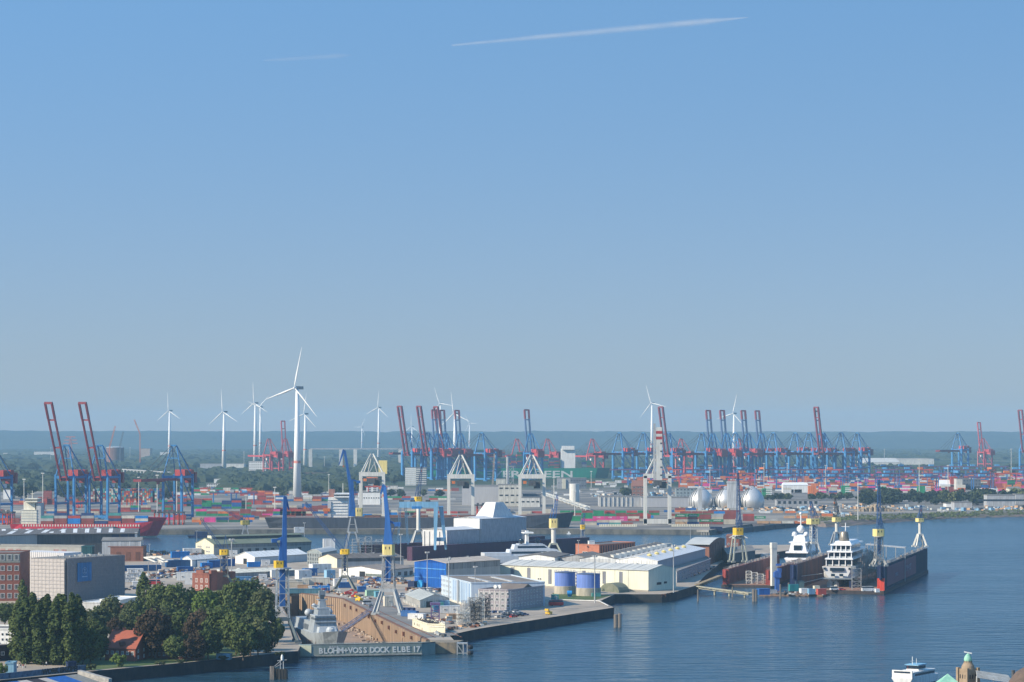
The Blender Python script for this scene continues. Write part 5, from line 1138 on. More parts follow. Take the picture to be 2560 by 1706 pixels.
D11 = fdock('floating_dock', 'large floating dock at the right with orange end plate and long red lettered side', 2208, 1487, 262, 59, 18, FDW, OR, navy, wm2=dirty('dock_inner_rust', (.13, .06, .05), (.05, .045, .06), .12, sz=.3), em2=navy)
b = MB(); b.bx(18, 185, -.25, 0, 4, 16.4); bann = part('side_banner', b, mat('banner_maroon', (.20, .055, .085), .6, var=.1), D11)
o = bpy.data.objects.new('lettering', text_mesh('BLOHM+VOSS', 6, mat('faded_lettering', (.42, .34, .40), .6), .03)); C.objects.link(o); o.parent = bann; o.location = (135, -.32, 10); 
o2 = bpy.data.objects.new('lettering', text_mesh('SHIPYARDS', 3.4, MATS['faded_lettering'], .03)); C.objects.link(o2); o2.parent = bann; o2.location = (70, -.32, 9)
D10 = fdock('floating_dock', 'smaller red walled floating dock left of the two white yachts', 1926, 1470, 215, 32, 11.5, mat('dock_maroon', (.20, .065, .05), .7, var=.25), mat('dock_red', (.36, .065, .055), .7, var=.2), mat('dock_red', (0, 0, 0)), 3.6, 1.6, 4)
YW = mat('yacht_white', (.82, .83, .84), .25, var=.03, spec=.5)
# big yacht, stern towards the river
st = V2(XY(2093, 1682)); cen = st + ax3 * 55
t = ship('white_yacht', 'larger white yacht seen from its stern in the right floating dock', 'yacht', (cen.x, cen.y, 0), rz3, 110, 19.5, 7, 15.4, 8, [navy, YW, mat('teak', (.42, .34, .25), .6)], rake=12, bow=.35, stern=1.0, flare=.3, sternrun=.05)
def tier(x0, x1, hw, z0, h, gl_, name='deck_tier'):
    bxp(name, x0 + 3, x1 - 3, hw - 1.6, z0, z0 + h - .9, SVD if gl_ else YW); bxp('deck_slab', x0 - .6, x1, hw, z0 + h - .9, z0 + h, YW, hw - .2)
    for s in (-1, -.5, 0, .5, 1):
        b = MB(); b.bx(x0 + .1, x0 + .7, s * (hw - .8) - .25, s * (hw - .8) + .25, z0, z0 + h - .9); part('pillar', b, YW, t)
    b = MB(); b.bx(x0 + .9, x0 + 1.0, -hw + .6, hw - .6, z0, z0 + .9); part('railing', b, mat('rail_glass', (.4, .44, .46), .2), t)
tier(-47, 34, 9, 15.4, 5.0, 1); tier(-43, 26, 8.2, 20.4, 4.4, 1); tier(-38, 20, 7.0, 24.8, 4.2, 1)
bxp('sun_deck', -30, 12, 5.6, 29, 30.6, YW, 4.6, 2)
b = MB(); b.lathe([(3.4, 30.4), (3.0, 33), (2.6, 36), (2.2, 36.6)], 16, -22, 0); part('funnel', b, mat('funnel_bronze', (.34, .30, .24), .35, metal=.4), t, smooth=True)
b = MB(); b.beam((-16, 0, 30), (-16, 0, 42), .5); b.beam((-16, -2.6, 39.5), (-16, 2.6, 39.5), .25); b.beam((-17.5, 0, 37), (-14.5, 0, 37), .4); part('radar_mast', b, YW, t)
b = MB(); b.bx(-55.25, -54.9, -4.6, 4.6, 12.6, 14.6); b.bx(-55.3, -54.9, -8.8, -7.2, 13.4, 14.8); b.bx(-55.3, -54.9, 7.2, 8.8, 13.4, 14.8); b.bx(-55.3, -54.9, -3.9, -1.4, 9.2, 10.8); b.bx(-55.3, -54.9, 1.4, 3.9, 9.2, 10.8); part('transom_opening', b, SVD, t)
bxp('swim_platform', -57.5, -54, 9.4, 7.4, 8.2, mat('platform_grey', (.2, .24, .28), .4))
for i in range(9):
    b = MB(); b.bx(-50 + i * 10, -48.5 + i * 10, -1.6, 1.6, 2.2, 7.1); part('keel_block', b, wood, t)
b = MB(); b.lathe([(2.2, 2.2), (2.0, 4.5), (1.2, 6.5), (.2, 7.2)], 9, -52, 5); b.lathe([(2.0, 2.2), (1.6, 4.8), (.2, 6.9)], 9, -52, 1); part('propeller_guard', b, offwhite, t)
r = random.Random(2); b = MB()
for i in range(260):
    x = r.uniform(-40, 50); y_ = -r.uniform(10.4, 15.5); z = r.uniform(2.4, 27 - abs(x) * .15); L = r.uniform(1.5, 5)
    b.beam((x, y_, z), (x + (L if i % 3 else 0), y_ + r.uniform(-.6, .6), z + (0 if i % 3 else L)), .2)
for x in range(-38, 52, 6): b.truss((x, -12.6, 2.3), (x, -12.6, 24 - abs(x) * .15), 4.5, 3, 7, .16)
single('scaffold', b, dirty('scaffold_mix', (.42, .38, .34), (.22, .17, .14), .8), 'dense scaffolding along the right side of the larger yacht', 'scaffold', (cen.x, cen.y, 0), rz3)
b = MB(); p = st + ax3 * 80; b.hexa([(p.x + 8, p.y, 26), (p.x + 33, p.y - 8, 24), (p.x + 36, p.y + 6, 24), (p.x + 11, p.y + 14, 26), (p.x + 8, p.y, 26.5), (p.x + 33, p.y - 8, 24.5), (p.x + 36, p.y + 6, 24.5), (p.x + 11, p.y + 14, 26.5)]); [b.beam((p.x + 9 + i * 6, p.y - i * 2, 2), (p.x + 9 + i * 6, p.y - i * 2, 25.6 - i * .4), .4) for i in range(5)]; single('work_roof', b, lgrey, 'pale temporary roof on posts behind the larger yacht', 'shelter')
b = MB()
for s_ in (0, 3): b.beam((*(st + V2((-9.5, 0))), 11 - s_), (*(st + V2((-27, -3))), 9 - s_ * 1.6), .25)
single('mooring_rope', b, offwhite, 'pale ropes from the yacht stern to the left dock wall', 'rope')
# smaller yacht
st = V2(XY(1990, 1850)); cen = st + ax3 * 38
t = ship('white_yacht', 'smaller white yacht with radar domes in the red floating dock', 'yacht', (cen.x, cen.y, 0), rz3, 80, 15.5, 4, 12, 5, [navy, YW, YW], rake=10, bow=.35, stern=.95, flare=.3)
bxp('deck_slab', -38, 18, 8.2, 12, 13, YW); bxp('deck_tier', -34, 20, 6.4, 13, 16.2, SVD); bxp('deck_slab', -35, 16, 7.9, 16.2, 17.2, YW); bxp('deck_tier', -30, 16, 6.2, 17.2, 23, YW, 5, 3, None, 1); bxp('balcony', -30.3, -28, 2.8, 18, 21.5, SVD)
bxp('deck_slab', -29, 10, 6.4, 23, 24, YW); bxp('deck_tier', -24, 6, 4.4, 24, 28, YW, 3.6, 1, None, 1)
for (x, y_, z, r) in ((-18, -4.2, 29, 1.7), (-18, 4.2, 29, 1.7), (-16, 0, 32.5, 2.8), (-16, 0, 43.5, 1.1)):
    b = MB(); b.lathe([(r * .5, z - r), (r, z - r * .3), (r, z + r * .3), (r * .6, z + r * .85), (.05, z + r)], 14, x, y_); part('radome', b, YW, t, smooth=True)
b = MB(); b.beam((-16, 0, 34), (-16, 0, 43), .7); b.beam((-16, -2.2, 38), (-16, 2.2, 38), .3); b.beam((-18, -6, 28), (-18, 6, 28), .8); part('radar_mast', b, YW, t)
# gear at the head of the floating docks
def box1(name, label, cat, u, v, z, w, d, h, m, rz=.25, mb=None):
    x, y = Q(u, v, z); b = MB(); b.ob(0, 0, 0, w, d, h); b.ob(0, 0, h, w * 1.04, d * 1.04, .15); return single(name, b, m, label, cat, (x, y, z), rz)
b = MB(); x, y = Q(1934, 1465, 2); b.ob(x, y, 2, 3.4, 3.4, 27.5, .25); b.ob(x, y, 26.2, 3.8, 3.8, 3.6, .25); single('lift_tower', b, offwhite, 'white square lift tower between the two floating docks', 'lift tower')
b = MB(); x, y = Q(1943, 1478, 0); b.ob(x, y, -1, 2.8, 3, 14, .1); b.ob(x, y, 8.6, 4.4, 4.2, 3.4, .1); b.ob(x + 1.4, y, 12, 2.4, 3, 2.4, .1); b.ob(x + 1, y + 2, 16, 3, 2.4, 1.2, .1); single('mooring_tower', b, mat('mooring_blue', (.06, .16, .50), .5), 'bright blue mooring tower at the near end of the docks', 'mooring tower')
b = MB(); x, y = Q(1898, 1490, 0); x2, y2 = Q(2060, 1492, 0); b.prism([(x, y), (x2, y2), (x2 + 5, y2 + 14), (x + 3, y + 14)], -.8, 1.4); pon = single('work_pontoon', b, dirty('pontoon_mix', (.30, .19, .13), (.16, .13, .11), .6), 'low brown work pontoon in front of the floating docks', 'pontoon')
for i, (u, v, w, d, h, m, lb, nm) in enumerate([(2010, 1484, 5, 4, 3, white, 'small white cabin on the work pontoon', 'cabin'), (2028, 1486, 4, 3, 3.2, paleblue, 'pale blue cabin on the work pontoon', 'cabin'), (2041, 1480, 3.4, 3, 3.6, cream, 'cream cabin on the work pontoon', 'cabin'),
        (2053, 1487, 5.4, 3.5, 3.4, mat('skip_red', (.5, .09, .06), .6), 'red skip box at the right end of the work pontoon', 'skip'), (1984, 1478, 6, 3, 4, teal, 'teal generator box beside the floating dock wall', 'generator'), (1996, 1473, 6, 5, 5, mat('dull_teal', (.12, .2, .2), .6), 'dull green box behind the teal generator', 'box'),
        (1908, 1487, 7, 5, 3.6, blue, 'blue machine box at the left end of the work pontoon', 'machine box'), (1926, 1484, 8, 3, 2, lgrey, 'grey pipe rack on the work pontoon', 'rack'), (2132, 1470, 3.6, 3, 4, navy, 'dark blue booth on the dock deck below the yacht', 'booth'), (2193, 1481, 2.6, 2, 2, white, 'small white box near the orange dock end plate', 'box')]):
    box1(nm, lb, nm, u, v, 1.4 if v > 1482 and u < 2100 else 2.2, w, d, h, m)
b = MB(); x, y = Q(2141, 1475, 2.2); b.truss((x, y, 2.2), (x, y, 15.5), 5.6, 4, 5, .25); b.ob(x - 2, y, 15.5, 3, 3, 1.6, 0, 0); single('scaffold_tower', b, steel, 'scaffold tower with cream cabin beside the larger yacht stern', 'scaffold')
b = MB(); x, y = Q(1886, 1462, 1.6)
for i in range(4): b.truss((x + i * 4 - 3, y + 8 + i, 1.6), (x + i * 4 - 3, y + 8 + i, 10 - i), 3.4, 3, 4, .25)
single('scaffold_tower', b, offwhite, 'cluttered pale scaffolding inside the red floating dock', 'scaffold')
b = MB(); p0, p1 = Q(1742, 1463, 5), Q(1800, 1444, 6); b.beam((*p0, 5.2), (*p1, 7.2), 3, .5); b.truss((*p0, 4.6), (*p1, 6.4), 3, 1.2, 8, .25); single('access_bridge', b, dirty('bridge_ochre', (.34, .26, .14), (.2, .15, .1), .4), 'ochre access bridge from the quay to the red floating dock', 'bridge')
b = MB(); p0, p1 = Q(1740, 1464, 5), Q(1876, 1487, 2); b.beam((*p0, 4.6), (*p1, 2.6), 3.2, .4); b.truss((*p0, 4.0), (*p1, 2.4), 3.2, 1.2, 16, .22)
for t_ in (.35, .62, .9): q = lerp(p0, p1, t_); b.tube((q[0], q[1], -2), (q[0], q[1], 3), .6)
single('access_bridge', b, dirty('bridge_cream', (.48, .46, .34), (.3, .28, .22), .4), 'long low pale footbridge over the water to the work pontoon', 'bridge')
DPL = [(1539, 1569, 1537, 1, 'thick grey mooring pile of the close pair in open water, left one', 9), (1549, 1569, 1535, 1, 'thick grey mooring pile of the close pair in open water, right one', 9), (1884, 1504, 1474, .9, 'left dark pile of the pair before the work pontoon', 6), (1890, 1504, 1475, .9, 'right dark pile of the pair before the work pontoon', 6),
       (1745, 1503, 1475, .5, 'single thin pile in the water right of the quay corner', 6), (1831, 1493, 1468, .4, 'thin dark pile beside the low footbridge', 6), (1951, 1497, 1462, .6, 'tall thin pile in front of the blue mooring tower', 8), (1972, 1484, 1458, .6, 'grey pile at the near corner of the floating dock', 8), (2206, 1508, 1508, 0, '', 0)]
for u, vb, vt, r, lb, h in DPL[:-1]:
    D = dist(vb, 0); x, y = XY(u, D); hh = (vb - vt) * D / F; b = MB(); b.tube((0, 0, -2), (0, 0, hh), r, n=12); b.tube((0, 0, hh), (0, 0, hh + .2), r * .9, r * .6, 12)
    single('mooring_pile', b, wood, lb, 'mooring pile', (x, y, 0), group='mooring piles')
# dolphin with lamp at the bottom left
D = dist(1699, 0); x, y = XY(696, D); t = thing('dolphin', 'timber dolphin with white lamp standing in the river left of the dock gate', 'dolphin', (x, y, 0))
for i in range(11):
    b = MB(); xx = -3.1 + i * .63; b.tube((xx, R.uniform(-.2, .2) - (0 if i > 2 else .8), -2), (xx, 0, 5.4 if i < 3 else 4.2 + .3 * (i % 2)), .33, n=8); part('pile', b, wood if i < 3 else mat('dark_timber', (.05, .05, .045), .8), t)
b = MB(); b.bx(-1.5, 3.6, .5, 3.5, -1, 4); part('core', b, black, t)
b = MB(); b.beam((-2, 0, 5), (1.4, 0, 8), .25); b.beam((-2, 0, 4.6), (1.4, 0, 6.4), .2); b.beam((.8, 0, 4), (.8, 0, 7.6), .3); b.beam((2, 0, 4), (2, 0, 7.6), .3); b.beam((-.5, 0, 7.6), (3.4, 0, 8), .2); part('lamp_frame', b, lgrey, t)
b = MB(); b.lathe([(.5, 7.8), (.55, 8.8), (.45, 9.6), (.1, 10.2)], 10, 1.5, 0); part('lamp', b, white, t)
# ferry
D = dist(1712, 0); x, y = XY(2293, D); t = ship('ferry', 'white harbour ferry with blue roofed wheelhouse at the lower right', 'ferry', (x + 1, y + 6, 0), rad(58), 31, 9, 0, 3.2, .5, [navy, white, lgrey], rake=1, bow=.25, stern=1, flare=.1)
bxp('saloon', -13.2, 8, 4.1, 3.2, 5.2, white); bxp('saloon_window', -12, 7.8, 4.16, 3.9, 4.8, SVD); bxp('roof_deck', -13.4, 8.4, 4.3, 5.2, 5.5, white); bxp('bulwark', -15.2, -14.6, 4.3, 3, 6.3, white); bxp('stern_opening', -15.4, -15.1, 3.4, 5.3, 5.9, SVD)
bxp('wheelhouse', -5, 2, 2.6, 5.5, 7.6, white); bxp('wheelhouse_window', -5.05, 2.05, 2.65, 6.1, 7.3, SVD); bxp('wheelhouse_roof', -6, 3, 3.0, 7.6, 7.9, mat('ferry_roof', (.22, .45, .62), .4))
b = MB(); b.beam((-5, 0, 7.6), (-5, 0, 11), .2); b.beam((-6.5, 0, 9.2), (-3.5, 0, 9.2), .14); b.beam((-1, 0, 7.8), (-1, 0, 10), .14); part('mast', b, white, t)
b = MB(); b.beam((-13, -1.5, 6), (-13, -1.5, 8), .1); b.bx(5.8, 5.9, -.6, .6, 5.2, 6.6); part('flagpole', b, red, t)
# ---------------- container terminals across the basin ----------------
LEGD = skyblue
def sts(scheme, up, elev=65, L=88, e2=22, fat=1.):
    """ship to shore crane, boom towards -y, rails along x, about 83 m to the apex"""
    lm_, bm_, hm_ = {'blue': (skyblue, cranered, mat('house_red', (.42, .06, .06), .5)), 'red': (mat('pink_red', (.50, .08, .09), .5), mat('pink_red', (0, 0, 0)), mat('pink_red', (0, 0, 0)))}[scheme]
    if up and scheme == 'blue' and elev > 78: bm_ = mat('boom_slate_blue', (.10, .16, .30), .5)
    if fat > 1.4: lm_ = mat('far_terminal_blue', (.05, .24, .52), .45); hm_ = mat('far_house_red', (.58, .08, .08), .5)
    t = thing('ship_to_shore_crane', 'x', 'crane')
    for sx in (-1, 1):
        for y in (0, 30):
            b = MB(); b.beam((sx * 11, y, 1.5), (sx * 11, y, 50), 2.3 * fat, 2.3 * fat); b.bx(sx * 11 - 3.4, sx * 11 + 3.4, y - 1, y + 1, 0, 1.6); part('leg', b, lm_, t)
    b = MB()
    for y in (0, 30): b.beam((-11, y, 3.6), (11, y, 3.6), 2.0, 2.6); b.beam((-11, y, 47), (11, y, 47), 2, 3)
    part('sill_beam', b, lm_, t)
    b = MB()
    for sx in (-1, 1): b.beam((sx * 11, 0, 18), (sx * 11, 30, 18), 1.6, 2.2); b.beam((sx * 11, 0, 47), (sx * 11, 30, 47), 1.6, 2.4); b.beam((sx * 11, 0, 47), (sx * 11, 30, 19), .9, .9)
    part('portal_beam', b, lm_, t)
    b = MB()
    for sx in (-1, 1): b.beam((sx * 4, -2, 44.5), (sx * 4, 30 + e2, 44.5), 1.4 * fat, 3.2 * fat)
    b.beam((-4, 30 + e2, 44.5), (4, 30 + e2, 44.5), 1.2, 3); b.beam((-4, 0, 44.5), (4, 0, 44.5), 1.2, 3); part('fixed_girder', b, hm_, t)
    b = MB()
    for i in range(3): b.bx(-6, 6, 20 + i * 8.5, 27.5 + i * 8.5, 48.2, 55 - (i == 1) * .8)
    b.bx(-5, 5, 22, 44, 47, 48.2); part('machinery_house', b, hm_, t)
    b = MB(); b.bx(-6.3, 6.3, 26 + e2, 31 + e2, 40, 52); part('counter_box', b, cranered, t)
    b = MB()
    for sx in (-1, 1): b.beam((sx * 11, 0, 48), (sx * 3.2, 4, 82), 1.1 * fat, 1.3 * fat); b.beam((sx * 10, 30, 48), (sx * 3.0, 6, 81), .9, .9)
    b.beam((-3.2, 4, 82), (3.2, 4, 82), 1.4, 1.8); b.beam((-5.6, 2.5, 68), (5.6, 2.5, 68), .8, .9); part('a_frame', b, lm_, t)
    e = rad(elev) if up else 0; c, s = math.cos(e), math.sin(e); P = lambda q, z=0: (-(2 + q * c) + z * s, 44.5 + q * s + z * c)
    b = MB()
    for sx in (-1, 1):
        y0, z0 = P(0); y1, z1 = P(L); b.beam((sx * 4, y0, z0), (sx * 4, y1, z1), 1.4 * fat, 2.6 * fat)
    for q in (3, L * .42, L * .78, L - .5):
        y, z = P(q); b.beam((-4, y, z), (4, y, z), 1.2, 1.8)
    bo = part('boom', b, bm_, t)
    b = MB(); y0, z0 = P(L * .8); y1, z1 = P(L)
    for sx in (-1, 1): b.beam((sx * 4, y0 - .05, z0), (sx * 4, y1 - .1, z1 + .2), 1.4 * fat + .3, 2.6 * fat + .3)
    b.beam((-4.6, y1, z1), (4.6, y1, z1), 2.4, 2.6); part('boom_tip', b, cranered if scheme == 'blue' else bm_, bo)
    b = MB()
    for sx in (-1, 1):
        b.beam((sx * 3, 4, 82), (sx * 4, 28 + e2, 47), .4, .4)
        for q in (.46, .9) if not up else (.42,):
            y, z = P(L * q, 1.2); b.beam((sx * 3, 4, 82), (sx * 4, y, z), .38, .38)
    part('stay', b, darksteel if not up else lm_, t)
    b = MB(); b.bx(9, 12.2, 12, 16, 36, 40); b.beam((12.4, 1, 2), (12.4, 1, 46), .5, .5); part('cabin', b, white, t)
    if not up:
        y, z = P(L * .35); b = MB(); b.bx(-4, 4, y - 3, y + 3, 42.2, 44); b.bx(-1.2, 1.2, y - 6, y - 3.5, 39.5, 42.4); part('trolley', b, cranered, t)
    return t
PRO = {}
def crane_at(key, u, v, yaw, label, sc=1., group='container cranes', **k):
    D = dist(v); x, y = XY(u, D)
    if key not in PRO: PRO[key] = sts(**k); o = PRO[key]
    else: o = dup(PRO[key], (x, y, 5))
    o.location = (x, y, 5); o.rotation_euler = (0, 0, rad(yaw)); o.scale = (sc,) * 3; o['label'] = label; o['group'] = group; return o
crane_at('dn', -26, 1303, -17, 'blue container crane cut by the left edge of the picture', scheme='blue', up=False)
crane_at('up', 162, 1300, -17, 'blue container crane with raised red boom, left of the two tall ones', scheme='blue', up=True, elev=66, L=92)
crane_at('up', 246, 1300, -17, 'blue container crane with raised red boom, right of the two tall ones')
crane_at('dn', 431, 1299, -17, 'blue container crane with lowered boom over the red ship bow')
FAR = [(1018, 1200, 'a', 'raised slim boom, leftmost of the far middle cluster'), (1066, 1200, 'a', 'raised boom, second in the far middle cluster'), (1093, 1199, 'b', 'raised slate boom, third in the far middle cluster'),
       (1108, 1198, 'a', 'raised boom touching the third one in the middle cluster'), (1113, 1197, 'b', 'raised slate boom right of the turbine tower'), (1150, 1196, 'b', 'raised boom at the right end of the middle cluster'),
       (1325, 1199, 'b', 'raised slate boom beside the white ship tower block'), (1545, 1197, 'c', 'lowered boom, alone in front of the green ship bow'), (1668, 1197, 'a', 'raised boom just right of the striped white crane'),
       (1752, 1197, 'c', 'lowered boom right of the striped white crane'), (1780, 1196, 'b', 'raised slate boom, first of the right hand row'), (1815, 1196, 'b', 'raised slate boom in front of the right turbine'),
       (1868, 1195, 'b', 'raised short boom left of the dark round roof'), (1930, 1197, 'c', 'lowered boom over the round metal tanks'), (1903, 1194, 'b', 'raised short boom behind the lowered one above the tanks'),
       (2020, 1196, 'c', 'lowered boom at the left of the right hand cluster'), (2055, 1196, 'a', 'highest raised boom of the right hand cluster'), (2052, 1193, 'b', 'raised short boom just behind the highest one on the right'),
       (2100, 1196, 'c', 'lowered boom at the right end of the right cluster'), (2392, 1180, 'c', 'lowered boom standing alone near the right edge'), (2562, 1184, 'a', 'raised boom cut by the right edge')]
FAR += [(1200, 1203, 'c', 'lowered boom behind the second white portal crane'), (1605, 1195, 'c', 'lowered boom just left of the striped white crane'), (1835, 1195, 'c', 'lowered boom among the right hand raised ones'), (1985, 1193, 'c', 'lowered boom behind the right cluster'), (1050, 1194, 'c', 'lowered boom behind the middle cluster'), (2140, 1193, 'c', 'lowered boom farthest right in the right cluster')]
for u, v, ty, lb in FAR:
    D = dist(v); sc = 1.18
    if ty == 'a': crane_at('fa', u, v, -36, 'blue container crane with ' + lb, sc, 'far container cranes', scheme='blue', up=True, elev=77, L=86, fat=1.5)
    if ty == 'b': crane_at('fb', u, v, 180 + 22, 'blue container crane with ' + lb, sc * .98, 'far container cranes', scheme='blue', up=True, elev=80, L=82, fat=1.5)
    if ty == 'c': crane_at('fc', u, v, -38, 'blue container crane with ' + lb, sc, 'far container cranes', scheme='blue', up=False, L=80, fat=1.5)
for u, v, up, lb in [(670, 1192, 0, 'pink red container crane with lowered boom left of the big turbine'), (712, 1190, 1, 'pink red container crane with raised boom left of the big turbine'), (1290, 1193, 0, 'pink red container crane right of the middle cluster'), (1366, 1193, 0, 'pink red container crane left of the white ship tower block'),
                     (1478, 1193, 0, 'pink red container crane between white ship tower block and blue crane'), (1700, 1192, 0, 'pink red container crane behind the striped white crane'), (1845, 1190, 0, 'pink red container crane far behind the round metal tanks'), (2455, 1178, 1, 'pink red container crane with raised boom near the right edge')]:
    crane_at('ru' if up else 'rd', u, v, 180 + (20 if up else 35), lb, 1.02, 'far container cranes', scheme='red', up=bool(up), elev=80, L=78, fat=1.3)
# white portal cranes on the far quay
def whitecrane(up):
    t = thing('white_portal_crane', 'x', 'crane'); m = offwhite
    for sx in (-1, 1):
        for y in (0, 18): b = MB(); b.beam((sx * 13, y, 0), (sx * 13, y, 52), 3.4 if y == 0 else 2.4, 3); part('leg', b, m, t)
    b = MB(); b.beam((-14.7, 0, 52), (14.7, 0, 52), 3, 4.6); b.beam((-13, 18, 52), (13, 18, 52), 2.4, 4); b.beam((-13, 0, 52), (-13, 18, 52), 2.4, 3); b.beam((13, 0, 52), (13, 18, 52), 2.4, 3)
    if up: b.beam((-14.7, 0, 3.5), (14.7, 0, 3.5), 3, 5)
    part('portal_frame', b, m, t)
    b = MB()
    for sx in (-1, 1): b.beam((sx * 12, 0, 54), (sx * 1.2, 4, 75), 1.5, 1.5); b.beam((sx * 10, 18, 54), (sx * 1, 5, 75), 1.0, 1.0); b.beam((sx * 5, 12, 54), (sx * .6, 4, 72), .8, .8)
    b.beam((-3, 0, 54), (3.5, 2, 66), .6, .6); part('a_frame', b, m, t)
    b = MB(); b.bx(-4, 4, -10, 6, 42, 47); b.bx(2, 9, 0, 6, 39, 46); b.beam((-11, -3, 47), (9, -3, 47), 1.2, 1); part('trolley', b, darksteel, t)
    b = MB(); b.bx(-9.5, -6, -5, -2, 44, 47); part('cabin', b, orange, t)
    b = MB(); 
    for i in range(5): b.beam((14.5, 1, 8 + i * 8), (12.5, 5, 14 + i * 8), .5, .5)
    part('stair', b, lgrey, t)
    if up:
        b = MB(); b.bx(-1.6, 4.6, -3, 1, 46, 104); bo = part('boom', b, m, t)
        for z in (97, 91): b = MB(); b.bx(-1.7, 4.7, -3.1, 1.1, z, z + 3); part('red_band', b, red, bo)
        b = MB()
        for i in range(5): b.bx(2.6, 4.75, -3.15, 0, 52 + i * 8.5, 53.6 + i * 8.5)
        part('lattice_opening', b, dgrey, bo)
        b = MB(); b.bx(-4.6, -2.2, -2, .6, 40, 108); part('stay_mast', b, lgrey, t)
    return t
wc = whitecrane(False); D = dist(1312); s = .96
for i, (u, v, lb) in enumerate([(930, 1300, 'leftmost white portal crane with cream box beside it'), (1152, 1312, 'white portal crane behind the pale blue gantry'), (1330, 1312, 'white portal crane left of the dark ship bow')]):
    x, y = XY(u, dist(v)); o = wc if i == 0 else dup(wc, (x, y, 5)); put(o, (x, y, 5), 0, .97); o['label'] = lb; o['group'] = 'white portal cranes on the far quay'
x, y = XY(1644, dist(1312)); o = whitecrane(True); put(o, (x, y, 5), 0, .98); o['label'] = 'white portal crane with upright boom banded red and white'; o['group'] = 'white portal cranes on the far quay'
x, y = XY(958, dist(1296)); b = MB(); b.bx(-5, 4.5, -5, 5, 50, 65); b.beam((0, 0, 0), (0, 0, 50), 1.2); single('hoist_box', b, paleyellow, 'tall cream yellow box on top of a mast beside the leftmost white crane', 'machine house', (x, y, 5))
# wind turbines
def turbine(ang, hub=128., bl=60., yaw=38):
    t = thing('wind_turbine', 'x', 'wind turbine'); tw = mat('turbine_white', (.80, .81, .80), .4, var=.02)
    b = MB(); b.tube((0, 0, 0), (0, 0, hub - 2), 6.4, 2.2, 20); part('tower', b, tw, t, smooth=True)
    b = MB(); z = hub * .33; r = lambda z: 6.4 + (2.2 - 6.4) * z / (hub - 2) + .03; b.tube((0, 0, z), (0, 0, z + 3.6), r(z), r(z + 3.6), 20); part('red_band', b, mat('faded_red', (.62, .25, .2), .5), t)
    a = rad(yaw); f = Vector((-math.sin(a), -math.cos(a), 0)); sd_ = Vector((f.y, -f.x, 0))
    b = MB(); b.beam(-f * 11 + Vector((0, 0, hub)), f * 3.5 + Vector((0, 0, hub)), 4.2, 4.4); part('nacelle', b, mat('nacelle_grey', (.30, .32, .33), .5), t)
    hc = f * 6 + Vector((0, 0, hub)); b = MB(); b.tube(hc - f * 2.5, hc + f * 1.6, 2.4, 1.1, 14); part('hub', b, tw, t)
    for k in range(3):
        q = rad(ang + k * 120); d = -sd_ * math.sin(q) + Vector((0, 0, 1)) * math.cos(q); w = f.cross(d).normalized(); b = MB(); pts = []
        prof = [(0, 1.6, 1.5), (.12, 2.5, 1.0), (.25, 3.1, .7), (.55, 2.0, .45), (.82, 1.2, .3), (1, .25, .1)]
        for s_, cw, th in prof:
            c = hc + d * (1.5 + (bl - 1.5) * s_)
            for i, j in ((-.35, 0), (0, -.5), (.65, 0), (0, .5)): pts.append(c + w * cw * 1.05 * i + f * th * j)
        fs = []
        for s_ in range(5):
            for i in range(4): fs.append((s_ * 4 + i, s_ * 4 + (i + 1) % 4, s_ * 4 + 4 + (i + 1) % 4, s_ * 4 + 4 + i))
        b.add(pts, fs); part('blade', b, tw, t, smooth=True)
    return t
TB = [(743, 970, 105, 14, 'largest white wind turbine with red tower band in the left half', 1251), (424, 1027, 48, -3, 'turbine above the lowered left container crane', 0), (560, 1030, 58, -4, 'turbine between the left cranes and the largest turbine', 0), (638, 1008, 53, -3, 'front one of the close turbine pair left of the largest', 0),
      (651, 1018, 44, 50, 'rear one of the close turbine pair left of the largest', 0), (763, 1035, 54, 10, 'turbine just behind the largest one', 0), (947, 1019, 44, 6, 'turbine left of the far middle crane cluster', 0), (905, 1068, 26, 30, 'small turbine left of the middle cluster', 0),
      (1101, 1009, 44, -22, 'turbine high above the middle crane cluster', 0), (1137, 1034, 56, -8, 'turbine among the raised booms of the middle cluster', 0), (1030, 1067, 32, 0, 'turbine between two raised booms of the middle cluster', 0), (1174, 1059, 28, -30, 'turbine just right of the middle cluster', 0),
      (1208, 1086, 15, 20, 'small far turbine right of the middle cluster', 0), (1262, 1090, 13, 50, 'small far turbine over the plain in the centre', 0), (1402, 1095, 15, 0, 'small turbine above the white ship tower block', 0), (1492, 1084, 15, 10, 'small turbine behind the pink red cranes', 0),
      (1630, 1008, 50, -18, 'turbine standing behind the striped white crane', 0), (1835, 1034, 52, 14, 'turbine between the raised booms on the right', 0), (2208, 1092, 11, -30, 'tiny turbine left of the lone right crane', 0), (2289, 1092, 11, 0, 'tiny turbine just left of the lone right crane', 0),
      (865, 1088, 14, 15, 'tiny turbine right of the largest one', 0), (935, 1088, 13, 30, 'tiny turbine left of the middle cluster', 0)]
for u, v, bl, ang, lb, vb in TB:
    D = 60 / bl * F; x, y = XY(u, D); hub = (CH - (v - HZ) * D / F) - 5
    t = turbine(ang, hub, 60 if bl > 20 else 45); t.location = (x - 0, y, 5); t['label'] = lb; t['group'] = 'wind turbines'
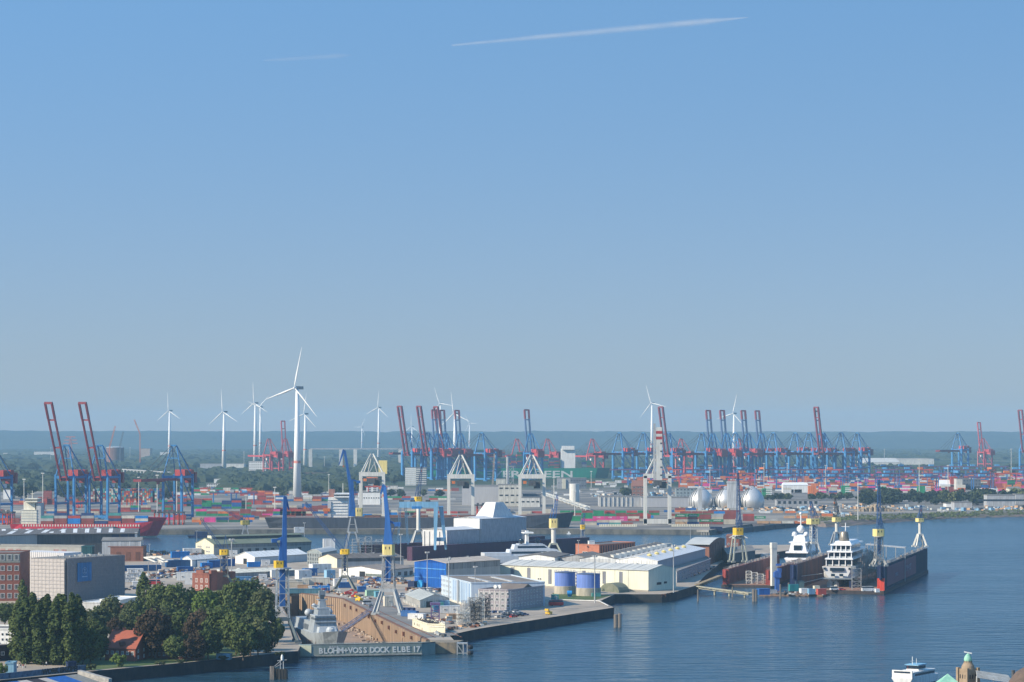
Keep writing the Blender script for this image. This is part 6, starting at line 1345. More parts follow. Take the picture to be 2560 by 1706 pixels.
# ---------------- containers ----------------
kq = mpp(2870)
def row(desc, u0, v, tiers, yaw=0., gap=.5, depth=1, group='containers on the far quay', words=None, z=5.0, L=12.2, xy=None, D=None, bars=True):
    """tiers: list (left to right) of lists (bottom to top) of colours"""
    D = D or dist(v, 5); x0, y0 = xy or XY(u0, D); c, s = math.cos(yaw), math.sin(yaw)
    for i, st_ in enumerate(tiers):
        for j, col in enumerate(st_):
            if not col: continue
            d = i * (L + gap) + L / 2; nm = ['bottom', 'second', 'third', 'fourth', 'fifth'][j]
            lb = f"{col} container, {nm} tier, {ordinal(i)} stack {desc}"
            wd = (words or {}).get((i, j)); container(x0 + d * c, y0 + d * s, z + j * 2.62, yaw, col, lb, L=L, words=wd, group=group, bars=bars)
def pick(seed, n, h, cols, hmin=1):
    r = random.Random(seed); return [[r.choice(cols) for _ in range(r.randint(hmin, h))] for _ in range(n)]
# red ship bays
rs = [['brown red', 'grey', 'teal'], ['brown red', 'brown red', 'grey', 'dark blue'], ['bright blue', 'bright blue', 'red'], ['brown red', 'brown red', 'grey', 'dark blue'], ['dark blue'], ['red', 'dark blue', 'brown red', 'teal'], ['brown red', 'brown red', 'cream'], ['bright blue', 'cream', 'bright blue']]
for r_i, dy in ((0, -6.5), (1, -3.9)):
    c, s = math.cos(rad(-1.5)), math.sin(rad(-1.5)); x0, y0 = REDSHIP[0] - 45, REDSHIP[1]
    row('on the red ship' + (', second row' if r_i else ', front row'), 0, 0, [r[: (99 if r_i == 0 else 2)] for r in rs], yaw=rad(-1.5), gap=.9, xy=(x0 - s * dy, y0 + c * dy), z=13.2, group='containers on the red ship')
A_ = ['brown red', 'red', 'cream', 'grey', 'brown red', 'green', 'beige', 'blue']
one = {(3, 1): 'ONE', (4, 1): 'ONE', (4, 0): 'ONE', (5, 0): 'ONE', (2, 1): 'ONE'}
row('in the pink block', 1424, 1303, [['green', 'green'], ['pink', 'green', 'green'], ['pink', 'pink', 'green'], ['pink', 'pink', 'green'], ['pink', 'pink', 'brown red'], ['red', 'cream', 'brown red'], ['beige', 'brown red', 'red']], words=one)
row('right of the pink block', 1606, 1301, [['teal', 'bright blue']])
row('in the row before the pink block', 1462, 1313, [['beige'], ['blue', 'beige'], ['teal', 'cream'], ['brown red']])
W_ = {(2, 1): 'EVERGREEN', (3, 1): 'EVERGREEN', (1, 3): 'EVERGREEN', (0, 3): 'EVERGREEN'}
row('right of the striped crane', 1688, 1311, [['tan', 'beige', 'brown red', 'green'], ['dark blue', 'beige', 'brown red', 'green'], ['brown red', 'green', 'brown red', 'brown red'], ['brown red', 'green', 'beige', 'grey'], ['beige', 'beige', 'brown red', 'brown red']], words=W_)
row('behind the striped crane stacks', 1672, 1296, [['beige', 'brown red'], ['beige', 'green', 'brown red'], ['brown red', 'green', 'brown red'], ['blue', 'green', 'brown red'], ['brown red', 'grey', 'bright blue'], ['brown red', 'brown red', 'brown red']], words={(1, 1): 'EVERGREEN', (3, 1): 'EVERGREEN'})
row('left of the tan crates', 1857, 1303, [['brown red', 'brown red', 'red'], ['grey', 'green'], ['grey']], words={(1, 1): 'EVERGREEN'})
row('in the tan row', 1893, 1309, [['tan'], ['tan'], ['cream'], ['orange'], ['tan', 'tan']], gap=1)
row('at the right quay point', 1960, 1296, [['tan'], ['orange', 'tan'], ['tan'], ['tan', 'orange']], gap=2)
row('before the low grey office', 1900, 1283, [['white'], ['tan'], ['orange'], ['light blue'], ['tan']], gap=3)
row('under the second white crane', 1085, 1300, [['brown red', 'beige'], ['green', 'red'], ['red', 'red'], ['grey', 'dark blue']], gap=1)
row('between the middle white cranes', 1200, 1299, [['grey', 'light blue'], ['cream', 'cream'], ['teal', 'grey'], ['grey', 'cream', 'beige'], ['red']], gap=1, words={(1, 0): 'ONE'})
row('left of the pale blue gantry', 966, 1299, [['cream', 'bright blue', 'bright blue', 'cream'], ['brown red', 'cream', 'brown red'], ['brown red', 'beige', 'brown red'], ['beige', 'beige']], gap=1)
row('right of the white deckhouse', 902, 1297, [['brown red', 'bright blue'], ['brown red', 'beige']], gap=1)
row('left of the dark ship', 648, 1300, [['beige', 'brown red'], ['grey', 'grey'], ['dark green', 'brown red']], gap=2)
row('behind the dark ship stern', 700, 1290, pick(5, 6, 3, ['brown red', 'red', 'brown red', 'beige', 'blue'], 2), gap=.6)
row('in the long red row', 490, 1290, pick(11, 10, 3, ['brown red', 'red', 'brown red', 'pink', 'orange', 'blue', 'dark blue', 'green'], 2), gap=.6)
row('under the lowered left crane', 480, 1306, [['orange', 'tan'], ['pink', 'pink'], ['dark green', 'dark blue'], ['dark green', 'brown red'], ['blue']], gap=1)
row('left of the red ship', -10, 1308, [['blue', 'brown red'], ['brown red', 'brown red'], ['beige', 'brown red', 'red']], gap=1)
row('in the rear line behind the striped crane', 1660, 1281, pick(21, 8, 2, ['brown red', 'grey', 'brown red', 'blue', 'beige', 'orange'], 1), gap=1.2)
row('behind the pink block', 1400, 1288, pick(22, 9, 2, ['green', 'brown red', 'green', 'red', 'brown red'], 2), gap=.8)
# the rest of the yards: too many to pick apart
mass = MB(); MC = list(COLS); mi_ = {c: i for i, c in enumerate(MC)}
def block(u0, u1, v, h, rows_=3, cols=None, hmin=None, end=False, wcols=None, seed=1, gap=.4, fill=.93):
    r = random.Random(seed * 77 + int(u0)); D = dist(v); x0, _ = XY(u0, D); x1, _ = XY(u1, D); L = 2.44 if end else 12.2; Wd = 12.2 if end else 2.44; cols = cols or ['brown red', 'red', 'brown red', 'blue', 'grey', 'cream', 'beige', 'green', 'orange', 'dark blue', 'teal']
    n = int((x1 - x0) / (L + gap)); cr = ['c']
    for q in range(rows_):
        for i in range(n):
            if r.random() > fill: continue
            hh = r.randint(hmin if hmin is not None else max(1, h - 2), h)
            for j in range(hh):
                x = x0 + i * (L + gap); y = D + q * (Wd + .5); mass.bx(x, x + L, y, y + Wd, 5 + j * 2.6, 5 + j * 2.6 + 2.5, mi_[r.choice(cols)])
RB = ['brown red', 'brown red', 'red', 'brown red', 'beige', 'blue']; MIX = ['brown red', 'red', 'blue', 'grey', 'cream', 'beige', 'green', 'orange', 'brown red', 'light blue', 'pink']; OR_ = ['orange', 'orange', 'red', 'brown red', 'cream', 'white', 'dark blue', 'blue', 'pink', 'orange']
block(-20, 60, 1290, 3, 2, RB, seed=2); block(60, 112, 1275, 4, 3, RB); block(95, 165, 1262, 5, 2, ['brown red', 'red', 'brown red'], seed=3); block(108, 135, 1250, 6, 2, ['brown red'], seed=4)
block(162, 240, 1262, 5, 3, ['green', 'brown red', 'brown red', 'dark blue', 'cream'], seed=5); block(232, 305, 1256, 7, 4, ['grey', 'cream', 'brown red', 'beige', 'teal', 'brown red'], hmin=6, end=True, seed=6)
block(300, 400, 1256, 7, 4, ['brown red', 'brown red', 'red', 'blue', 'cream', 'orange', 'teal'], hmin=6, end=True, seed=7); block(345, 375, 1262, 3, 1, ['green', 'blue'], hmin=1)
block(395, 500, 1266, 4, 3, ['green', 'brown red', 'red', 'dark green', 'brown red'], seed=8); block(300, 480, 1280, 3, 2, RB + ['green', 'orange'], seed=9); block(90, 300, 1284, 2, 2, RB, seed=10, fill=.6)
block(480, 640, 1272, 5, 2, ['brown red', 'red', 'green', 'dark blue', 'blue'], seed=11, fill=.8); block(610, 720, 1262, 2, 2, ['brown red', 'cream', 'red', 'blue'], seed=12); block(480, 640, 1232, 3, 3, ['orange', 'cream', 'brown red', 'green', 'red', 'white', 'blue'], seed=13, fill=.7)
block(600, 740, 1240, 3, 2, ['brown red', 'orange', 'red', 'white'], seed=14, fill=.7); block(755, 830, 1270, 2, 3, ['brown red', 'red', 'blue'], seed=15); block(755, 900, 1238, 2, 3, ['orange', 'white', 'brown red', 'dark blue', 'cream'], seed=16, fill=.7)
block(640, 830, 1280, 3, 2, RB, seed=17); block(380, 640, 1300, 2, 1, RB + ['orange', 'pink', 'dark blue'], seed=71, hmin=1, fill=.7); block(960, 1400, 1284, 2, 2, RB + ['beige', 'green', 'grey'], seed=72, hmin=1, fill=.8); block(400, 560, 1238, 2, 3, ['white', 'orange', 'brown red', 'green'], seed=18, fill=.6); block(880, 960, 1206, 4, 4, ['brown red', 'orange', 'brown red'], seed=19); block(690, 860, 1196, 2, 3, ['brown red', 'tan'], seed=20, fill=.8)
for i, (u0, u1, v, h) in enumerate([(470, 620, 1226, 3), (560, 720, 1219, 3), (740, 900, 1226, 3), (760, 980, 1250, 3), (620, 830, 1253, 3), (380, 480, 1246, 3), (0, 90, 1262, 3), (0, 70, 1282, 2), (960, 1150, 1250, 2), (860, 1010, 1222, 3), (1070, 1160, 1228, 2)]): block(u0, u1, v, h, 2, ['brown red', 'orange', 'red', 'white', 'cream', 'blue', 'green', 'brown red', 'grey'], hmin=1, seed=80 + i, fill=.75, gap=.8)
# behind the evergreen ship and the right hand yards
for i, v in enumerate(range(1188, 1236, 4)):
    block(1560 if v < 1205 else 1700, 2700, v, 3 if v < 1200 else 4, 1, OR_ if v > 1196 else ['dark blue', 'blue', 'orange', 'brown red', 'red', 'pink', 'cream'], hmin=1, seed=30 + i, fill=.8 if v < 1230 else .5, gap=1.0)
block(1440, 1700, 1208, 2, 2, OR_, seed=50, fill=.7); block(1640, 1730, 1190, 9, 2, ['brown red', 'red', 'dark blue'], seed=51, hmin=4); block(1790, 1850, 1188, 9, 3, ['dark blue', 'brown red'], hmin=8, seed=52); block(1965, 2000, 1188, 9, 3, ['brown red'], hmin=7, seed=53)
block(1770, 1810, 1188, 10, 2, ['tan', 'orange', 'beige', 'brown red'], hmin=6, seed=54); block(1950, 2150, 1190, 8, 2, ['orange', 'brown red', 'dark blue', 'blue', 'tan'], hmin=3, seed=55); block(1860, 1960, 1190, 6, 3, ['green', 'teal', 'orange', 'dark green'], hmin=3, seed=56)
# tall green, white and orange blocks facing the river
for u0, u1, v, h, cols in [(1906, 1935, 1243, 5, ['green', 'green', 'dark green']), (1958, 1985, 1242, 6, ['cream', 'white']), (1985, 2003, 1242, 6, ['brown red']), (2021, 2046, 1240, 6, ['orange']), (2073, 2100, 1240, 5, ['blue', 'beige', 'brown red']), (2104, 2130, 1240, 6, ['green']), (2131, 2145, 1240, 5, ['brown red']), (2145, 2168, 1240, 5, ['brown red', 'dark blue']),
                           (2196, 2230, 1238, 5, ['green']), (2294, 2326, 1236, 5, ['green']), (2326, 2342, 1236, 5, ['brown red']), (2365, 2394, 1238, 5, ['brown red']), (2376, 2396, 1222, 8, ['red']), (2453, 2468, 1223, 6, ['orange', 'teal', 'green']), (2470, 2500, 1223, 6, ['brown red']), (2520, 2548, 1223, 6, ['dark green', 'green'])]:
    block(u0, u1, v, h, 3, cols, hmin=h, gap=.1, fill=1)
o = struct('container_mass', mass, [cmat(c) for c in MC], 'stuff', label='stacked containers of the far terminals, too small to pick apart')
# white print bars on the green blocks
b = MB()
for u0, v in ((1910, 1243), (2108, 1240), (2212, 1238), (2308, 1236)):
    D = dist(v); x, y = XY(u0, D)
    for j in range(5): b.bx(x + 3, x + 12, y - .15, y - .03, 6 + j * 2.6, 7.2 + j * 2.6)
struct('container_print', b, letter_w, 'stuff', label='white lettering bands on the green container blocks')
# yard gantry cranes
def rmg(c):
    t = thing('yard_gantry_crane', 'x', 'gantry crane'); m = mat('yard_blue', (.05, .20, .48), .5) if c else mat('yard_red', (.55, .08, .06), .5)
    for sx in (-1, 1):
        b = MB()
        for y in (0, 12): b.beam((sx * 17, y, 0), (sx * 17, y, 21), 1.2, 1.4)
        b.beam((sx * 17, 0, 1), (sx * 17, 12, 1), 1, 1.4); b.beam((sx * 17, 0, 21), (sx * 17, 12, 21), 1, 1.4); part('leg_frame', b, m, t)
    b = MB(); b.beam((-24, 2, 22), (24, 2, 22), 1.4, 2.2); b.beam((-24, 10, 22), (24, 10, 22), 1.4, 2.2); part('bridge_girder', b, mat('girder_purple', (.16, .06, .14), .5) if c else m, t)
    b = MB(); b.bx(-6, 4, 1, 11, 23.2, 27); b.bx(6, 10, 2, 8, 17, 20.6); part('trolley', b, mat('trolley_light', (.10, .34, .62), .5) if c else orange, t); return t
r1, r0 = rmg(1), rmg(0); n = 0; rr = random.Random(4); used = {1: 0, 0: 0}; rws = {}
for v, us in ((1226, range(1730, 2560, 120)), (1214, range(1600, 2580, 62)), (1202, range(1560, 2580, 58)), (1192, range(1640, 2580, 62))):
    for u in us:
        u += rr.uniform(-14, 14); c = 0 if rr.random() < .16 else 1; D = dist(v); x, y = XY(u, D); pr = r1 if c else r0
        o = pr if not used[c] else dup(pr, (x, y, 5)); used[c] = 1; o.location = (x, y, 5); o.rotation_euler = (0, 0, rad(rr.choice((0, 0, 8, -8, 60))))
        o['group'] = 'yard cranes of the far right terminal'; rws.setdefault((v, c), []).append(o)
for (v, c), os_ in rws.items(): rank(os_, f"{'blue' if c else 'red'} portal yard crane in the {dict(zip((1226, 1214, 1202, 1192), ('nearest', 'second', 'third', 'farthest')))[v]} row")
for u, v in ((612, 1262), (940, 1243), (1200, 1262), (555, 1262)):
    x, y = XY(u, dist(v)); o = dup(r0 if u > 900 else r1, (x, y, 5), 0, {612: 'blue yard crane behind the long red container row', 940: 'red yard crane left of the middle cluster', 1200: 'red yard crane behind the second white portal crane', 555: 'blue yard crane behind the lowered left crane'}[u], 'yard cranes by the basin'); o.scale = (.7,) * 3
# straddle carriers
sc_ = thing('straddle_carrier', 'x', 'straddle carrier')
for sx in (-1, 1): b = MB(); b.beam((sx * 2.4, -4, 0), (sx * 2.4, -4, 12), .7); b.beam((sx * 2.4, 4, 0), (sx * 2.4, 4, 12), .7); b.beam((sx * 2.4, -5, 1), (sx * 2.4, 5, 1), .8, 1.4); part('leg_frame', b, brightred, sc_)
b = MB(); b.bx(-3, 3, -5, 5, 12, 13.6); b.bx(-3, -.5, -5, -3, 13.6, 15.4); part('top_frame', b, dgrey, sc_)
SCP = [(u, 1312) for u in (392, 404, 417, 429, 441, 453, 0, 16, 28, 1206)] + [(1188 + i * 11, 1291) for i in range(7)] + [(u, 1270) for u in (192, 200, 300, 322, 336, 350)]
SCO = []
for i, (u, v) in enumerate(SCP):
    x, y = XY(u, dist(v)); o = sc_ if i == 0 else dup(sc_, (x, y, 5)); o.location = (x, y, 5); o.rotation_euler = (0, 0, rr.uniform(-.3, .3))
    o['group'] = 'straddle carriers'; SCO.append(o)
rank(SCO, 'red straddle carrier parked on the container quay')
# barrier blocks along the quay edge: white posts
me = None; BR = []
for i in range(64):
    u = 1500 + i * 4.3
    if 1592 < u < 1680: continue
    x, y = XY(u, dist(1317)); o = single('quay_barrier', me or (lambda m: m)(MB().bx(-.6, .6, -.5, .5, 0, 2.6).bx(-.75, .75, -.65, .65, 0, .5).mesh('quay_barrier', cream)), None, 'cream concrete barrier standing along the far quay edge', 'barrier', (x, y, 5), group='barriers on the far quay'); me = o.data; BR.append(o)
rank(BR, 'cream concrete barrier on the far quay edge')
# egg shaped digesters
def egg(u, label):
    x, y = XY(u, dist(1272)); k = mpp(dist(1272)); t = thing('digester_tank', label, 'tank', (x, y, 5), 0, 'egg shaped metal tanks')
    b = MB(); H = 56 * k; Rm = 31 * k; prof = [(max(2.2, Rm * (.84 + .16 * math.sin(i / 24 * math.pi / .64) if i / 24 < .32 else math.cos((i / 24 - .32) / .68 * math.pi / 2) ** .72)), H * i / 24) for i in range(25)]
    b.lathe(prof, 48); part('shell', b, mat('egg_metal', (.62, .62, .61), .42, metal=.5, var=.05), t, smooth=True)
    for q in range(3):
        b = MB(); a = rad(200 + q * 16 )
        for i in range(2, 22):
            r0_, z0_ = prof[min(i, len(prof) - 1)]; r1_, z1_ = prof[min(i + 1, len(prof) - 1)]; b.beam(((r0_ + .3) * math.cos(a), (r0_ + .3) * math.sin(a), z0_), ((r1_ + .3) * math.cos(a), (r1_ + .3) * math.sin(a), z1_), .6)
        part('pipe', b, dgrey, t)
egg(1752, 'left one of the three egg shaped metal tanks'); egg(1816, 'middle one of the three egg shaped metal tanks'); egg(1880, 'right one of the three egg shaped metal tanks')
D = dist(1276); k = D / F
for (u0, u1, v0, v1, m, lb, nm) in [(1818, 1846, 1206, 1274, lgrey, 'grey lift shaft between the metal eggs', 'lift_shaft'), (1745, 1755, 1216, 1268, lgrey, 'slim grey shaft on the left metal egg', 'lift_shaft')]:
    x0, x1 = XY(u0, D - 14)[0], XY(u1, D - 14)[0]; b = MB(); b.bx(0, x1 - x0, -3, 3, 0, (v1 - v0) * k); b.bx(-.3, x1 - x0 + .3, -3.3, 3.3, (v1 - v0) * k, (v1 - v0) * k + 2.6); single(nm, b, m, lb, 'lift shaft', (x0, D - 14, 5))
b = MB(); x0, x1 = XY(1752, D)[0], XY(1880, D)[0]; b.truss((x0, D, 5 + 55 * k), (x1, D, 5 + 55 * k), 3, 3, 16, .3); single('walkway', b, dgrey, 'dark walkway joining the tops of the metal eggs', 'walkway')
# ---------------- trees ----------------
def foliage(name, c1, c2):
    m = bpy.data.materials.new(name); m.use_nodes = True; n = m.node_tree.nodes; l = m.node_tree.links; b = n['Principled BSDF']; b.inputs['Roughness'].default_value = .75; b.inputs['Specular IOR Level'].default_value = .15
    tc = n.new('ShaderNodeTexCoord'); nz = n.new('ShaderNodeTexNoise'); nz.inputs['Scale'].default_value = .35; nz.inputs['Detail'].default_value = 5; l.new(tc.outputs['Object'], nz.inputs['Vector'])
    oi = n.new('ShaderNodeObjectInfo'); ad = n.new('ShaderNodeMath'); ad.operation = 'MULTIPLY_ADD'; ad.inputs[1].default_value = .35; l.new(oi.outputs['Random'], ad.inputs[0]); l.new(nz.outputs[0], ad.inputs[2])
    cr = n.new('ShaderNodeValToRGB'); cr.color_ramp.elements[0].position = .42; cr.color_ramp.elements[1].position = .95; cr.color_ramp.elements[0].color = (*c1, 1); cr.color_ramp.elements[1].color = (*c2, 1); l.new(ad.outputs[0], cr.inputs[0]); l.new(cr.outputs[0], b.inputs['Base Color'])
    MATS[name] = m; return m
LEAF = {'green': foliage('green_leaves', (.030, .052, .014), (.10, .13, .036)), 'copper': foliage('copper_leaves', (.040, .028, .016), (.085, .060, .032)), 'olive': foliage('olive_leaves', (.045, .065, .025), (.11, .125, .05)), 'far': foliage('far_leaves', (.018, .032, .016), (.045, .06, .03)), 'bright': foliage('bright_leaves', (.07, .12, .02), (.15, .20, .045))}
bark = mat('bark', (.10, .075, .05), .9)
def crown(kind, seed, H, Rr, nb, nl, ls):
    r = random.Random(seed); b = MB(); 
    for _ in range(nb):
        if kind == 'poplar':
            t = r.random(); z = H * (.06 + .93 * t); env = Rr * min(1, (1.0 - t) * 3.2 + .10) * (.72 + .28 * math.sin(t * 3.1)) * (.8 if t < .1 else 1); a = r.random() * 6.283; q = env * (.30 + .5 * r.random()); c = Vector((q * math.cos(a), q * math.sin(a), z)); br = Rr * .42 * (1 - .45 * t); sz = 1.9
        else:
            while True:
                c = Vector((r.uniform(-1, 1), r.uniform(-1, 1), r.uniform(-1, 1)))
                if .35 < c.length < .86: break
            c = Vector((c.x * Rr * (1 - .25 * max(0, c.z)), c.y * Rr * (1 - .25 * max(0, c.z)), H * .55 + c.z * H * .44)); br = Rr * r.uniform(.22, .36); sz = .85
        for _ in range(nl):
            d = Vector((r.gauss(0, 1), r.gauss(0, 1), r.gauss(0, 1))).normalized(); p = c + Vector((d.x, d.y, d.z * sz)) * br * r.uniform(.72, 1.05)
            n = (d + Vector((r.uniform(-.6, .6), r.uniform(-.6, .6), r.uniform(-.3, .7)))).normalized(); x = n.orthogonal().normalized(); y = n.cross(x); an = r.random() * 3.1; x, y = x * math.cos(an) + y * math.sin(an), y * math.cos(an) - x * math.sin(an)
            s = ls * r.uniform(.6, 1.25); b.add([p - x * s, p - y * s * .6, p + x * s, p + y * s * .7 + n * s * .25], [(0, 1, 2, 3)])
    return b
def trunk(H, r0, seed, spread):
    r = random.Random(seed); b = MB(); b.tube((0, 0, -.3), (r.uniform(-.3, .3), r.uniform(-.3, .3), H * .55), r0, r0 * .5, 7)
    for i in range(6):
        a = i * 1.05 + r.random(); z = H * r.uniform(.25, .5); b.tube((0, 0, z), (spread * .6 * math.cos(a), spread * .6 * math.sin(a), z + H * r.uniform(.15, .32)), r0 * .42, r0 * .12, 5)
    return b
TREE = {}
def tproto(kind, var, leaf):
    k = (kind, var, leaf)
    if k not in TREE:
        sp = {'poplar': (26, 3.6, 84, 56, .60), 'broad': (18, 7.2, 74, 56, .66), 'narrow': (18, 3.8, 38, 46, .62), 'bush': (5, 3.2, 18, 44, .45), 'far': (14, 7.5, 30, 14, 1.5)}[kind]
        H, Rr, nb, nl, ls = sp; key = (kind, var)
        cm = crown('poplar' if kind in ('poplar', 'narrow') else 'b', var * 13 + len(kind), H, Rr, nb, nl, ls).mesh('crown', LEAF[leaf]); tm = trunk(H, .45 if kind != 'far' else .4, var, Rr).mesh('trunk', bark); TREE[k] = (cm, tm, H, Rr)
    return TREE[k]
def tree(u, v, hpx, rpx, kind, leaf, label, var=None, group='trees on the river bank', z=5.0, cat='tree'):
    D = dist(v, z); k = D / F; x, y = XY(u, D); var = R.randint(0, 2) if var is None else var; cm, tm, H, Rr = tproto(kind, var, leaf)
    t = thing('tree' if kind != 'poplar' else 'poplar_tree', label, cat, (x, y, z), R.random() * 6.28, group); s = hpx * k / H; sr = rpx * k / Rr * (1.15 if kind in ('broad', 'poplar') else 1)
    for nm, me in (('crown', cm), ('trunk', tm)): o = bpy.data.objects.new(nm, me); C.objects.link(o); o.parent = t
    t.scale = (sr, sr, s); return t
for i, (u, v, h) in enumerate([(46, 1652, 150), (63, 1660, 160), (82, 1655, 168), (100, 1662, 158), (119, 1657, 166), (139, 1663, 165), (158, 1657, 168), (178, 1664, 176), (196, 1650, 158)]):
    tree(u, v, h, 23, 'poplar', 'green', ('tall poplar, ' + ordinal(i) + ' from the left in the front row by the graffiti wall'), i % 3, 'poplars by the graffiti wall')
for i, (u, v, h) in enumerate([(72, 1636, 140), (110, 1640, 142), (150, 1640, 150), (190, 1636, 130)]):
    tree(u, v, h, 24, 'poplar', 'green', 'poplar of the rear row, ' + ordinal(i) + ' from the left, partly hidden', i % 3, 'poplars by the graffiti wall')
TL = [(56, 1540, 88, 15, 'narrow', 'green', 'slim dark tree between the red office and the wrapped building'), (12, 1562, 58, 20, 'broad', 'green', 'dark tree at the left edge above the white building'), (30, 1552, 46, 16, 'broad', 'olive', 'small tree right of the left edge tree'),
      (360, 1548, 112, 22, 'narrow', 'green', 'tall pointed tree standing apart in front of the white containers'), (222, 1600, 78, 24, 'broad', 'olive', 'olive tree just right of the poplar row'), (250, 1598, 86, 30, 'broad', 'olive', 'light olive tree below the wrapped building'),
      (274, 1580, 92, 30, 'broad', 'olive', 'round tree in front of the small red roof'), (290, 1612, 70, 22, 'broad', 'copper', 'dull tree between the small and the large red roof'), (226, 1660, 92, 30, 'broad', 'green', 'dark tree right of the poplars by the grass'),
      (252, 1650, 66, 24, 'broad', 'green', 'dark low tree shading the large red roof'), (322, 1590, 72, 26, 'broad', 'olive', 'grey green tree behind the large red roof'), (345, 1585, 84, 20, 'broad', 'green', 'tree between the pointed one and the copper one'),
      (388, 1648, 130, 46, 'broad', 'copper', 'copper coloured tree with bare trunk right of the large red roof'), (402, 1560, 104, 34, 'broad', 'green', 'tree with tops below the white goal shaped frame'), (440, 1562, 108, 36, 'broad', 'green', 'leafy tree left of the brick tower building'),
      (478, 1560, 92, 30, 'broad', 'green', 'leafy tree in front of the brick tower building'), (516, 1568, 102, 34, 'broad', 'bright', 'lighter green tree under the dark turrets'), (552, 1566, 96, 30, 'broad', 'green', 'tree under the yellow house portal crane'),
      (590, 1568, 122, 38, 'broad', 'green', 'tall tree in the middle of the right grove'), (628, 1566, 124, 40, 'broad', 'green', 'tall broad tree at the top of the right grove'), (660, 1574, 108, 32, 'broad', 'olive', 'olive tree left of the dark based crane'),
      (455, 1620, 100, 36, 'broad', 'green', 'dark tree in the shadow beside the brick villa'), (500, 1628, 106, 42, 'broad', 'copper', 'very dark copper tree in the middle of the grove'), (548, 1630, 116, 40, 'broad', 'green', 'front tree of the grove above the blue hut'),
      (590, 1638, 118, 38, 'broad', 'green', 'front tree of the grove, third from the dry dock'), (626, 1640, 112, 34, 'broad', 'olive', 'front tree of the grove, second from the dry dock'), (672, 1632, 124, 24, 'narrow', 'olive', 'slender tree nearest to the dark based crane'),
      (425, 1632, 70, 28, 'broad', 'green', 'tree in front of the brick villa'), (470, 1646, 62, 24, 'broad', 'green', 'low tree at the end of the brick villa'), (520, 1600, 90, 30, 'broad', 'green', 'inner tree of the grove behind the copper one'), (640, 1606, 96, 30, 'broad', 'green', 'inner tree of the grove below the tallest ones'), (570, 1598, 98, 34, 'broad', 'green', 'inner tree of the grove in its middle'), (693, 1612, 70, 16, 'broad', 'green', 'small tree touching the dark crane portal')]
TL += [(u, v, h, r_, 'broad', lf, lb) for u, v, h, r_, lf, lb in [(440, 1652, 66, 30, 'green', 'dark front tree shading the left part of the villa'), (486, 1652, 74, 30, 'copper', 'dark front tree at the right end of the villa'), (520, 1650, 84, 32, 'green', 'dark front tree left of the blue hut'), (608, 1650, 100, 34, 'green', 'front tree with low branches right of the blue hut'),
       (645, 1646, 104, 30, 'olive', 'front tree with low branches near the dock corner'), (240, 1628, 84, 30, 'green', 'dark tree closing the gap right of the poplars'), (208, 1662, 100, 26, 'green', 'dark tree at the right foot of the poplar row'), (368, 1600, 76, 28, 'green', 'tree between the large red roof and the copper tree'), (412, 1596, 84, 32, 'olive', 'tree above the villa behind the copper one'), (330, 1560, 60, 24, 'olive', 'grey green low tree right of the small red roof')]]
for i, a in enumerate(TL): tree(*a)
tree(296, 1668, 34, 20, 'bush', 'bright', 'bright green bush on the bank below the large red roof', cat='bush'); tree(5, 1692, 34, 16, 'bush', 'bright', 'bright green bush at the lower left edge', cat='bush'); tree(228, 1676, 18, 14, 'bush', 'olive', 'low bush at the end of the graffiti wall', cat='bush')
for i, (u, v) in enumerate([(560, 1650), (700, 1640), (400, 1664), (455, 1660)]): tree(u, v, 12, 14, 'bush', 'olive', ['low scrub under the front trees of the grove', 'low scrub beside the dark crane foot', 'low scrub on the bank under the copper tree', 'low scrub on the bank before the villa'][i], cat='bush')
# trees beyond the terminals
rr = random.Random(12)
def fartrees(n, u0, u1, v0, v1, h0, h1, group, lb):
    os_ = []
    for i in range(n):
        v = rr.uniform(v0, v1); u = rr.uniform(u0, u1); k = mpp(dist(v)); h = rr.uniform(h0, h1)
        os_.append(tree(u, v, h / k, h * rr.uniform(.5, .75) / k, 'far', rr.choice(['far', 'far', 'olive']), lb, group=group))
    rank(os_, lb)
fartrees(46, -20, 420, 1196, 1250, 12, 19, 'trees beyond the left container stacks', 'broad tree in the wood beyond the left container stacks')
fartrees(22, 20, 330, 1172, 1196, 14, 20, 'trees on the far left plain', 'far tree on the plain behind the left container cranes')
fartrees(26, 600, 900, 1226, 1246, 9, 14, 'trees around the largest turbine foot', 'low tree near the foot of the largest turbine')
fartrees(14, 640, 1010, 1196, 1212, 10, 14, 'trees left of the striped tower', 'far tree left of the striped office tower')
fartrees(7, 940, 1150, 1238, 1246, 9, 12, 'trees behind the gantry', 'low tree behind the pale blue gantry')
fartrees(3, 1560, 1590, 1238, 1242, 11, 14, 'trees by the brick tower', 'tree left of the small brick tower house')
fartrees(64, 2160, 2570, 1250, 1264, 12, 19, 'trees along the right bank', 'broad tree in the row along the right bank')
fartrees(34, 1915, 2190, 1246, 1254, 7, 12, 'hedge trees under the green container block', 'low tree under the green and orange container blocks')
b = MB(); rr = random.Random(5)
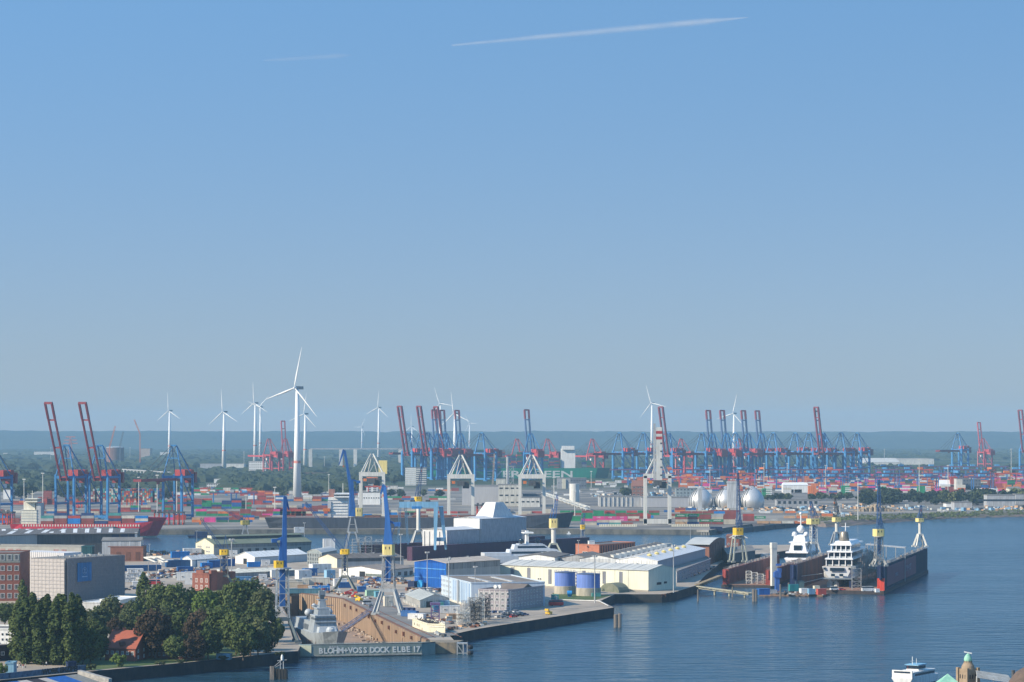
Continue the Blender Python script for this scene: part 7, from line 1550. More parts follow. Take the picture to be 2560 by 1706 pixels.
for i in range(10500):
    y = 5200 + 9300 * rr.random(); u = rr.uniform(-60, 2620)
    if i > 9000: y = rr.uniform(4350, 5300); u = rr.choice((rr.uniform(-60, 470), rr.uniform(560, 900)))
    x = (u - 1280) * y / F
    if noise.noise(Vector((x * .0011, y * .0008, 2))) < -.12: continue
    if 1000 < u < 1500 and y < 6500: continue
    if u > 1480 and y < 6400: continue
    w = rr.uniform(12, 46) * (y / 8000); h = rr.uniform(8, 17); z0 = 5
    p = [(x + w * math.cos(a) * rr.uniform(.8, 1.1), y + w * math.sin(a), z0) for a in (0, 1.26, 2.5, 3.8, 5.0)]; t = [(q[0] * .35 + x * .65 + rr.uniform(-3, 3), q[1] * .35 + y * .65, z0 + h * rr.uniform(.8, 1.1)) for q in p]; m = [(q[0] * .9 + x * .1, q[1] * .9 + y * .1, z0 + h * rr.uniform(.45, .7)) for q in p]
    b.add(p + m + t, [(j, (j + 1) % 5, 5 + (j + 1) % 5, 5 + j) for j in range(5)] + [(5 + j, 5 + (j + 1) % 5, 10 + (j + 1) % 5, 10 + j) for j in range(5)] + [(10, 11, 12, 13, 14)])
struct('woodland', b, LEAF['far'], 'stuff', label='distant woods and hedges on the plain')
# scrub on the embankment
b = MB(); rr = random.Random(8)
for i in range(800):
    u = rr.uniform(2040, 2600); vv = 1298 - (u - 2040) * .034 + rr.uniform(-5, 6); x, y = XY(u, dist(vv)); s = rr.uniform(.5, 1.9)
    for _ in range(4):
        p = Vector((x + rr.uniform(-2, 2), y + rr.uniform(-2, 2), 4.9 + rr.uniform(0, 1.2))); n = Vector((rr.uniform(-1, 1), rr.uniform(-1, .3), 1)).normalized(); q = n.orthogonal().normalized() * s; w = n.cross(q); b.add([p - q, p - w, p + q, p + w], [(0, 1, 2, 3)])
struct('embankment_scrub', b, LEAF['olive'], 'stuff')
# ---------------- buildings of the far side ----------------
def fb(name, label, u0, u1, vt, vb, m, rm=None, depth=25, rows_=0, n=0, wm=None, cat='building', roof=0, group=None, wh=1.8, ww=None):
    D = dist(vb); k = D / F; x0, x1 = XY(u0, D)[0], XY(u1, D)[0]; h = (vb - vt) * k
    t = thing(name, label, cat, ((x0 + x1) / 2, D, 5), 0, group); w = (x1 - x0) / 2; b = MB(); b.bx(-w, w, 0, depth, 0, h); part('wall', b, m, t)
    b = MB()
    if roof: b.add([(-w - .5, -.5, h), (w + .5, -.5, h), (w + .5, depth, h), (-w - .5, depth, h), (-w * .96, depth / 2, h + roof), (w * .96, depth / 2, h + roof)], [(0, 1, 5, 4), (2, 3, 4, 5), (1, 2, 5), (3, 0, 4)])
    else: b.bx(-w - .3, w + .3, -.3, depth + .3, h, h + .8)
    part('roof', b, rm or roofgrey, t)
    if rows_:
        ww = ww or 2 * w / n * .6
        me = window_mesh(round(ww, 1), wh, wm or white, None, 0)
        for j in range(rows_):
            for i in range(n): o = bpy.data.objects.new('window', me); C.objects.link(o); o.parent = t; o.location = (-w + 2 * w * (i + .5) / n, -.06, h * (j + .45) / rows_ if rows_ > 1 else h * .5)
    return t
lg2 = mat('far_grey_wall', (.40, .41, .42), .7); tan2 = mat('far_tan_wall', (.46, .36, .28), .7); pale = mat('far_pale_wall', (.66, .64, .58), .7); slate = mat('far_slate_wall', (.16, .18, .21), .7)
fb('striped_tower', 'office tower with white floor bands under the middle crane cluster', 1013, 1040, 1170, 1214, white, rows_=0); 
t = fb('striped_tower', 'blue grey floors of the banded office tower right of its white end', 1040, 1066, 1170, 1214, slate)
for j in range(8):
    D = dist(1214); k = D / F; b = MB(); w = 13 * k; b.bx(-w - 27 * k, w, -.5, 0, (3 + j * 5.2) * k, (5.2 + j * 5.2) * k); part('floor_band', b, offwhite, t)
fb('white_office', 'white office block with grid of windows left of the largest turbine', 622, 665, 1154, 1190, white, rows_=6, n=8, wm=white); fb('white_block', 'white stacked office cabins beside the left white portal crane', 916, 944, 1218, 1232, white, rows_=3, n=2, wh=2.2)
fb('white_block', 'wide white building under the left white portal crane', 895, 950, 1232, 1262, white, rows_=1, n=9); fb('white_long_office', 'long white office with windows by the orange containers', 517, 561, 1210, 1222, white, rows_=2, n=10, wh=2.6); fb('white_long_office', 'small white storey on the long white office', 535, 556, 1198, 1212, white)
fb('grey_warehouse', 'large plain grey warehouse behind the second white portal crane', 1155, 1246, 1216, 1263, mat('warehouse_grey', (.42, .42, .43), .7, var=.03), rows_=0, depth=60); fb('cream_mill', 'cream mill building with square windows right of the grey warehouse', 1246, 1302, 1213, 1266, mat('mill_cream', (.62, .60, .52), .7), rows_=3, n=4, wm=dgrey, depth=40)
fb('cream_mill', 'taller cream block of the mill with the steel chimney', 1240, 1264, 1198, 1216, mat('mill_cream', (0, 0, 0)), depth=20); b = MB(); D = 4300; x, y = XY(1269, D); b.tube((x, y, 5), (x, y, 5 + 150 * D / F * 1.0 - 40), 2.4, 2.2, 12); single('chimney', b, steel, 'steel chimney rising from the cream mill', 'chimney')
b = MB(); b.truss((XY(1276, 4200)[0], 4200, 5), (XY(1276, 4200)[0], 4200, 48), 10, 8, 4, .8); single('silo_frame', b, lg2, 'open grey frame around the mill chimney', 'frame')
fb('cream_mill', 'lower part of the mill under the third white portal crane', 1302, 1350, 1245, 1268, pale, rows_=1, n=4, wm=dgrey); fb('dark_hall', 'dark hall between the legs of the third white portal crane', 1307, 1352, 1236, 1264, slate, depth=30)
fb('grey_office', 'grey office with cream door and sign band below the green ship', 1393, 1426, 1196, 1222, lg2, rows_=1, n=4); fb('dark_office', 'dark glass building right of the grey office', 1426, 1466, 1196, 1222, slate, rows_=2, n=6, wm=slate)
b = MB(); x, y = XY(1410, dist(1222) - 1); b.bx(x - 3, x + 3, y - 1, y, 5, 22); single('cream_shaft', b, cream, 'cream shaft on the front of the grey office', 'shaft')
fb('brown_store', 'long brown brick store right of the largest turbine', 745, 900, 1184, 1199, brown, brown, depth=60, rows_=1, n=24, wm=tan2); fb('brown_store', 'low red brown store behind the largest turbine foot', 700, 742, 1192, 1202, brown, brown, depth=40)
t = fb('ribbed_store', 'long grey store with white ribs left of the striped crane', 1498, 1604, 1243, 1267, lg2, depth=50)
for i in range(8):
    D = dist(1267); k = D / F; x = (-53 + 2 + i * 11) * k; b = MB(); b.bx(x, x + 1, -1.2, 0, 0, 24 * k); part('rib', b, offwhite, t)
fb('ribbed_store', 'plain grey store between the striped crane legs', 1604, 1762, 1245, 1268, mat('warehouse_grey', (0, 0, 0)), depth=50); fb('brick_tower_block', 'small brick house with steep top right of the ribbed store', 1580, 1612, 1216, 1242, brick2, brick2, rows_=3, n=3, roof=9, wm=offwhite)
fb('glass_office', 'glazed office left of the metal eggs', 1690, 1752, 1222, 1246, mat('glass_wall', (.30, .36, .38), .3), rows_=3, n=7, wm=lg2); fb('low_office', 'low grey office with dark window band below the green container block', 1942, 2046, 1251, 1270, lg2, rows_=1, n=8, wm=lg2, wh=4)
fb('white_vault', 'white vaulted warehouse between container blocks', 1958, 2020, 1213, 1232, white, white, roof=4); fb('sand_store', 'big pale sand coloured roof behind the right yard cranes', 2160, 2250, 1156, 1163, pale, pale, depth=160, roof=12); fb('sand_store', 'long low sand coloured roof right of the pointed one', 2225, 2335, 1148, 1162, pale, mat('sand_roof', (.48, .44, .38), .7), depth=160)
fb('grey_depot', 'grey depot with cream end near the right edge', 2392, 2452, 1199, 1224, slate, rows_=3, n=8, wm=slate); fb('grey_depot', 'cream end of the grey depot', 2391, 2406, 1198, 1225, pale); fb('grey_hall_right', 'light grey hall with dark band by the right bank', 2468, 2538, 1239, 1268, lg2, rows_=1, n=1, wm=slate, ww=60, wh=2.5)
fb('grey_hall_right', 'grey hall cut by the right edge behind a tree', 2540, 2600, 1237, 1262, lg2); fb('bank_office', 'grey flat roofed building left of the light grey hall', 2386, 2430, 1257, 1275, lg2); fb('bank_office', 'small white cabin in the tree row on the right bank', 2366, 2382, 1260, 1268, white); fb('white_canopy', 'white canopy roof above the trees near the right edge', 2458, 2494, 1224, 1229, white, white, depth=60)
fb('cream_house', 'cream house at the right edge above the trees', 2522, 2552, 1222, 1234, cream, roof=3); fb('white_tent_right', 'white tent roof left of the grey depot', 2350, 2390, 1212, 1222, white, white, roof=8)
fb('sand_hall', 'long cream hall far behind the left container cranes', 85, 138, 1130, 1142, pale, depth=100); fb('sand_hall', 'flat pale hall left of the long cream hall', 8, 48, 1133, 1137, pale, depth=90); fb('sand_hall', 'pale far hall right of the gas holder', 400, 424, 1131, 1142, pale, depth=80)
fb('white_house_left', 'white house behind the left edge container crane', 8, 32, 1225, 1248, white, depth=20); fb('concrete_office', 'grey office blocks beneath the left turbine', 500, 560, 1160, 1176, lg2, depth=40); fb('cream_hall_far', 'cream flat hall at the foot of the left turbine', 560, 610, 1160, 1170, pale, depth=50); fb('orange_stack_house', 'brick works beyond the gas holder', 352, 375, 1122, 1150, tan2, depth=60)
rr = random.Random(31)
FBN = ['pale', 'grey', 'white']
for i in range(70):
    u = rr.uniform(0, 2560); v = rr.uniform(1106, 1150) if rr.random() < .7 else rr.uniform(1150, 1185)
    if 980 < u < 2200 and v > 1150: continue
    w = rr.uniform(6, 40); c = rr.randint(0, 2); o = fb('far_building', f"{FBN[c]} low building among the far woods on the plain", u, u + w, v - rr.uniform(1.4, 4.5), v, [pale, lg2, white][c], depth=rr.uniform(20, 90), group=f'{FBN[c]} buildings on the far plain')
for i in range(60):
    u = rr.uniform(420, 1000) if i % 2 else rr.uniform(1350, 1700); v = rr.uniform(1212, 1240); 
    c = rr.randint(0, 2); fb('low_shed', f"{FBN[c]} low shed among the yards behind the container rows", u, u + rr.uniform(5, 22), v - rr.uniform(3, 8), v, [pale, lg2, white][c], depth=rr.uniform(8, 20), group=f'{FBN[c]} sheds behind the container rows')
# gas holder, pylon, viaduct, far crane jibs
D = dist(1165); k = D / F; x, y = XY(288, D); t = thing('gas_holder', 'large round brown gas holder behind the left container cranes', 'gas holder', (x, y, 5)); b = MB(); b.lathe([(22 * k, 0), (22 * k, 45 * k)], 32); part('shell', b, dirty('holder_brown', (.19, .10, .08), (.15, .085, .075), .05), t); b = MB(); b.lathe([(22.4 * k, 45 * k), (22.4 * k, 46.6 * k), (12 * k, 48 * k), (.5, 48.5 * k)], 32); part('lid', b, lg2, t)
D = 9000; k = D / F; x, y = XY(176, D); b = MB(); b.truss((x, y, 5), (x, y, 5 + 62 * k), (20, 2), (20, 2), 8, 1.0)
for dz, hw in ((62, 12), (54, 16), (46, 18)): b.beam((x - hw * k, y, 5 + dz * k), (x + hw * k, y, 5 + dz * k), 2.2, 3)
single('pylon', b, mat('pylon_red', (.55, .16, .10), .6), 'red and white power pylon between the two raised booms', 'pylon')
D = dist(1192); k = D / F; t = thing('viaduct', 'long road viaduct on white piers behind the lowered left crane', 'viaduct', (0, D, 5)); b = MB(); x0, x1 = XY(305, D)[0], XY(470, D)[0]; b.hexa([(x0, 0, 15), (x1, -200, 10), (x1, -190, 10), (x0, 10, 15), (x0, 0, 17.4), (x1, -200, 12.4), (x1, -190, 12.4), (x0, 10, 17.4)]); part('deck', b, lg2, t)
for i in range(16):
    q = (i + .5) / 16; b = MB(); b.bx(x0 + (x1 - x0) * q - 1.2, x0 + (x1 - x0) * q + 1.2, -200 * q, -200 * q + 6, 0, 15 - 5 * q); part('pier', b, offwhite, t)
D = 7600; k = D / F; t = thing('bridge', 'thin high far bridge line right of the largest turbine', 'bridge', (0, D, 5)); b = MB(); x0, x1 = XY(775, D)[0], XY(1010, D)[0]; b.bx(x0, x1, 0, 14, 50, 53.5); part('deck', b, lg2, t)
for u in (776, 852, 888, 1000): b = MB(); x = XY(u, D)[0]; b.bx(x - 5, x + 5, 0, 12, 0, 49.9); part('pier', b, pale, t)
for i, (u, vb, vt, du, m, lb) in enumerate([(274, 1118, 1066, 14, orange, 'orange crane jib behind the gas holder'), (300, 1115, 1080, 8, slate, 'dark crane jib right of the gas holder'), (350, 1085, 1050, -14, orange, 'faint orange crane jib above the hills left of centre'), (1230, 1215, 1135, 6, tan2, 'ochre lattice crane mast in front of the mill')]):
    D = 7600 if i < 3 else 4200; k = D / F; x, y = XY(u, D); z0 = CH - (vb - HZ) * k; b = MB(); b.truss((x, y, z0 if i != 3 else 5), (x + du * k, y, CH - (vt - HZ) * k), 2.4 * k / .9, 2.4, 8, .7); b.beam((x, y, 5), (x, y, z0), 2); single('distant_crane', b, m, lb, 'crane')
for i, (u, vt, vb) in enumerate([(107, 1185, 1283), (60, 1200, 1275), (172, 1195, 1280), (347, 1195, 1280), (393, 1190, 1285), (442, 1195, 1285), (610, 1131, 1176), (811, 1143, 1180), (822, 1188, 1230), (687, 1220, 1285), (615, 1240, 1290), (2211, 1124, 1165), (2298, 1150, 1238), (2370, 1165, 1238), (2528, 1124, 1210), (1968, 1160, 1215), (1775, 1170, 1225), (2145, 1200, 1300), (1910, 1160, 1225), (2064, 1165, 1225), (2100, 1262, 1300), (1478, 1180, 1225), (127, 1120, 1155), (325, 1120, 1150), (2138, 1128, 1160), (1593, 1110, 1145), (1385, 1195, 1290), (1437, 1230, 1290)]):
    D = dist(vb); k = D / F; x, y = XY(u, D); b = MB(); b.tube((0, 0, 0), (0, 0, (vb - vt) * k), .55, .35, 6); b.bx(-1.8, 1.8, -.8, .8, (vb - vt) * k, (vb - vt) * k + 1.2)
    single('light_mast', b, offwhite, 'slender white light mast standing among the far container yards', 'light mast', (x, y, 5), group='light masts of the far terminals')
# conveyor
b = MB(); D = 4150; p0 = (XY(1358, D)[0], D, CH - (1236 - HZ) * D / F); p1 = (XY(1470, D - 900)[0], D - 900, 7); b.truss(p0, p1, 5, 6, 24, .7); b.beam(p0, p1, 4.4, .6); b.tube((XY(1436, 3700)[0], 3700, 5), (XY(1436, 3700)[0], 3700, 30), 7, n=14); single('conveyor', b, offwhite, 'sloping white conveyor bridge right of the third white portal crane', 'conveyor')
# green container ship with its name on the side
D = 5650; x, y = XY(1295, D); GS = mat('ship_green', (.01, .20, .13), .5, var=.06)
t = ship('large_container_ship', 'very large dark green container ship lettered EVERGREEN in the far harbour', 'ship', (x, y, 0), 0, 395, 58, 0, 27, 2, [brown, GS, dgrey], rake=8, bow=.1, stern=.9, flare=.2)
me = text_mesh('EVERGREEN', 22, mat('ship_letter', (.62, .66, .64), .5), .1, bold=.4); o = bpy.data.objects.new('lettering', me); C.objects.link(o); o.parent = t; xs = [v.co.x for v in me.vertices]; wdt = max(xs) - min(xs); o.scale = (188 / wdt, 1, .88); o.location = (22, -29.3, 13.5)
bxp('deckhouse', 92, 122, 22, 27, 68, white); bxp('bridge', 94, 120, 27, 66, 74, white)
bays = []
for i in range(13):
    x0 = -186 + i * 23
    if x0 > 76: x0 += 46
    if x0 > 175: break
    hh = [36, 40, 38, 41, 39, 41, 40, 30, 34, 33, 26, 22, 18][i]
    b = MB(); r_ = random.Random(i)
    for j in range(int(hh / 2.6)):
        for q in range(2): b.bx(x0 + q * 10.2, x0 + q * 10.2 + 10, -27, 27, 27.1 + j * 2.6, 29.6 + j * 2.6, r_.choice([0, 0, 1, 1, 2, 3]))
    part('container_bay', b, [cmat('dark blue'), cmat('dark green'), cmat('brown red'), slate], t)['kind'] = 'stuff'
# ---------------- houses, clutter, vehicles, people ----------------
r_, P = bldg('red_roof_house', 'brick house with large orange red tiled roof below the trees', 'house', (338, 1623), (381, 1613), (262, 1620), 10.2, roof='gable', rise=6.6, wall=brick, rm=tile, ridge='AC')
windows(r_, P[3], P[0], [7.6], 6, 1.2, 1.5); windows(r_, P[0], P[1], [5.8, 8.4], 3, 1.3, 1.4)
for i, f in enumerate((.1, .35, .7, .85)):
    q = P[0].lerp(P[1], .5).lerp(P[3].lerp(P[2], .5), 1 - f); b = MB(); b.ob(q.x, q.y, 15.6, 1.2, 1.2, 2.2, .3); b.ob(q.x, q.y, 17.8, 1.4, 1.4, .2, .3); part('chimney', b, brick2, r_)
q = P[3].lerp(P[0], .42).lerp(P[0].lerp(P[1], .5), .18); b = MB(); b.ob(q.x, q.y, 11, 2.2, 3, 2.0, .3); part('dormer', b, brown, r_)
r_, P = bldg('red_roof_house', 'smaller orange red roof showing between the trees', 'house', (305, 1537), (326, 1528), (262, 1538), 10, roof='gable', rise=4.4, wall=brick, rm=tile, ridge='AC')
r_, P = bldg('brick_villa', 'two storey brick villa with white windows behind the copper tree', 'house', (492, 1618), (512, 1612), (380, 1612), 10.6, roof='gable', rise=1.8, wall=brick2, rm=roofdark, ridge='AC'); windows(r_, P[3], P[0], [6.1, 8.6], 9, 1.3, 1.5)
r_, P = bldg('white_house', 'white rendered building with small dark windows at the left edge', 'building', (42, 1575), (60, 1566), (-50, 1574), 17, z0=11, wall=white, rm=roofgrey); windows(r_, P[3], P[0], [12.4, 14.6], 9, .7, .9, fm=dgrey, bars=0); panel(r_, P[3], P[0], .78, .95, 12, 16.2, offwhite, 'panel', .2)
r_, P = bldg('dark_house', 'dark brown lower building under the white one at the left edge', 'building', (40, 1614), (58, 1606), (-50, 1620), 11, wall=mat('dark_brown_wall', (.05, .03, .035), .7), rm=roofgrey); windows(r_, P[3], P[0], [7.2], 4, 1.7, 1.6)
r_, P = bldg('flat_white_shed', 'low white flat roofed shed in front of the wrapped building', 'shed', (250, 1509), (345, 1497), (195, 1507), 8.5, wall=lgrey, rm=white); r_, P = bldg('flat_white_shed', 'second long low white roof right of the light mast', 'shed', (300, 1503), (346, 1494), (250, 1501), 9.2, wall=offwhite, rm=white)
r_, P = bldg('blue_hut', 'pale blue hut with white doors on the bank below the grove', 'hut', (574, 1639), (580, 1637), (541, 1638), 6.9, wall=mat('hut_blue', (.20, .38, .50), .6), rm=roofdark); r_, P = bldg('bank_kiosk', 'pale blue kiosk with white flat roof at the lower left', 'kiosk', (34, 1660), (42, 1656), (14, 1660), 9, wall=mat('hut_blue', (0, 0, 0)), rm=white)
r_, P = bldg('bank_cabin', 'dark blue cabin with light frame at the end of the graffiti wall', 'cabin', (170, 1659), (190, 1657), (165, 1658), 8, wall=navy, rm=paleblue)
# graffiti wall and the painted flood doors below it
t = wthing('graffiti_wall', 'low blue grey wall with dark graffiti lettering along the bank', 'wall', (-150, 1040, 5)); a_, c_ = V2(Q(-10, 1700)), V2(Q(216, 1676)); dd = (c_ - a_).normalized(); nn = V2((dd.y, -dd.x))
gw = dirty('graffiti_blue', (.10, .16, .24), (.05, .08, .13), .5); b = MB()
n = 14
for i in range(n):
    p, q = a_.lerp(c_, i / n), a_.lerp(c_, (i + .96) / n); b = MB(); b.hexa([(*p, 5), (*q, 5), (*(q - nn * .6), 5), (*(p - nn * .6), 5), (*(p + nn * 0), 7.2), (*q, 7.2), (*(q - nn * .6), 7.2), (*(p - nn * .6), 7.2)]); part('wall_panel', b, gw, t)
p = a_.lerp(c_, .70) + nn * .1; inst('graffiti', text_mesh('WORK ENZIPE!', 2.9, black, .05, 'graffiti', .12), t, (p.x, p.y, 6.1), math.atan2(dd.y, dd.x))
bl_ = mat('flood_blue', (.02, .12, .42), .5); wh_ = dirty('flood_white', (.52, .47, .42), (.38, .34, .3), .5); dk_ = mat('flood_dark', (.05, .035, .035), .7)
t = wthing('flood_barrier', 'sloping flood barrier painted in blue and white panels at the bottom left', 'barrier', (-160, 1020, 3)); a_, c_ = V2(Q(-20, 1722, 5)), V2(Q(240, 1692, 5)); dd = (c_ - a_).normalized(); nn = V2((dd.y, -dd.x))
for s0, s1, m in ((0, .14, wh_), (.14, .40, bl_), (.40, .49, wh_), (.49, .60, dk_), (.60, .68, wh_), (.68, .86, bl_), (.86, .99, dirty('barrier_concrete', (.2, .2, .18), (.28, .27, .24), .5))):
    p, q = a_.lerp(c_, s0), a_.lerp(c_, s1); b = MB(); b.hexa([(*(p + nn * 5), 1), (*(q + nn * 5), 1), (*(q - nn * 9), 4.2), (*(p - nn * 9), 4.2), (*(p + nn * 5), 2.6), (*(q + nn * 5), 2.6), (*(q - nn * 9), 5.6), (*(p - nn * 9), 5.6)]); part('painted_panel', b, m, t)
b = MB(); q = c_ + dd * .5; b.hexa([(*(q + nn * 6), -1), (*(q + dd * 2 + nn * 6), -1), (*(q + dd * 2 - nn * 10), -1), (*(q - nn * 10), -1), (*(q + nn * 6), 4.4), (*(q + dd * 2 + nn * 6), 4.4), (*(q + dd * 2 - nn * 10), 7), (*(q - nn * 10), 7)]); part('end_pier', b, dirty('pale_pier', (.42, .40, .36), (.28, .27, .25), .5), t)
b = MB(); b.hexa([(*(a_ + nn * 5.2), -2), (*(c_ + nn * 5.2), -2), (*(c_ - nn * 12), -2), (*(a_ - nn * 12), -2), (*(a_ + nn * 5.2), 1), (*(c_ + nn * 5.2), 1), (*(c_ - nn * 12), 4), (*(a_ - nn * 12), 4)]); part('footing', b, dk_, t)
# people strolling on the bank
def person_mesh(top, legs_, hair):
    b = MB()
    for s in (-1, 1): b.taper((s * .11, s * .06, 0), (s * .09, 0, .86), .15, .16, .2, .2, 1); b.beam((s * .11, s * .06 - .04, .04), (s * .11, s * .06 + .0, .04), .12, .08, 2); b.taper((s * .25, .03, .82), (s * .2, 0, 1.42), .09, .1, .14, .14, 0)
    b.lathe([(.17, .82), (.19, 1.0), (.17, 1.15), (.22, 1.38), (.12, 1.47), (.07, 1.5)], 8, mi=0); b.lathe([(.06, 1.48), (.09, 1.54), (.105, 1.62), (.1, 1.7)], 8, mi=3); b.lathe([(.11, 1.66), (.11, 1.72), (.07, 1.78), (.01, 1.8)], 8, mi=2)
    return b.mesh('person', [top, legs_, hair, mat('skin', (.55, .34, .25), .6)])
rr = random.Random(3); cl = [('white', white), ('dark blue', navy), ('red', red), ('grey', lgrey), ('black', black)]
for i in range(13):
    u = [10, 16, 24, 31, 38, 44, 52, 58, 64, 108, 116, 134, 162][i]; v = 1684 - u * .105 - rr.uniform(4, 9); c1, c2 = cl[i % 5], cl[(i * 2 + 1) % 5]; x, y = Q(u, v); me = person_mesh(c1[1], c2[1] if c2[0] != 'red' else dgrey, [black, brown, paleyellow][i % 3])
    o = bpy.data.objects.new('person', me); C.objects.link(o); o.location = (x, y, 5.02); o.rotation_euler = (0, 0, rr.random() * 6); tag(o, f"person in a {c1[0]} top walking behind the graffiti wall, {ordinal(i)} from the left", 'person', 'people on the bank')
# ---- site cabins and boxes
def cabin(u, v, w, h, d, c, yaw, label, z=5.0, win=1, cat='cabin', v2=None):
    x, y = Q(u, v, 5); t = thing('site_cabin', label, cat, (x, y, z), rad(yaw)); m = c if not isinstance(c, str) else cmat(c)
    b = MB(); b.bx(-w / 2 + .1, w / 2 - .1, -d / 2 + .06, d / 2 - .06, .1, h - .1); n = max(2, int(w / 1.1))
    for i in range(n + 1): x_ = -w / 2 + w * i / n; b.bx(x_ - .07, x_ + .07, -d / 2, -d / 2 + .05, .1, h)
    part('body', b, m, t); b = MB(); b.bx(-w / 2 - .08, w / 2 + .08, -d / 2 - .08, d / 2 + .08, h - .1, h + .06); part('roof', b, v2 or m, t)
    if win:
        for i in range(max(1, int(w / 5))): o = bpy.data.objects.new('window', window_mesh(1.2, 1.0, white, None, 1)); C.objects.link(o); o.parent = t; o.location = (-w / 2 + (i + .6) * w / max(1, int(w / 5)) * .9, -d / 2 - .05, h * .42)
        b = MB(); b.bx(w / 2 - 1.6, w / 2 - .8, -d / 2 - .07, -d / 2 - .01, .15, 2.1); part('door', b, offwhite, t)
    return t
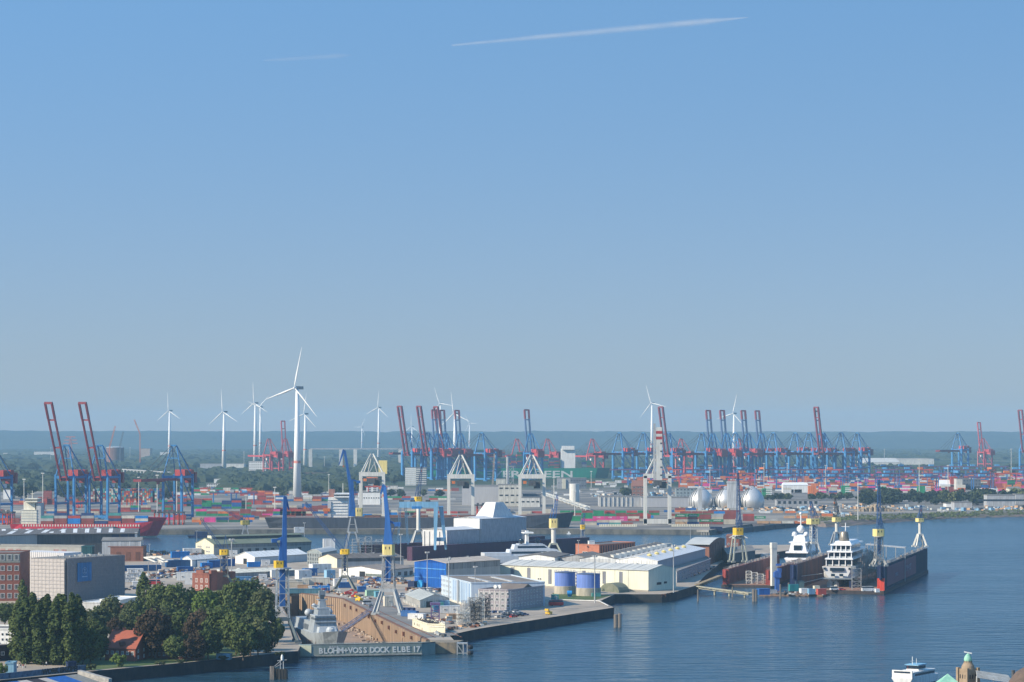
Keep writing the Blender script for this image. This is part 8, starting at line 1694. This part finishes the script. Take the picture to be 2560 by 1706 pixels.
CB = [(338, 1456, 10, 2.9, 5, 'white', 12, 'white box on top of the white stack right of the wrapped building', 10.8), (328, 1456, 10, 2.9, 5, 'white', 12, 'white box, middle of the stack right of the wrapped building', 7.9), (322, 1456, 8, 2.9, 5, 'white', 12, 'white box, bottom of the stack right of the wrapped building', 5), (343, 1468, 6, 3.4, 5, 'white', 12, 'single white box in front of the white stack', 5),
      (455, 1452, 7, 5.4, 5, white, 8, 'white cabin left of the brick tower building', 5), (476, 1462, 7, 8, 5, white, 8, 'tall white cabin touching the brick tower building', 5), (418, 1416, 9, 4.6, 5, 'white', 15, 'white box at the left end of the dark blue row', 5), (452, 1418, 22, 5, 5, mat('deep_blue', (.02, .10, .25), .6), 20, 'long dark blue box below the white tent roofs', 5),
      (480, 1413, 16, 6, 6, 'blue', 20, 'dark blue tall box beside the small blue ones', 5), (348, 1428, 30, 4, 5, mat('deep_blue', (0, 0, 0)), 18, 'low dark blue hall with white roof edge right of the wrapped building', 5), (462, 1430, 11, 3.6, 4, 'blue', 20, 'blue container before the long dark blue box', 5), (505, 1420, 6, 4.2, 4, 'white', 10, 'white container under the small blue hall', 5),
      (516, 1421, 8, 3.8, 4, 'bright blue', 25, 'bright blue container with curved top, left one', 5), (535, 1419, 9, 5, 5, 'blue', 25, 'darker blue container behind the bright blue one', 5), (565, 1416, 12, 5, 5, 'blue', 25, 'blue container left of the grey striped one', 5), (450, 1395, 14, 4.8, 5, 'bright blue', 20, 'bright blue box beside the basin edge', 5),
      (480, 1386, 14, 4.6, 6, 'white', 15, 'white cabins below the cream gable', 5), (502, 1405, 22, 4.5, 6, mat('violet_blue', (.10, .22, .55), .5), 25, 'violet blue low hall below the small tent roofs', 5), (583, 1392, 6, 4.8, 4, 'white', 10, 'white cube left of the white tent hall', 5), (634, 1418, 9, 3.6, 4, 'bright blue', 20, 'bright blue container in front of the white tent hall', 5),
      (664, 1415, 6, 4.2, 4, 'white', 10, 'white topped box right of the bright blue container', 5), (600, 1455, 14, 3.2, 5, mat('box_sky', (.12, .30, .5), .5), 15, 'pale blue long cabin behind the tree tops', 5), (758, 1450, 9, 6.4, 7, 'white', 28, 'white two storey cabin block right of the dark based crane', 5), (774, 1440, 9, 5, 5, mat('deep_blue2', (.03, .16, .42), .5), 28, 'blue box behind the white two storey cabin', 5),
      (800, 1432, 14, 6, 7, 'white', 28, 'white cabin block under the cream gable', 5), (824, 1446, 6, 5.4, 5, 'light blue', 28, 'light blue end of the white cabin block', 5), (724, 1468, 16, 3.2, 4, 'beige', 8, 'stack of pale tarpaulin covered pallets, left', 5), (742, 1463, 15, 3.6, 5, 'cream', 8, 'stack of pale tarpaulin covered pallets, middle', 5), (790, 1462, 17, 4.2, 6, 'cream', 8, 'wide pile of pale planks behind the blue cabins', 5),
      (758, 1474, 7, 2.8, 3, 'tan', 8, 'tan crate in front of the pale pallets', 5), (660, 1465, 9, 3, 5, 'grey', 5, 'grey pallet pile left of the dark based crane', 5), (690, 1444, 7, 5, 5, 'white', 20, 'white cabin just behind the blue crane mast', 5), (657, 1452, 5, 4, 4, 'white', 10, 'small white cabin left of the blue crane mast', 5), (760, 1484, 22, 2.8, 3, mat('long_teal', (.10, .24, .30), .6), 3, 'long grey blue container at the head of the dry dock', 5),
      (783, 1481, 6, 3, 3, 'white', 3, 'white windowed cabin at the head of the dry dock', 5.6), (797, 1481, 8, 3, 3, 'bright blue', 3, 'bright blue cabin right of the white windowed one', 5.6), (812, 1480, 6, 3, 3, 'bright blue', 3, 'second bright blue cabin at the head of the dry dock', 5.6), (850, 1466, 8, 4.6, 5, 'white', 15, 'white pile under the scaffold portal crane', 5), (862, 1470, 8, 3.4, 4, 'blue', 15, 'blue container beside the portal crane leg', 5),
      (892, 1456, 9, 3.2, 5, 'grey', 15, 'grey cabin right of the scaffold portal crane', 5), (904, 1480, 5, 3.2, 4, 'blue', 15, 'small blue container beyond the dock crane rails', 5), (933, 1490, 9, 3.4, 4, mat('mint', (.40, .62, .46), .6), 20, 'mint green cabin left of the dock crane', 5), (947, 1493, 5, 3.2, 4, mat('mint_blue', (.16, .42, .52), .6), 20, 'turquoise box right of the mint cabin', 5),
      (971, 1516, 5, 5.6, 5, 'cream', 15, 'cream cabin standing between the legs of the dock crane', 5), (1017, 1534, 9, 3, 3.4, 'dark blue', -28, 'blue roofed container right of the dock crane foot, rear one', 5), (1025, 1542, 9, 3, 3.4, 'blue', -28, 'blue container right of the dock crane foot, middle one', 5), (1043, 1549, 9, 3, 3.6, 'white', -28, 'white container right of the dock crane foot, front one', 5),
      (1103, 1530, 8, 3.2, 4, mat('cab_blue', (.05, .22, .46), .5), 10, 'blue open front container in front of the grey tent', 5), (1123, 1533, 11, 3.8, 5, 'white', 8, 'white container cabin in front of the striped office', 5), (1094, 1520, 6, 3, 4, 'teal', 10, 'turquoise box beside the grey tent doorway', 5), (1112, 1516, 5, 3, 3, 'light blue', 10, 'light blue box at the tent corner', 5), (1135, 1548, 7, 2.6, 4, 'tan', 20, 'tan crate pile near the scaffold stacks', 5),
      (1122, 1553, 3, 2.4, 3, 'cream', 20, 'small cream cube left of the scaffold stacks', 5), (748, 1346, 9, 5, 6, 'white', 10, 'white block at the far quay side of the olive roof', 10), (822, 1386, 9, 12, 7, 'white', 10, 'tall white stacked cubes behind the arched barn', 5), (800, 1388, 8, 4.5, 6, 'white', 10, 'lower white cube left of the tall stacked cubes', 5), (790, 1386, 5, 3.6, 4, mat('aqua', (.10, .45, .55), .5), 10, 'aqua box left of the white cubes', 5),
      (1860, 1398, 16, 3, 4, 'grey', 15, 'long grey container between dark shed and red dock', 5), (1920, 1396, 12, 3.4, 4, 'white', 15, 'white container left of the smaller yacht', 5), (1934, 1396, 4, 3, 4, 'bright blue', 15, 'blue end box beside the white container', 5), (1490, 1492, 5, 2, 3, 'teal', 10, 'teal box at the right corner of the office wing', 5), (1387, 1500, 4, 3, 3, 'teal', 10, 'small dark teal cabin by the tanks', 5)]
for a in CB:
    u, v, w, h, d, c, yaw, lb, z = a; cabin(u, v, w, h, d, c, yaw, lb, z, win=1 if (c == 'white' or lb.find('cabin') >= 0) and w < 16 and lb.find('pallet') < 0 else 0, cat='cabin' if 'cabin' in lb else ('container' if 'container' in lb else 'box'))
r_, P = bldg('white_shelter', 'white tent roofs in front of the cream gable', 'tent', (480, 1401), (544, 1396), (456, 1397.5), 10, roof='gable', rise=2.4, wall=white, rm=mat('tent_light', (.62, .62, .60), .6), ridge='AB')
# scrap and store heaps, uncountable
def heap(name, regs, cols, n, seed, smax=2.6, z=5, label=None):
    r = random.Random(seed); b = MB()
    for (u0, v0, u1, v1) in regs:
        for i in range(n):
            t_ = r.random(); u = u0 + (u1 - u0) * t_ + r.uniform(-3, 3); v = v0 + (v1 - v0) * t_ + r.uniform(-4, 4); x, y = Q(u, v, z); s = r.uniform(.5, smax)
            b.ob(x, y, z - .05, s * r.uniform(.6, 1.8), s, s * r.uniform(.3, .9), r.random() * 3, r.randrange(len(cols)))
    o = struct(name, b, cols, 'stuff', label=label or 'mixed stores, pallets and scrap lying on the shipyard ground'); return o
heap('yard_stores', [(345, 1446, 600, 1436), (345, 1440, 470, 1440), (640, 1462, 860, 1452), (700, 1455, 840, 1462), (620, 1448, 700, 1456), (395, 1430, 520, 1424), (600, 1470, 690, 1462), (870, 1450, 1030, 1458), (880, 1446, 1010, 1448), (1020, 1478, 1100, 1478), (900, 1462, 950, 1468), (440, 1384, 500, 1390), (350, 1386, 450, 1384), (560, 1400, 590, 1402), (860, 1400, 1000, 1402)], [dgrey, rusty, offwhite, brown, steel, cmat('tan'), cmat('blue'), lgrey], 150, 5)
heap('yard_stores', [(1060, 1545, 1130, 1560), (1100, 1400, 1300, 1398), (1010, 1420, 1035, 1440), (820, 1480, 930, 1500), (1050, 1566, 1110, 1592), (1120, 1574, 1220, 1560)], [dgrey, rusty, offwhite, brown, steel, cmat('tan')], 60, 6, 1.8)
heap('dock_stores', [(1905, 1483, 2056, 1484)], [rusty, brown, steel, lgrey, dgrey, darksteel], 70, 8, 1.5, 1.4)
heap('right_bank_stores', [(2040, 1268, 2330, 1272), (2350, 1276, 2560, 1272), (2050, 1285, 2130, 1290), (1900, 1278, 2060, 1274), (1480, 1240, 1700, 1236), (1700, 1276, 1960, 1274)], [cmat('tan'), offwhite, dgrey, lgrey, cmat('light blue')], 120, 7, 5)
b = MB(); r = random.Random(9)
for i in range(500):
    u = 2190 + r.gauss(0, 28); x, y = XY(u, dist(1278) + r.uniform(-20, 20)); h = max(.5, 9 - abs(u - 2190) * .16); b.ob(x, y, 5, r.uniform(1, 5), r.uniform(1, 3), r.uniform(.3, 1) * h, r.random() * 3)
struct('scrap_heap', b, dirty('scrap_ochre', (.40, .32, .22), (.25, .2, .15), .3), 'stuff', label='ochre scrap heap on the right bank')
# scaffold stacks at the pier
SCF = [(1158, 1564, 6, 9, offwhite, 'white scaffold frame at the pier edge, front left one'), (1174, 1559, 5, 11, lgrey, 'grey scaffold stack behind the white pier frame'), (1188, 1560, 5.5, 13, darksteel, 'dark tangled scaffold stack in the pier group'), (1200, 1555, 4, 14, offwhite, 'tall white scaffold frame at the pier'), (1213, 1550, 5, 13, dgrey, 'dark open shelf scaffold right of the pier group'), (1168, 1545, 5, 9, lgrey, 'rear scaffold stack left in the pier group'), (1186, 1542, 6, 10, offwhite, 'rear scaffold stack right in the pier group')]
for u, v, w, h, m, lb in SCF:
    x, y = Q(u, v); b = MB(); b.truss((0, 0, 0), (0, 0, h), w, w * .8, int(h / 2), .2)
    for z in range(1, int(h / 2)): b.bx(-w / 2, w / 2, -w * .35, w * .35, z * 2, z * 2 + .12)
    r = random.Random(int(u))
    for i in range(40): b.beam((r.uniform(-w, w) / 2, r.uniform(-w, w) / 2, r.uniform(0, h)), (r.uniform(-w, w) / 2, r.uniform(-w, w) / 2, r.uniform(0, h)), .14)
    single('scaffold_stack', b, m, lb, 'scaffold', (x, y, 5), .2)
b = MB(); x, y = Q(1088, 1556); b.truss((0, 0, 0), (0, 0, 9), 4, 3, 3, .35); b.bx(-2.5, 2.5, -1.5, 1.5, 8.6, 10); single('purple_frame', b, mat('frame_purple', (.18, .12, .26), .6), 'purple steel frame with yellow top near the cream block', 'frame', (x, y, 5), .1)
for i, (u, v, lb) in enumerate([(905, 1398, 'dense grey scaffolding by the basin, left part'), (932, 1396, 'dense grey scaffolding by the basin, middle part'), (962, 1400, 'dark scaffolding by the basin beside the purple dock')]):
    x, y = Q(u, v); b = MB(); r = random.Random(i)
    for j in range(3): b.truss((j * 5 - 5, r.uniform(-2, 2), 0), (j * 5 - 5, 0, 15 - 3 * i + j), 4.5, 4, 6, .28)
    for z in range(7): b.bx(-8, 8, -2, 2, z * 2 + .6, z * 2 + .8)
    single('scaffold_stack', b, [steel, lgrey, darksteel][i], lb, 'scaffold', (x, y, 5), .2)
# vehicles: body, glass band, wheels
VEH = {}
def car_mesh(L, Wd, H, cab0, cab1, hood):
    k = (L, H)
    b = MB(); b.hexa([(-L / 2, -Wd / 2, .3), (L / 2, -Wd / 2, .3), (L / 2, Wd / 2, .3), (-L / 2, Wd / 2, .3), (-L / 2, -Wd / 2, hood), (L / 2, -Wd / 2, hood * .92), (L / 2, Wd / 2, hood * .92), (-L / 2, Wd / 2, hood)])
    c0, c1 = L * cab0, L * cab1; b.hexa([(c0 + .1, -Wd * .42, H - .08), (c1 - .5, -Wd * .42, H - .08), (c1 - .5, Wd * .42, H - .08), (c0 + .1, Wd * .42, H - .08), (c0 + .15, -Wd * .4, H), (c1 - .55, -Wd * .4, H), (c1 - .55, Wd * .4, H), (c0 + .15, Wd * .4, H)])
    g = MB(); g.hexa([(c0, -Wd / 2 + .03, hood), (c1, -Wd / 2 + .03, hood), (c1, Wd / 2 - .03, hood), (c0, Wd / 2 - .03, hood), (c0 + .2, -Wd * .41, H - .07), (c1 - .6, -Wd * .41, H - .07), (c1 - .6, Wd * .41, H - .07), (c0 + .2, Wd * .41, H - .07)])
    w = MB()
    w.tube((0, -.1, .33), (0, .1, .33), .34, n=12); return b, g.mesh('glazing', glass), w.mesh('wheel', black)
def vehicle(u, v, yaw, kind, m, label, z=5.02, D=None):
    L, Wd, H, c0, c1, hood = {'car': (4.4, 1.8, 1.45, -.42, .18, .9), 'van': (5.6, 2.1, 2.5, -.48, .36, 1.35), 'truck': (8, 2.5, 3.2, -.48, .48, 2.2)}[kind]
    if kind not in VEH: VEH[kind] = car_mesh(L, Wd, H, c0, c1, hood)
    b, g, w = VEH[kind]; x, y = Q(u, v, z); t = thing('parked_' + kind, label, kind, (x, y, z), rad(yaw)); k = ('b', kind, m.name)
    if k not in VEH: VEH[k] = b.mesh('body', m)
    for nm, me in (('body', VEH[k]), ('glazing', g)): o = bpy.data.objects.new(nm, me); C.objects.link(o); o.parent = t
    for sx in (-.31, .31):
        for sy in (-1, 1): o = bpy.data.objects.new('wheel', w); C.objects.link(o); o.parent = t; o.location = (sx * L, sy * (Wd / 2 - .06), 0)
cp = {'white': mat('car_white', (.75, .75, .74), .25, spec=.5), 'silver': mat('car_silver', (.42, .44, .46), .25, metal=.5), 'black': mat('car_black', (.02, .02, .025), .2, spec=.5), 'blue': mat('car_blue', (.04, .10, .28), .25), 'red': mat('car_red', (.5, .04, .04), .3), 'yellow': yellow}
CARS = [(1228, 1533, 'white'), (1240, 1533, 'blue'), (1253, 1533, 'white'), (1268, 1532, 'white'), (1247, 1545, 'white'), (1262, 1546, 'silver'), (1264, 1540, 'silver'), (1276, 1541, 'black'), (1284, 1544, 'red'), (1290, 1538, 'silver'), (1300, 1541, 'black'), (1304, 1537, 'silver'), (1312, 1539, 'blue'), (1204, 1534, 'white'), (1278, 1535, 'silver'), (1292, 1532, 'white')]
for i, (u, v, c) in enumerate(CARS): vehicle(u, v, 15 + (i * 37) % 30, 'car', cp[c], f"{c} car in the {'front' if v > 1537 else 'rear'} part of the office car park, {ordinal(sum(1 for q in CARS if (q[1] > 1537) == (v > 1537) and q[0] < u))} from left")
for i, (u, v) in enumerate([(1700, 1452), (1712, 1448), (1724, 1443), (1735, 1440), (1747, 1436), (1757, 1431), (1768, 1428), (1778, 1424), (1786, 1420)]): vehicle(u, v, 70, 'car', cp[['silver', 'blue', 'silver', 'black'][i % 4]], f"{['silver', 'blue', 'silver', 'black'][i % 4]} car along the dark annex, {ordinal(i)} from the quay corner")
for a in [(1099, 1527, 95, 'van', 'white', 'white van in front of the open blue container by the grey tent'), (1018, 1503, 80, 'van', 'black', 'dark van beside the left side of the grey tent'), (1006, 1494, 20, 'car', 'white', 'white car behind the dock crane near the tent, upper'), (1008, 1488, 20, 'car', 'white', 'white car behind the dock crane near the tent, farther'), (919, 1512, 20, 'van', 'white', 'white van on the dry dock apron'), (931, 1519, 10, 'car', 'silver', 'silver car on the dry dock apron'),
          (340, 1474, 10, 'car', 'blue', 'dark blue car right of the wrapped building'), (318, 1476, 15, 'car', 'black', 'black car right of the wrapped building'), (352, 1472, 10, 'van', 'white', 'white van between the white boxes and the pointed tree'), (333, 1470, 10, 'car', 'silver', 'silver car behind the dark blue car'), (386, 1462, 10, 'truck', 'red', 'red truck below the white goal shaped frame'), (622, 1468, 10, 'van', 'white', 'white van behind the tree tops left of the light mast'),
          (2086, 1476, 15, 'van', 'white', 'white van on the pontoon deck left of the yacht stern'), (2170, 1479, 10, 'truck', 'white', 'white truck on the pontoon deck beside the orange end plate'), (2106, 1476, 5, 'car', 'red', 'red lift truck under the larger yacht stern'), (1390, 1515, 15, 'truck', 'red', 'red lifting platform on the open pier')]:
    vehicle(a[0], a[1], a[2], a[3], cp[a[4]], a[5], 2.3 if a[0] > 2000 else 5.02)
for i, (u, v, m, lb) in enumerate([(870, 1487, red, 'pink red lifting platform on the dock apron, rear one'), (886, 1494, red, 'pink red lifting platform on the dock apron, front one'), (898, 1503, yellow, 'yellow machine on the dock apron'), (843, 1480, offwhite, 'small white machine at the dock head'), (1372, 1537, yellow, 'yellow steel trestle on the open pier'), (803, 1484, red, 'red and white container lid at the dock head')]):
    x, y = Q(u, v); b = MB(); b.bx(-2, 2, -1.2, 1.2, .5, 1.6); b.beam((-1.5, 0, 1.6), (2.4, 0, 2.6), .5); b.bx(1.8, 3.2, -1, 1, 2.2, 3.2); [b.tube((sx, sy - .2, .45), (sx, sy + .2, .45), .45, n=8) for sx in (-1.4, 1.4) for sy in (-1.1, 1.1)]; single('work_platform', b, m, lb, 'machine', (x, y, 5.02), .3 + i)
# fence along the pier and railing by the tanks
b = MB(); p0, p1 = V2(Q(1230, 1558)), V2(Q(1520, 1517))
for i in range(60): q = p0.lerp(p1, i / 59); b.beam((q.x, q.y, 5), (q.x, q.y, 6.1), .1)
b.beam((*p0, 6.05), (*p1, 6.05), .08); single('quay_railing', b, steel, 'thin railing along the pier edge', 'railing')
b = MB(); pts = [Q(1400, 1502), Q(1497, 1505), Q(1521, 1517)]; [b.beam((*pts[i], 5.6), (*pts[i + 1], 5.6), .5, .35) for i in range(2)]; single('white_pipe', b, white, 'white pipe rail along the grass by the tanks', 'pipe')
b = MB(); b.truss((*Q(1660, 1487, 5), 4.8), (*Q(1652, 1502, 0), .2), 2.2, 1.2, 4, .25); b.beam((*Q(1672, 1484), 5), (*Q(1690, 1496, 0), .5), .3); single('quay_ladder', b, rusty, 'rusty braces at the quay corner by the cream hall', 'brace')
# ---------------- near bank on the right: tower, roofs ----------------
b = MB(); b.prism([(-200, -50), (420, -50), (420, 880), (60, 880), (-200, 700)], -6, 5); struct('near_quay', b, concrete)
sand = dirty('tuff_stone', (.33, .25, .17), (.25, .19, .13), .5); D = 800; k = D / F; x, y = XY(2420, D); zt_ = lambda v: CH - (v - HZ) * k
t = thing('clock_tower', 'tuff stone tower with green copper dome at the lower right', 'tower', (x, y, 5), rad(32)); Z = lambda v: zt_(v) - 5
b = MB(); w = 2.1; b.bx(-w, w, -w, w, 0, Z(1672)); part('shaft', b, sand, t); b = MB()
for sx in (-1, 1):
    for sy in (-1, 1): b.bx(sx * w - .45, sx * w + .45, sy * w - .45, sy * w + .45, 0, Z(1669))
part('corner_pier', b, sand, t); b = MB(); b.lathe([(2.05, Z(1672)), (1.9, Z(1665)), (1.35, Z(1658)), (1.15, Z(1652))], 20); part('drum', b, sand, t, smooth=False)
b = MB()
for i in range(12): a = i * math.pi / 6; b.ob(1.2 * math.cos(a), 1.2 * math.sin(a), Z(1659), .18, .18, .8, a)
part('lantern_column', b, dgrey, t); b = MB(); b.lathe([(1.2, Z(1653)), (1.22, Z(1648)), (1.05, Z(1643)), (.7, Z(1638)), (.3, Z(1635)), (.12, Z(1633))], 16); dm = part('dome', b, copper, t)
b = MB()
for i in range(12): a = i * math.pi / 6; b.beam((1.23 * math.cos(a), 1.23 * math.sin(a), Z(1652)), (.72 * math.cos(a), .72 * math.sin(a), Z(1638)), .07)
part('dome_rib', b, mat('dark_copper', (.12, .30, .24), .6), dm); b = MB(); b.beam((-1.0, .6, Z(1630)), (1.0, -.6, Z(1634)), .34, .34); b.beam((0, 0, Z(1634)), (0, 0, Z(1632)), .2); part('radar_bar', b, white, t)
for s in (-1, 0, 1):
    for ax_ in (0, 1):
        b = MB(); h0, h1 = Z(1696), Z(1686); (b.bx(s * 1.1 - .2, s * 1.1 + .2, -w - .05, -w + .1, h0, h1) if ax_ == 0 else b.bx(-w - .05, -w + .1, s * 1.1 - .2, s * 1.1 + .2, h0, h1)); part('slit_window', b, black, t)
x, y = XY(2372, 780); k = 780 / F; zz = lambda v: CH - (v - HZ) * k; b = MB(); h = zz(1686); b.add([(x - 5.5, y - 4, h - 4.6), (x + 5.5, y - 3, h - 4.6), (x + 6, y + 8, h - 4.6), (x - 5, y + 7, h - 4.6), (x, y + 2, h)], [(0, 1, 4), (1, 2, 4), (2, 3, 4), (3, 0, 4), (3, 2, 1, 0)]); 
t = wthing('copper_roof_building', 'stone building with green copper pyramid roof left of the tower', 'building', (x, y, 5)); part('roof', b, copper, t); b = MB(); b.bx(x - 5, x + 5.4, y - 3, y + 7, 5, h - 4.7); part('wall', b, sand, t)
x0, y0 = XY(2443, 790)[0], 790; k = 790 / F; t = wthing('glass_canopy', 'glass canopy with steel bars right of the stone tower', 'canopy', (x0, y0, 5)); zc = CH - (1692 - HZ) * k
b = MB(); b.hexa([(x0, y0, zc - .4), (x0 + 11, y0 + 1, zc - 2.2), (x0 + 11, y0 + 9, zc - .6), (x0 + 1, y0 + 8, zc + .9), (x0, y0, zc - .3), (x0 + 11, y0 + 1, zc - 2.1), (x0 + 11, y0 + 9, zc - .5), (x0 + 1, y0 + 8, zc + 1)]); part('glass_pane', b, mat('canopy_glass', (.20, .27, .36), .15, spec=.6), t)
for i in range(9): q = i / 8; b = MB(); b.beam((x0 + q, y0 + q * 8, zc - .2 + q * 1.3), (x0 + 11, y0 + 1 + q * 8, zc - 1.95 + q * 1.5), .14); part('bar', b, offwhite, t)
for q in (0, 5, 10): b = MB(); b.beam((x0 + q, y0 + 1, 5), (x0 + q, y0 + 1, zc - q * .17), .3); part('post', b, offwhite, t)
x, y = XY(2572, 760); k = 760 / F; zz = CH - (1668 - HZ) * k; b = MB(); b.lathe([(6.5, zz - 7), (5.6, zz - 4), (3.6, zz - 1.4), (1.4, zz - .1), (.2, zz + .4)], 24, x, y); b.lathe([(6.2, 5), (6.2, zz - 7)], 24, x, y); single('brown_dome', b, dirty('brown_copper', (.14, .10, .08), (.10, .075, .06), .6), 'dark brown ribbed dome cut by the lower right corner', 'dome')
b = MB(); x, y = XY(2533, 770); k = 770 / F; b.tube((x, y, 5), (x, y, CH - (1678 - HZ) * k), .5, n=14); b.tube((x, y, CH - (1678 - HZ) * k), (x, y, CH - (1676 - HZ) * k), .6, n=14); single('flue', b, dgrey, 'dark round flue left of the brown dome', 'flue')
b = MB(); x, y = XY(2442, 785); b.beam((x, y, 5), (x, y, CH - (1680 - HZ) * 785 / F), .12); single('flagpole', b, offwhite, 'white pole beside the stone tower', 'pole')
# tiny boats and buoys
D = dist(1336, 0); x, y = XY(1422, D); b = MB(); b.bx(-2, 2, -.7, .7, 0, 1); b.bx(-.8, .8, -.5, .5, 1, 2.6); single('small_boat', b, white, 'tiny white boat in the basin beyond the orange brick block', 'boat', (x, y, 0))
b = MB(); D = dist(1349, 0); x, y = XY(560, D + 40); b.add(hull(70, 9, 0, 2.4, .4, rake=3).v, hull(70, 9, 0, 2.4, .4, rake=3).f); b.bx(-28, -16, -3, 3, 2.4, 6); single('barge', b, navy, 'dark low barge with cabin moored under the left far quay', 'barge', (x, y, 0))
for i, (u, v, L, lb) in enumerate([(1640, 1327, 60, 'dark inland barge moored under the striped crane'), (1900, 1318, 0, '')]):
    if not L: continue
    x, y = XY(u + 60, dist(v + 8, 0)); b = MB(); b.add(hull(L * 1.5, 11, 0, 3, .5, rake=4).v, hull(L * 1.5, 11, 0, 3, .5, rake=4).f); b.bx(30, 42, -4, 4, 3, 7); single('barge', b, navy, lb, 'barge', (x, y, 0))
b = MB()
p0, p1 = V2(Q(1856, 1319)), V2(Q(2012, 1303))
for i in range(6):
    q, s = p0.lerp(p1, i / 6), p0.lerp(p1, (i + .96) / 6); b = MB(); b.hexa([(q.x, q.y - 6, -1), (s.x, s.y - 6, -1), (s.x, s.y - .5, -1), (q.x, q.y - .5, -1), (q.x, q.y - 6, 4.9), (s.x, s.y - 6, 4.9), (s.x, s.y - .5, 4.9), (q.x, q.y - .5, 4.9)])
    single('pontoon_section', b, mat('pontoon_slate', (.05, .08, .10), .6), f'dark slate quay pontoon, {ordinal(i)} from the left under the tan containers', 'pontoon')

# labels of look-alikes get their place in the row
cnt = {}
for o in bpy.data.objects:
    if o.get('category') and o.get('group'): cnt.setdefault((o['label'], o['group']), []).append(o)
for (lb, g), os_ in cnt.items():
    if len(os_) > 1 and len(lb.split()) < 13: rank(os_, lb)
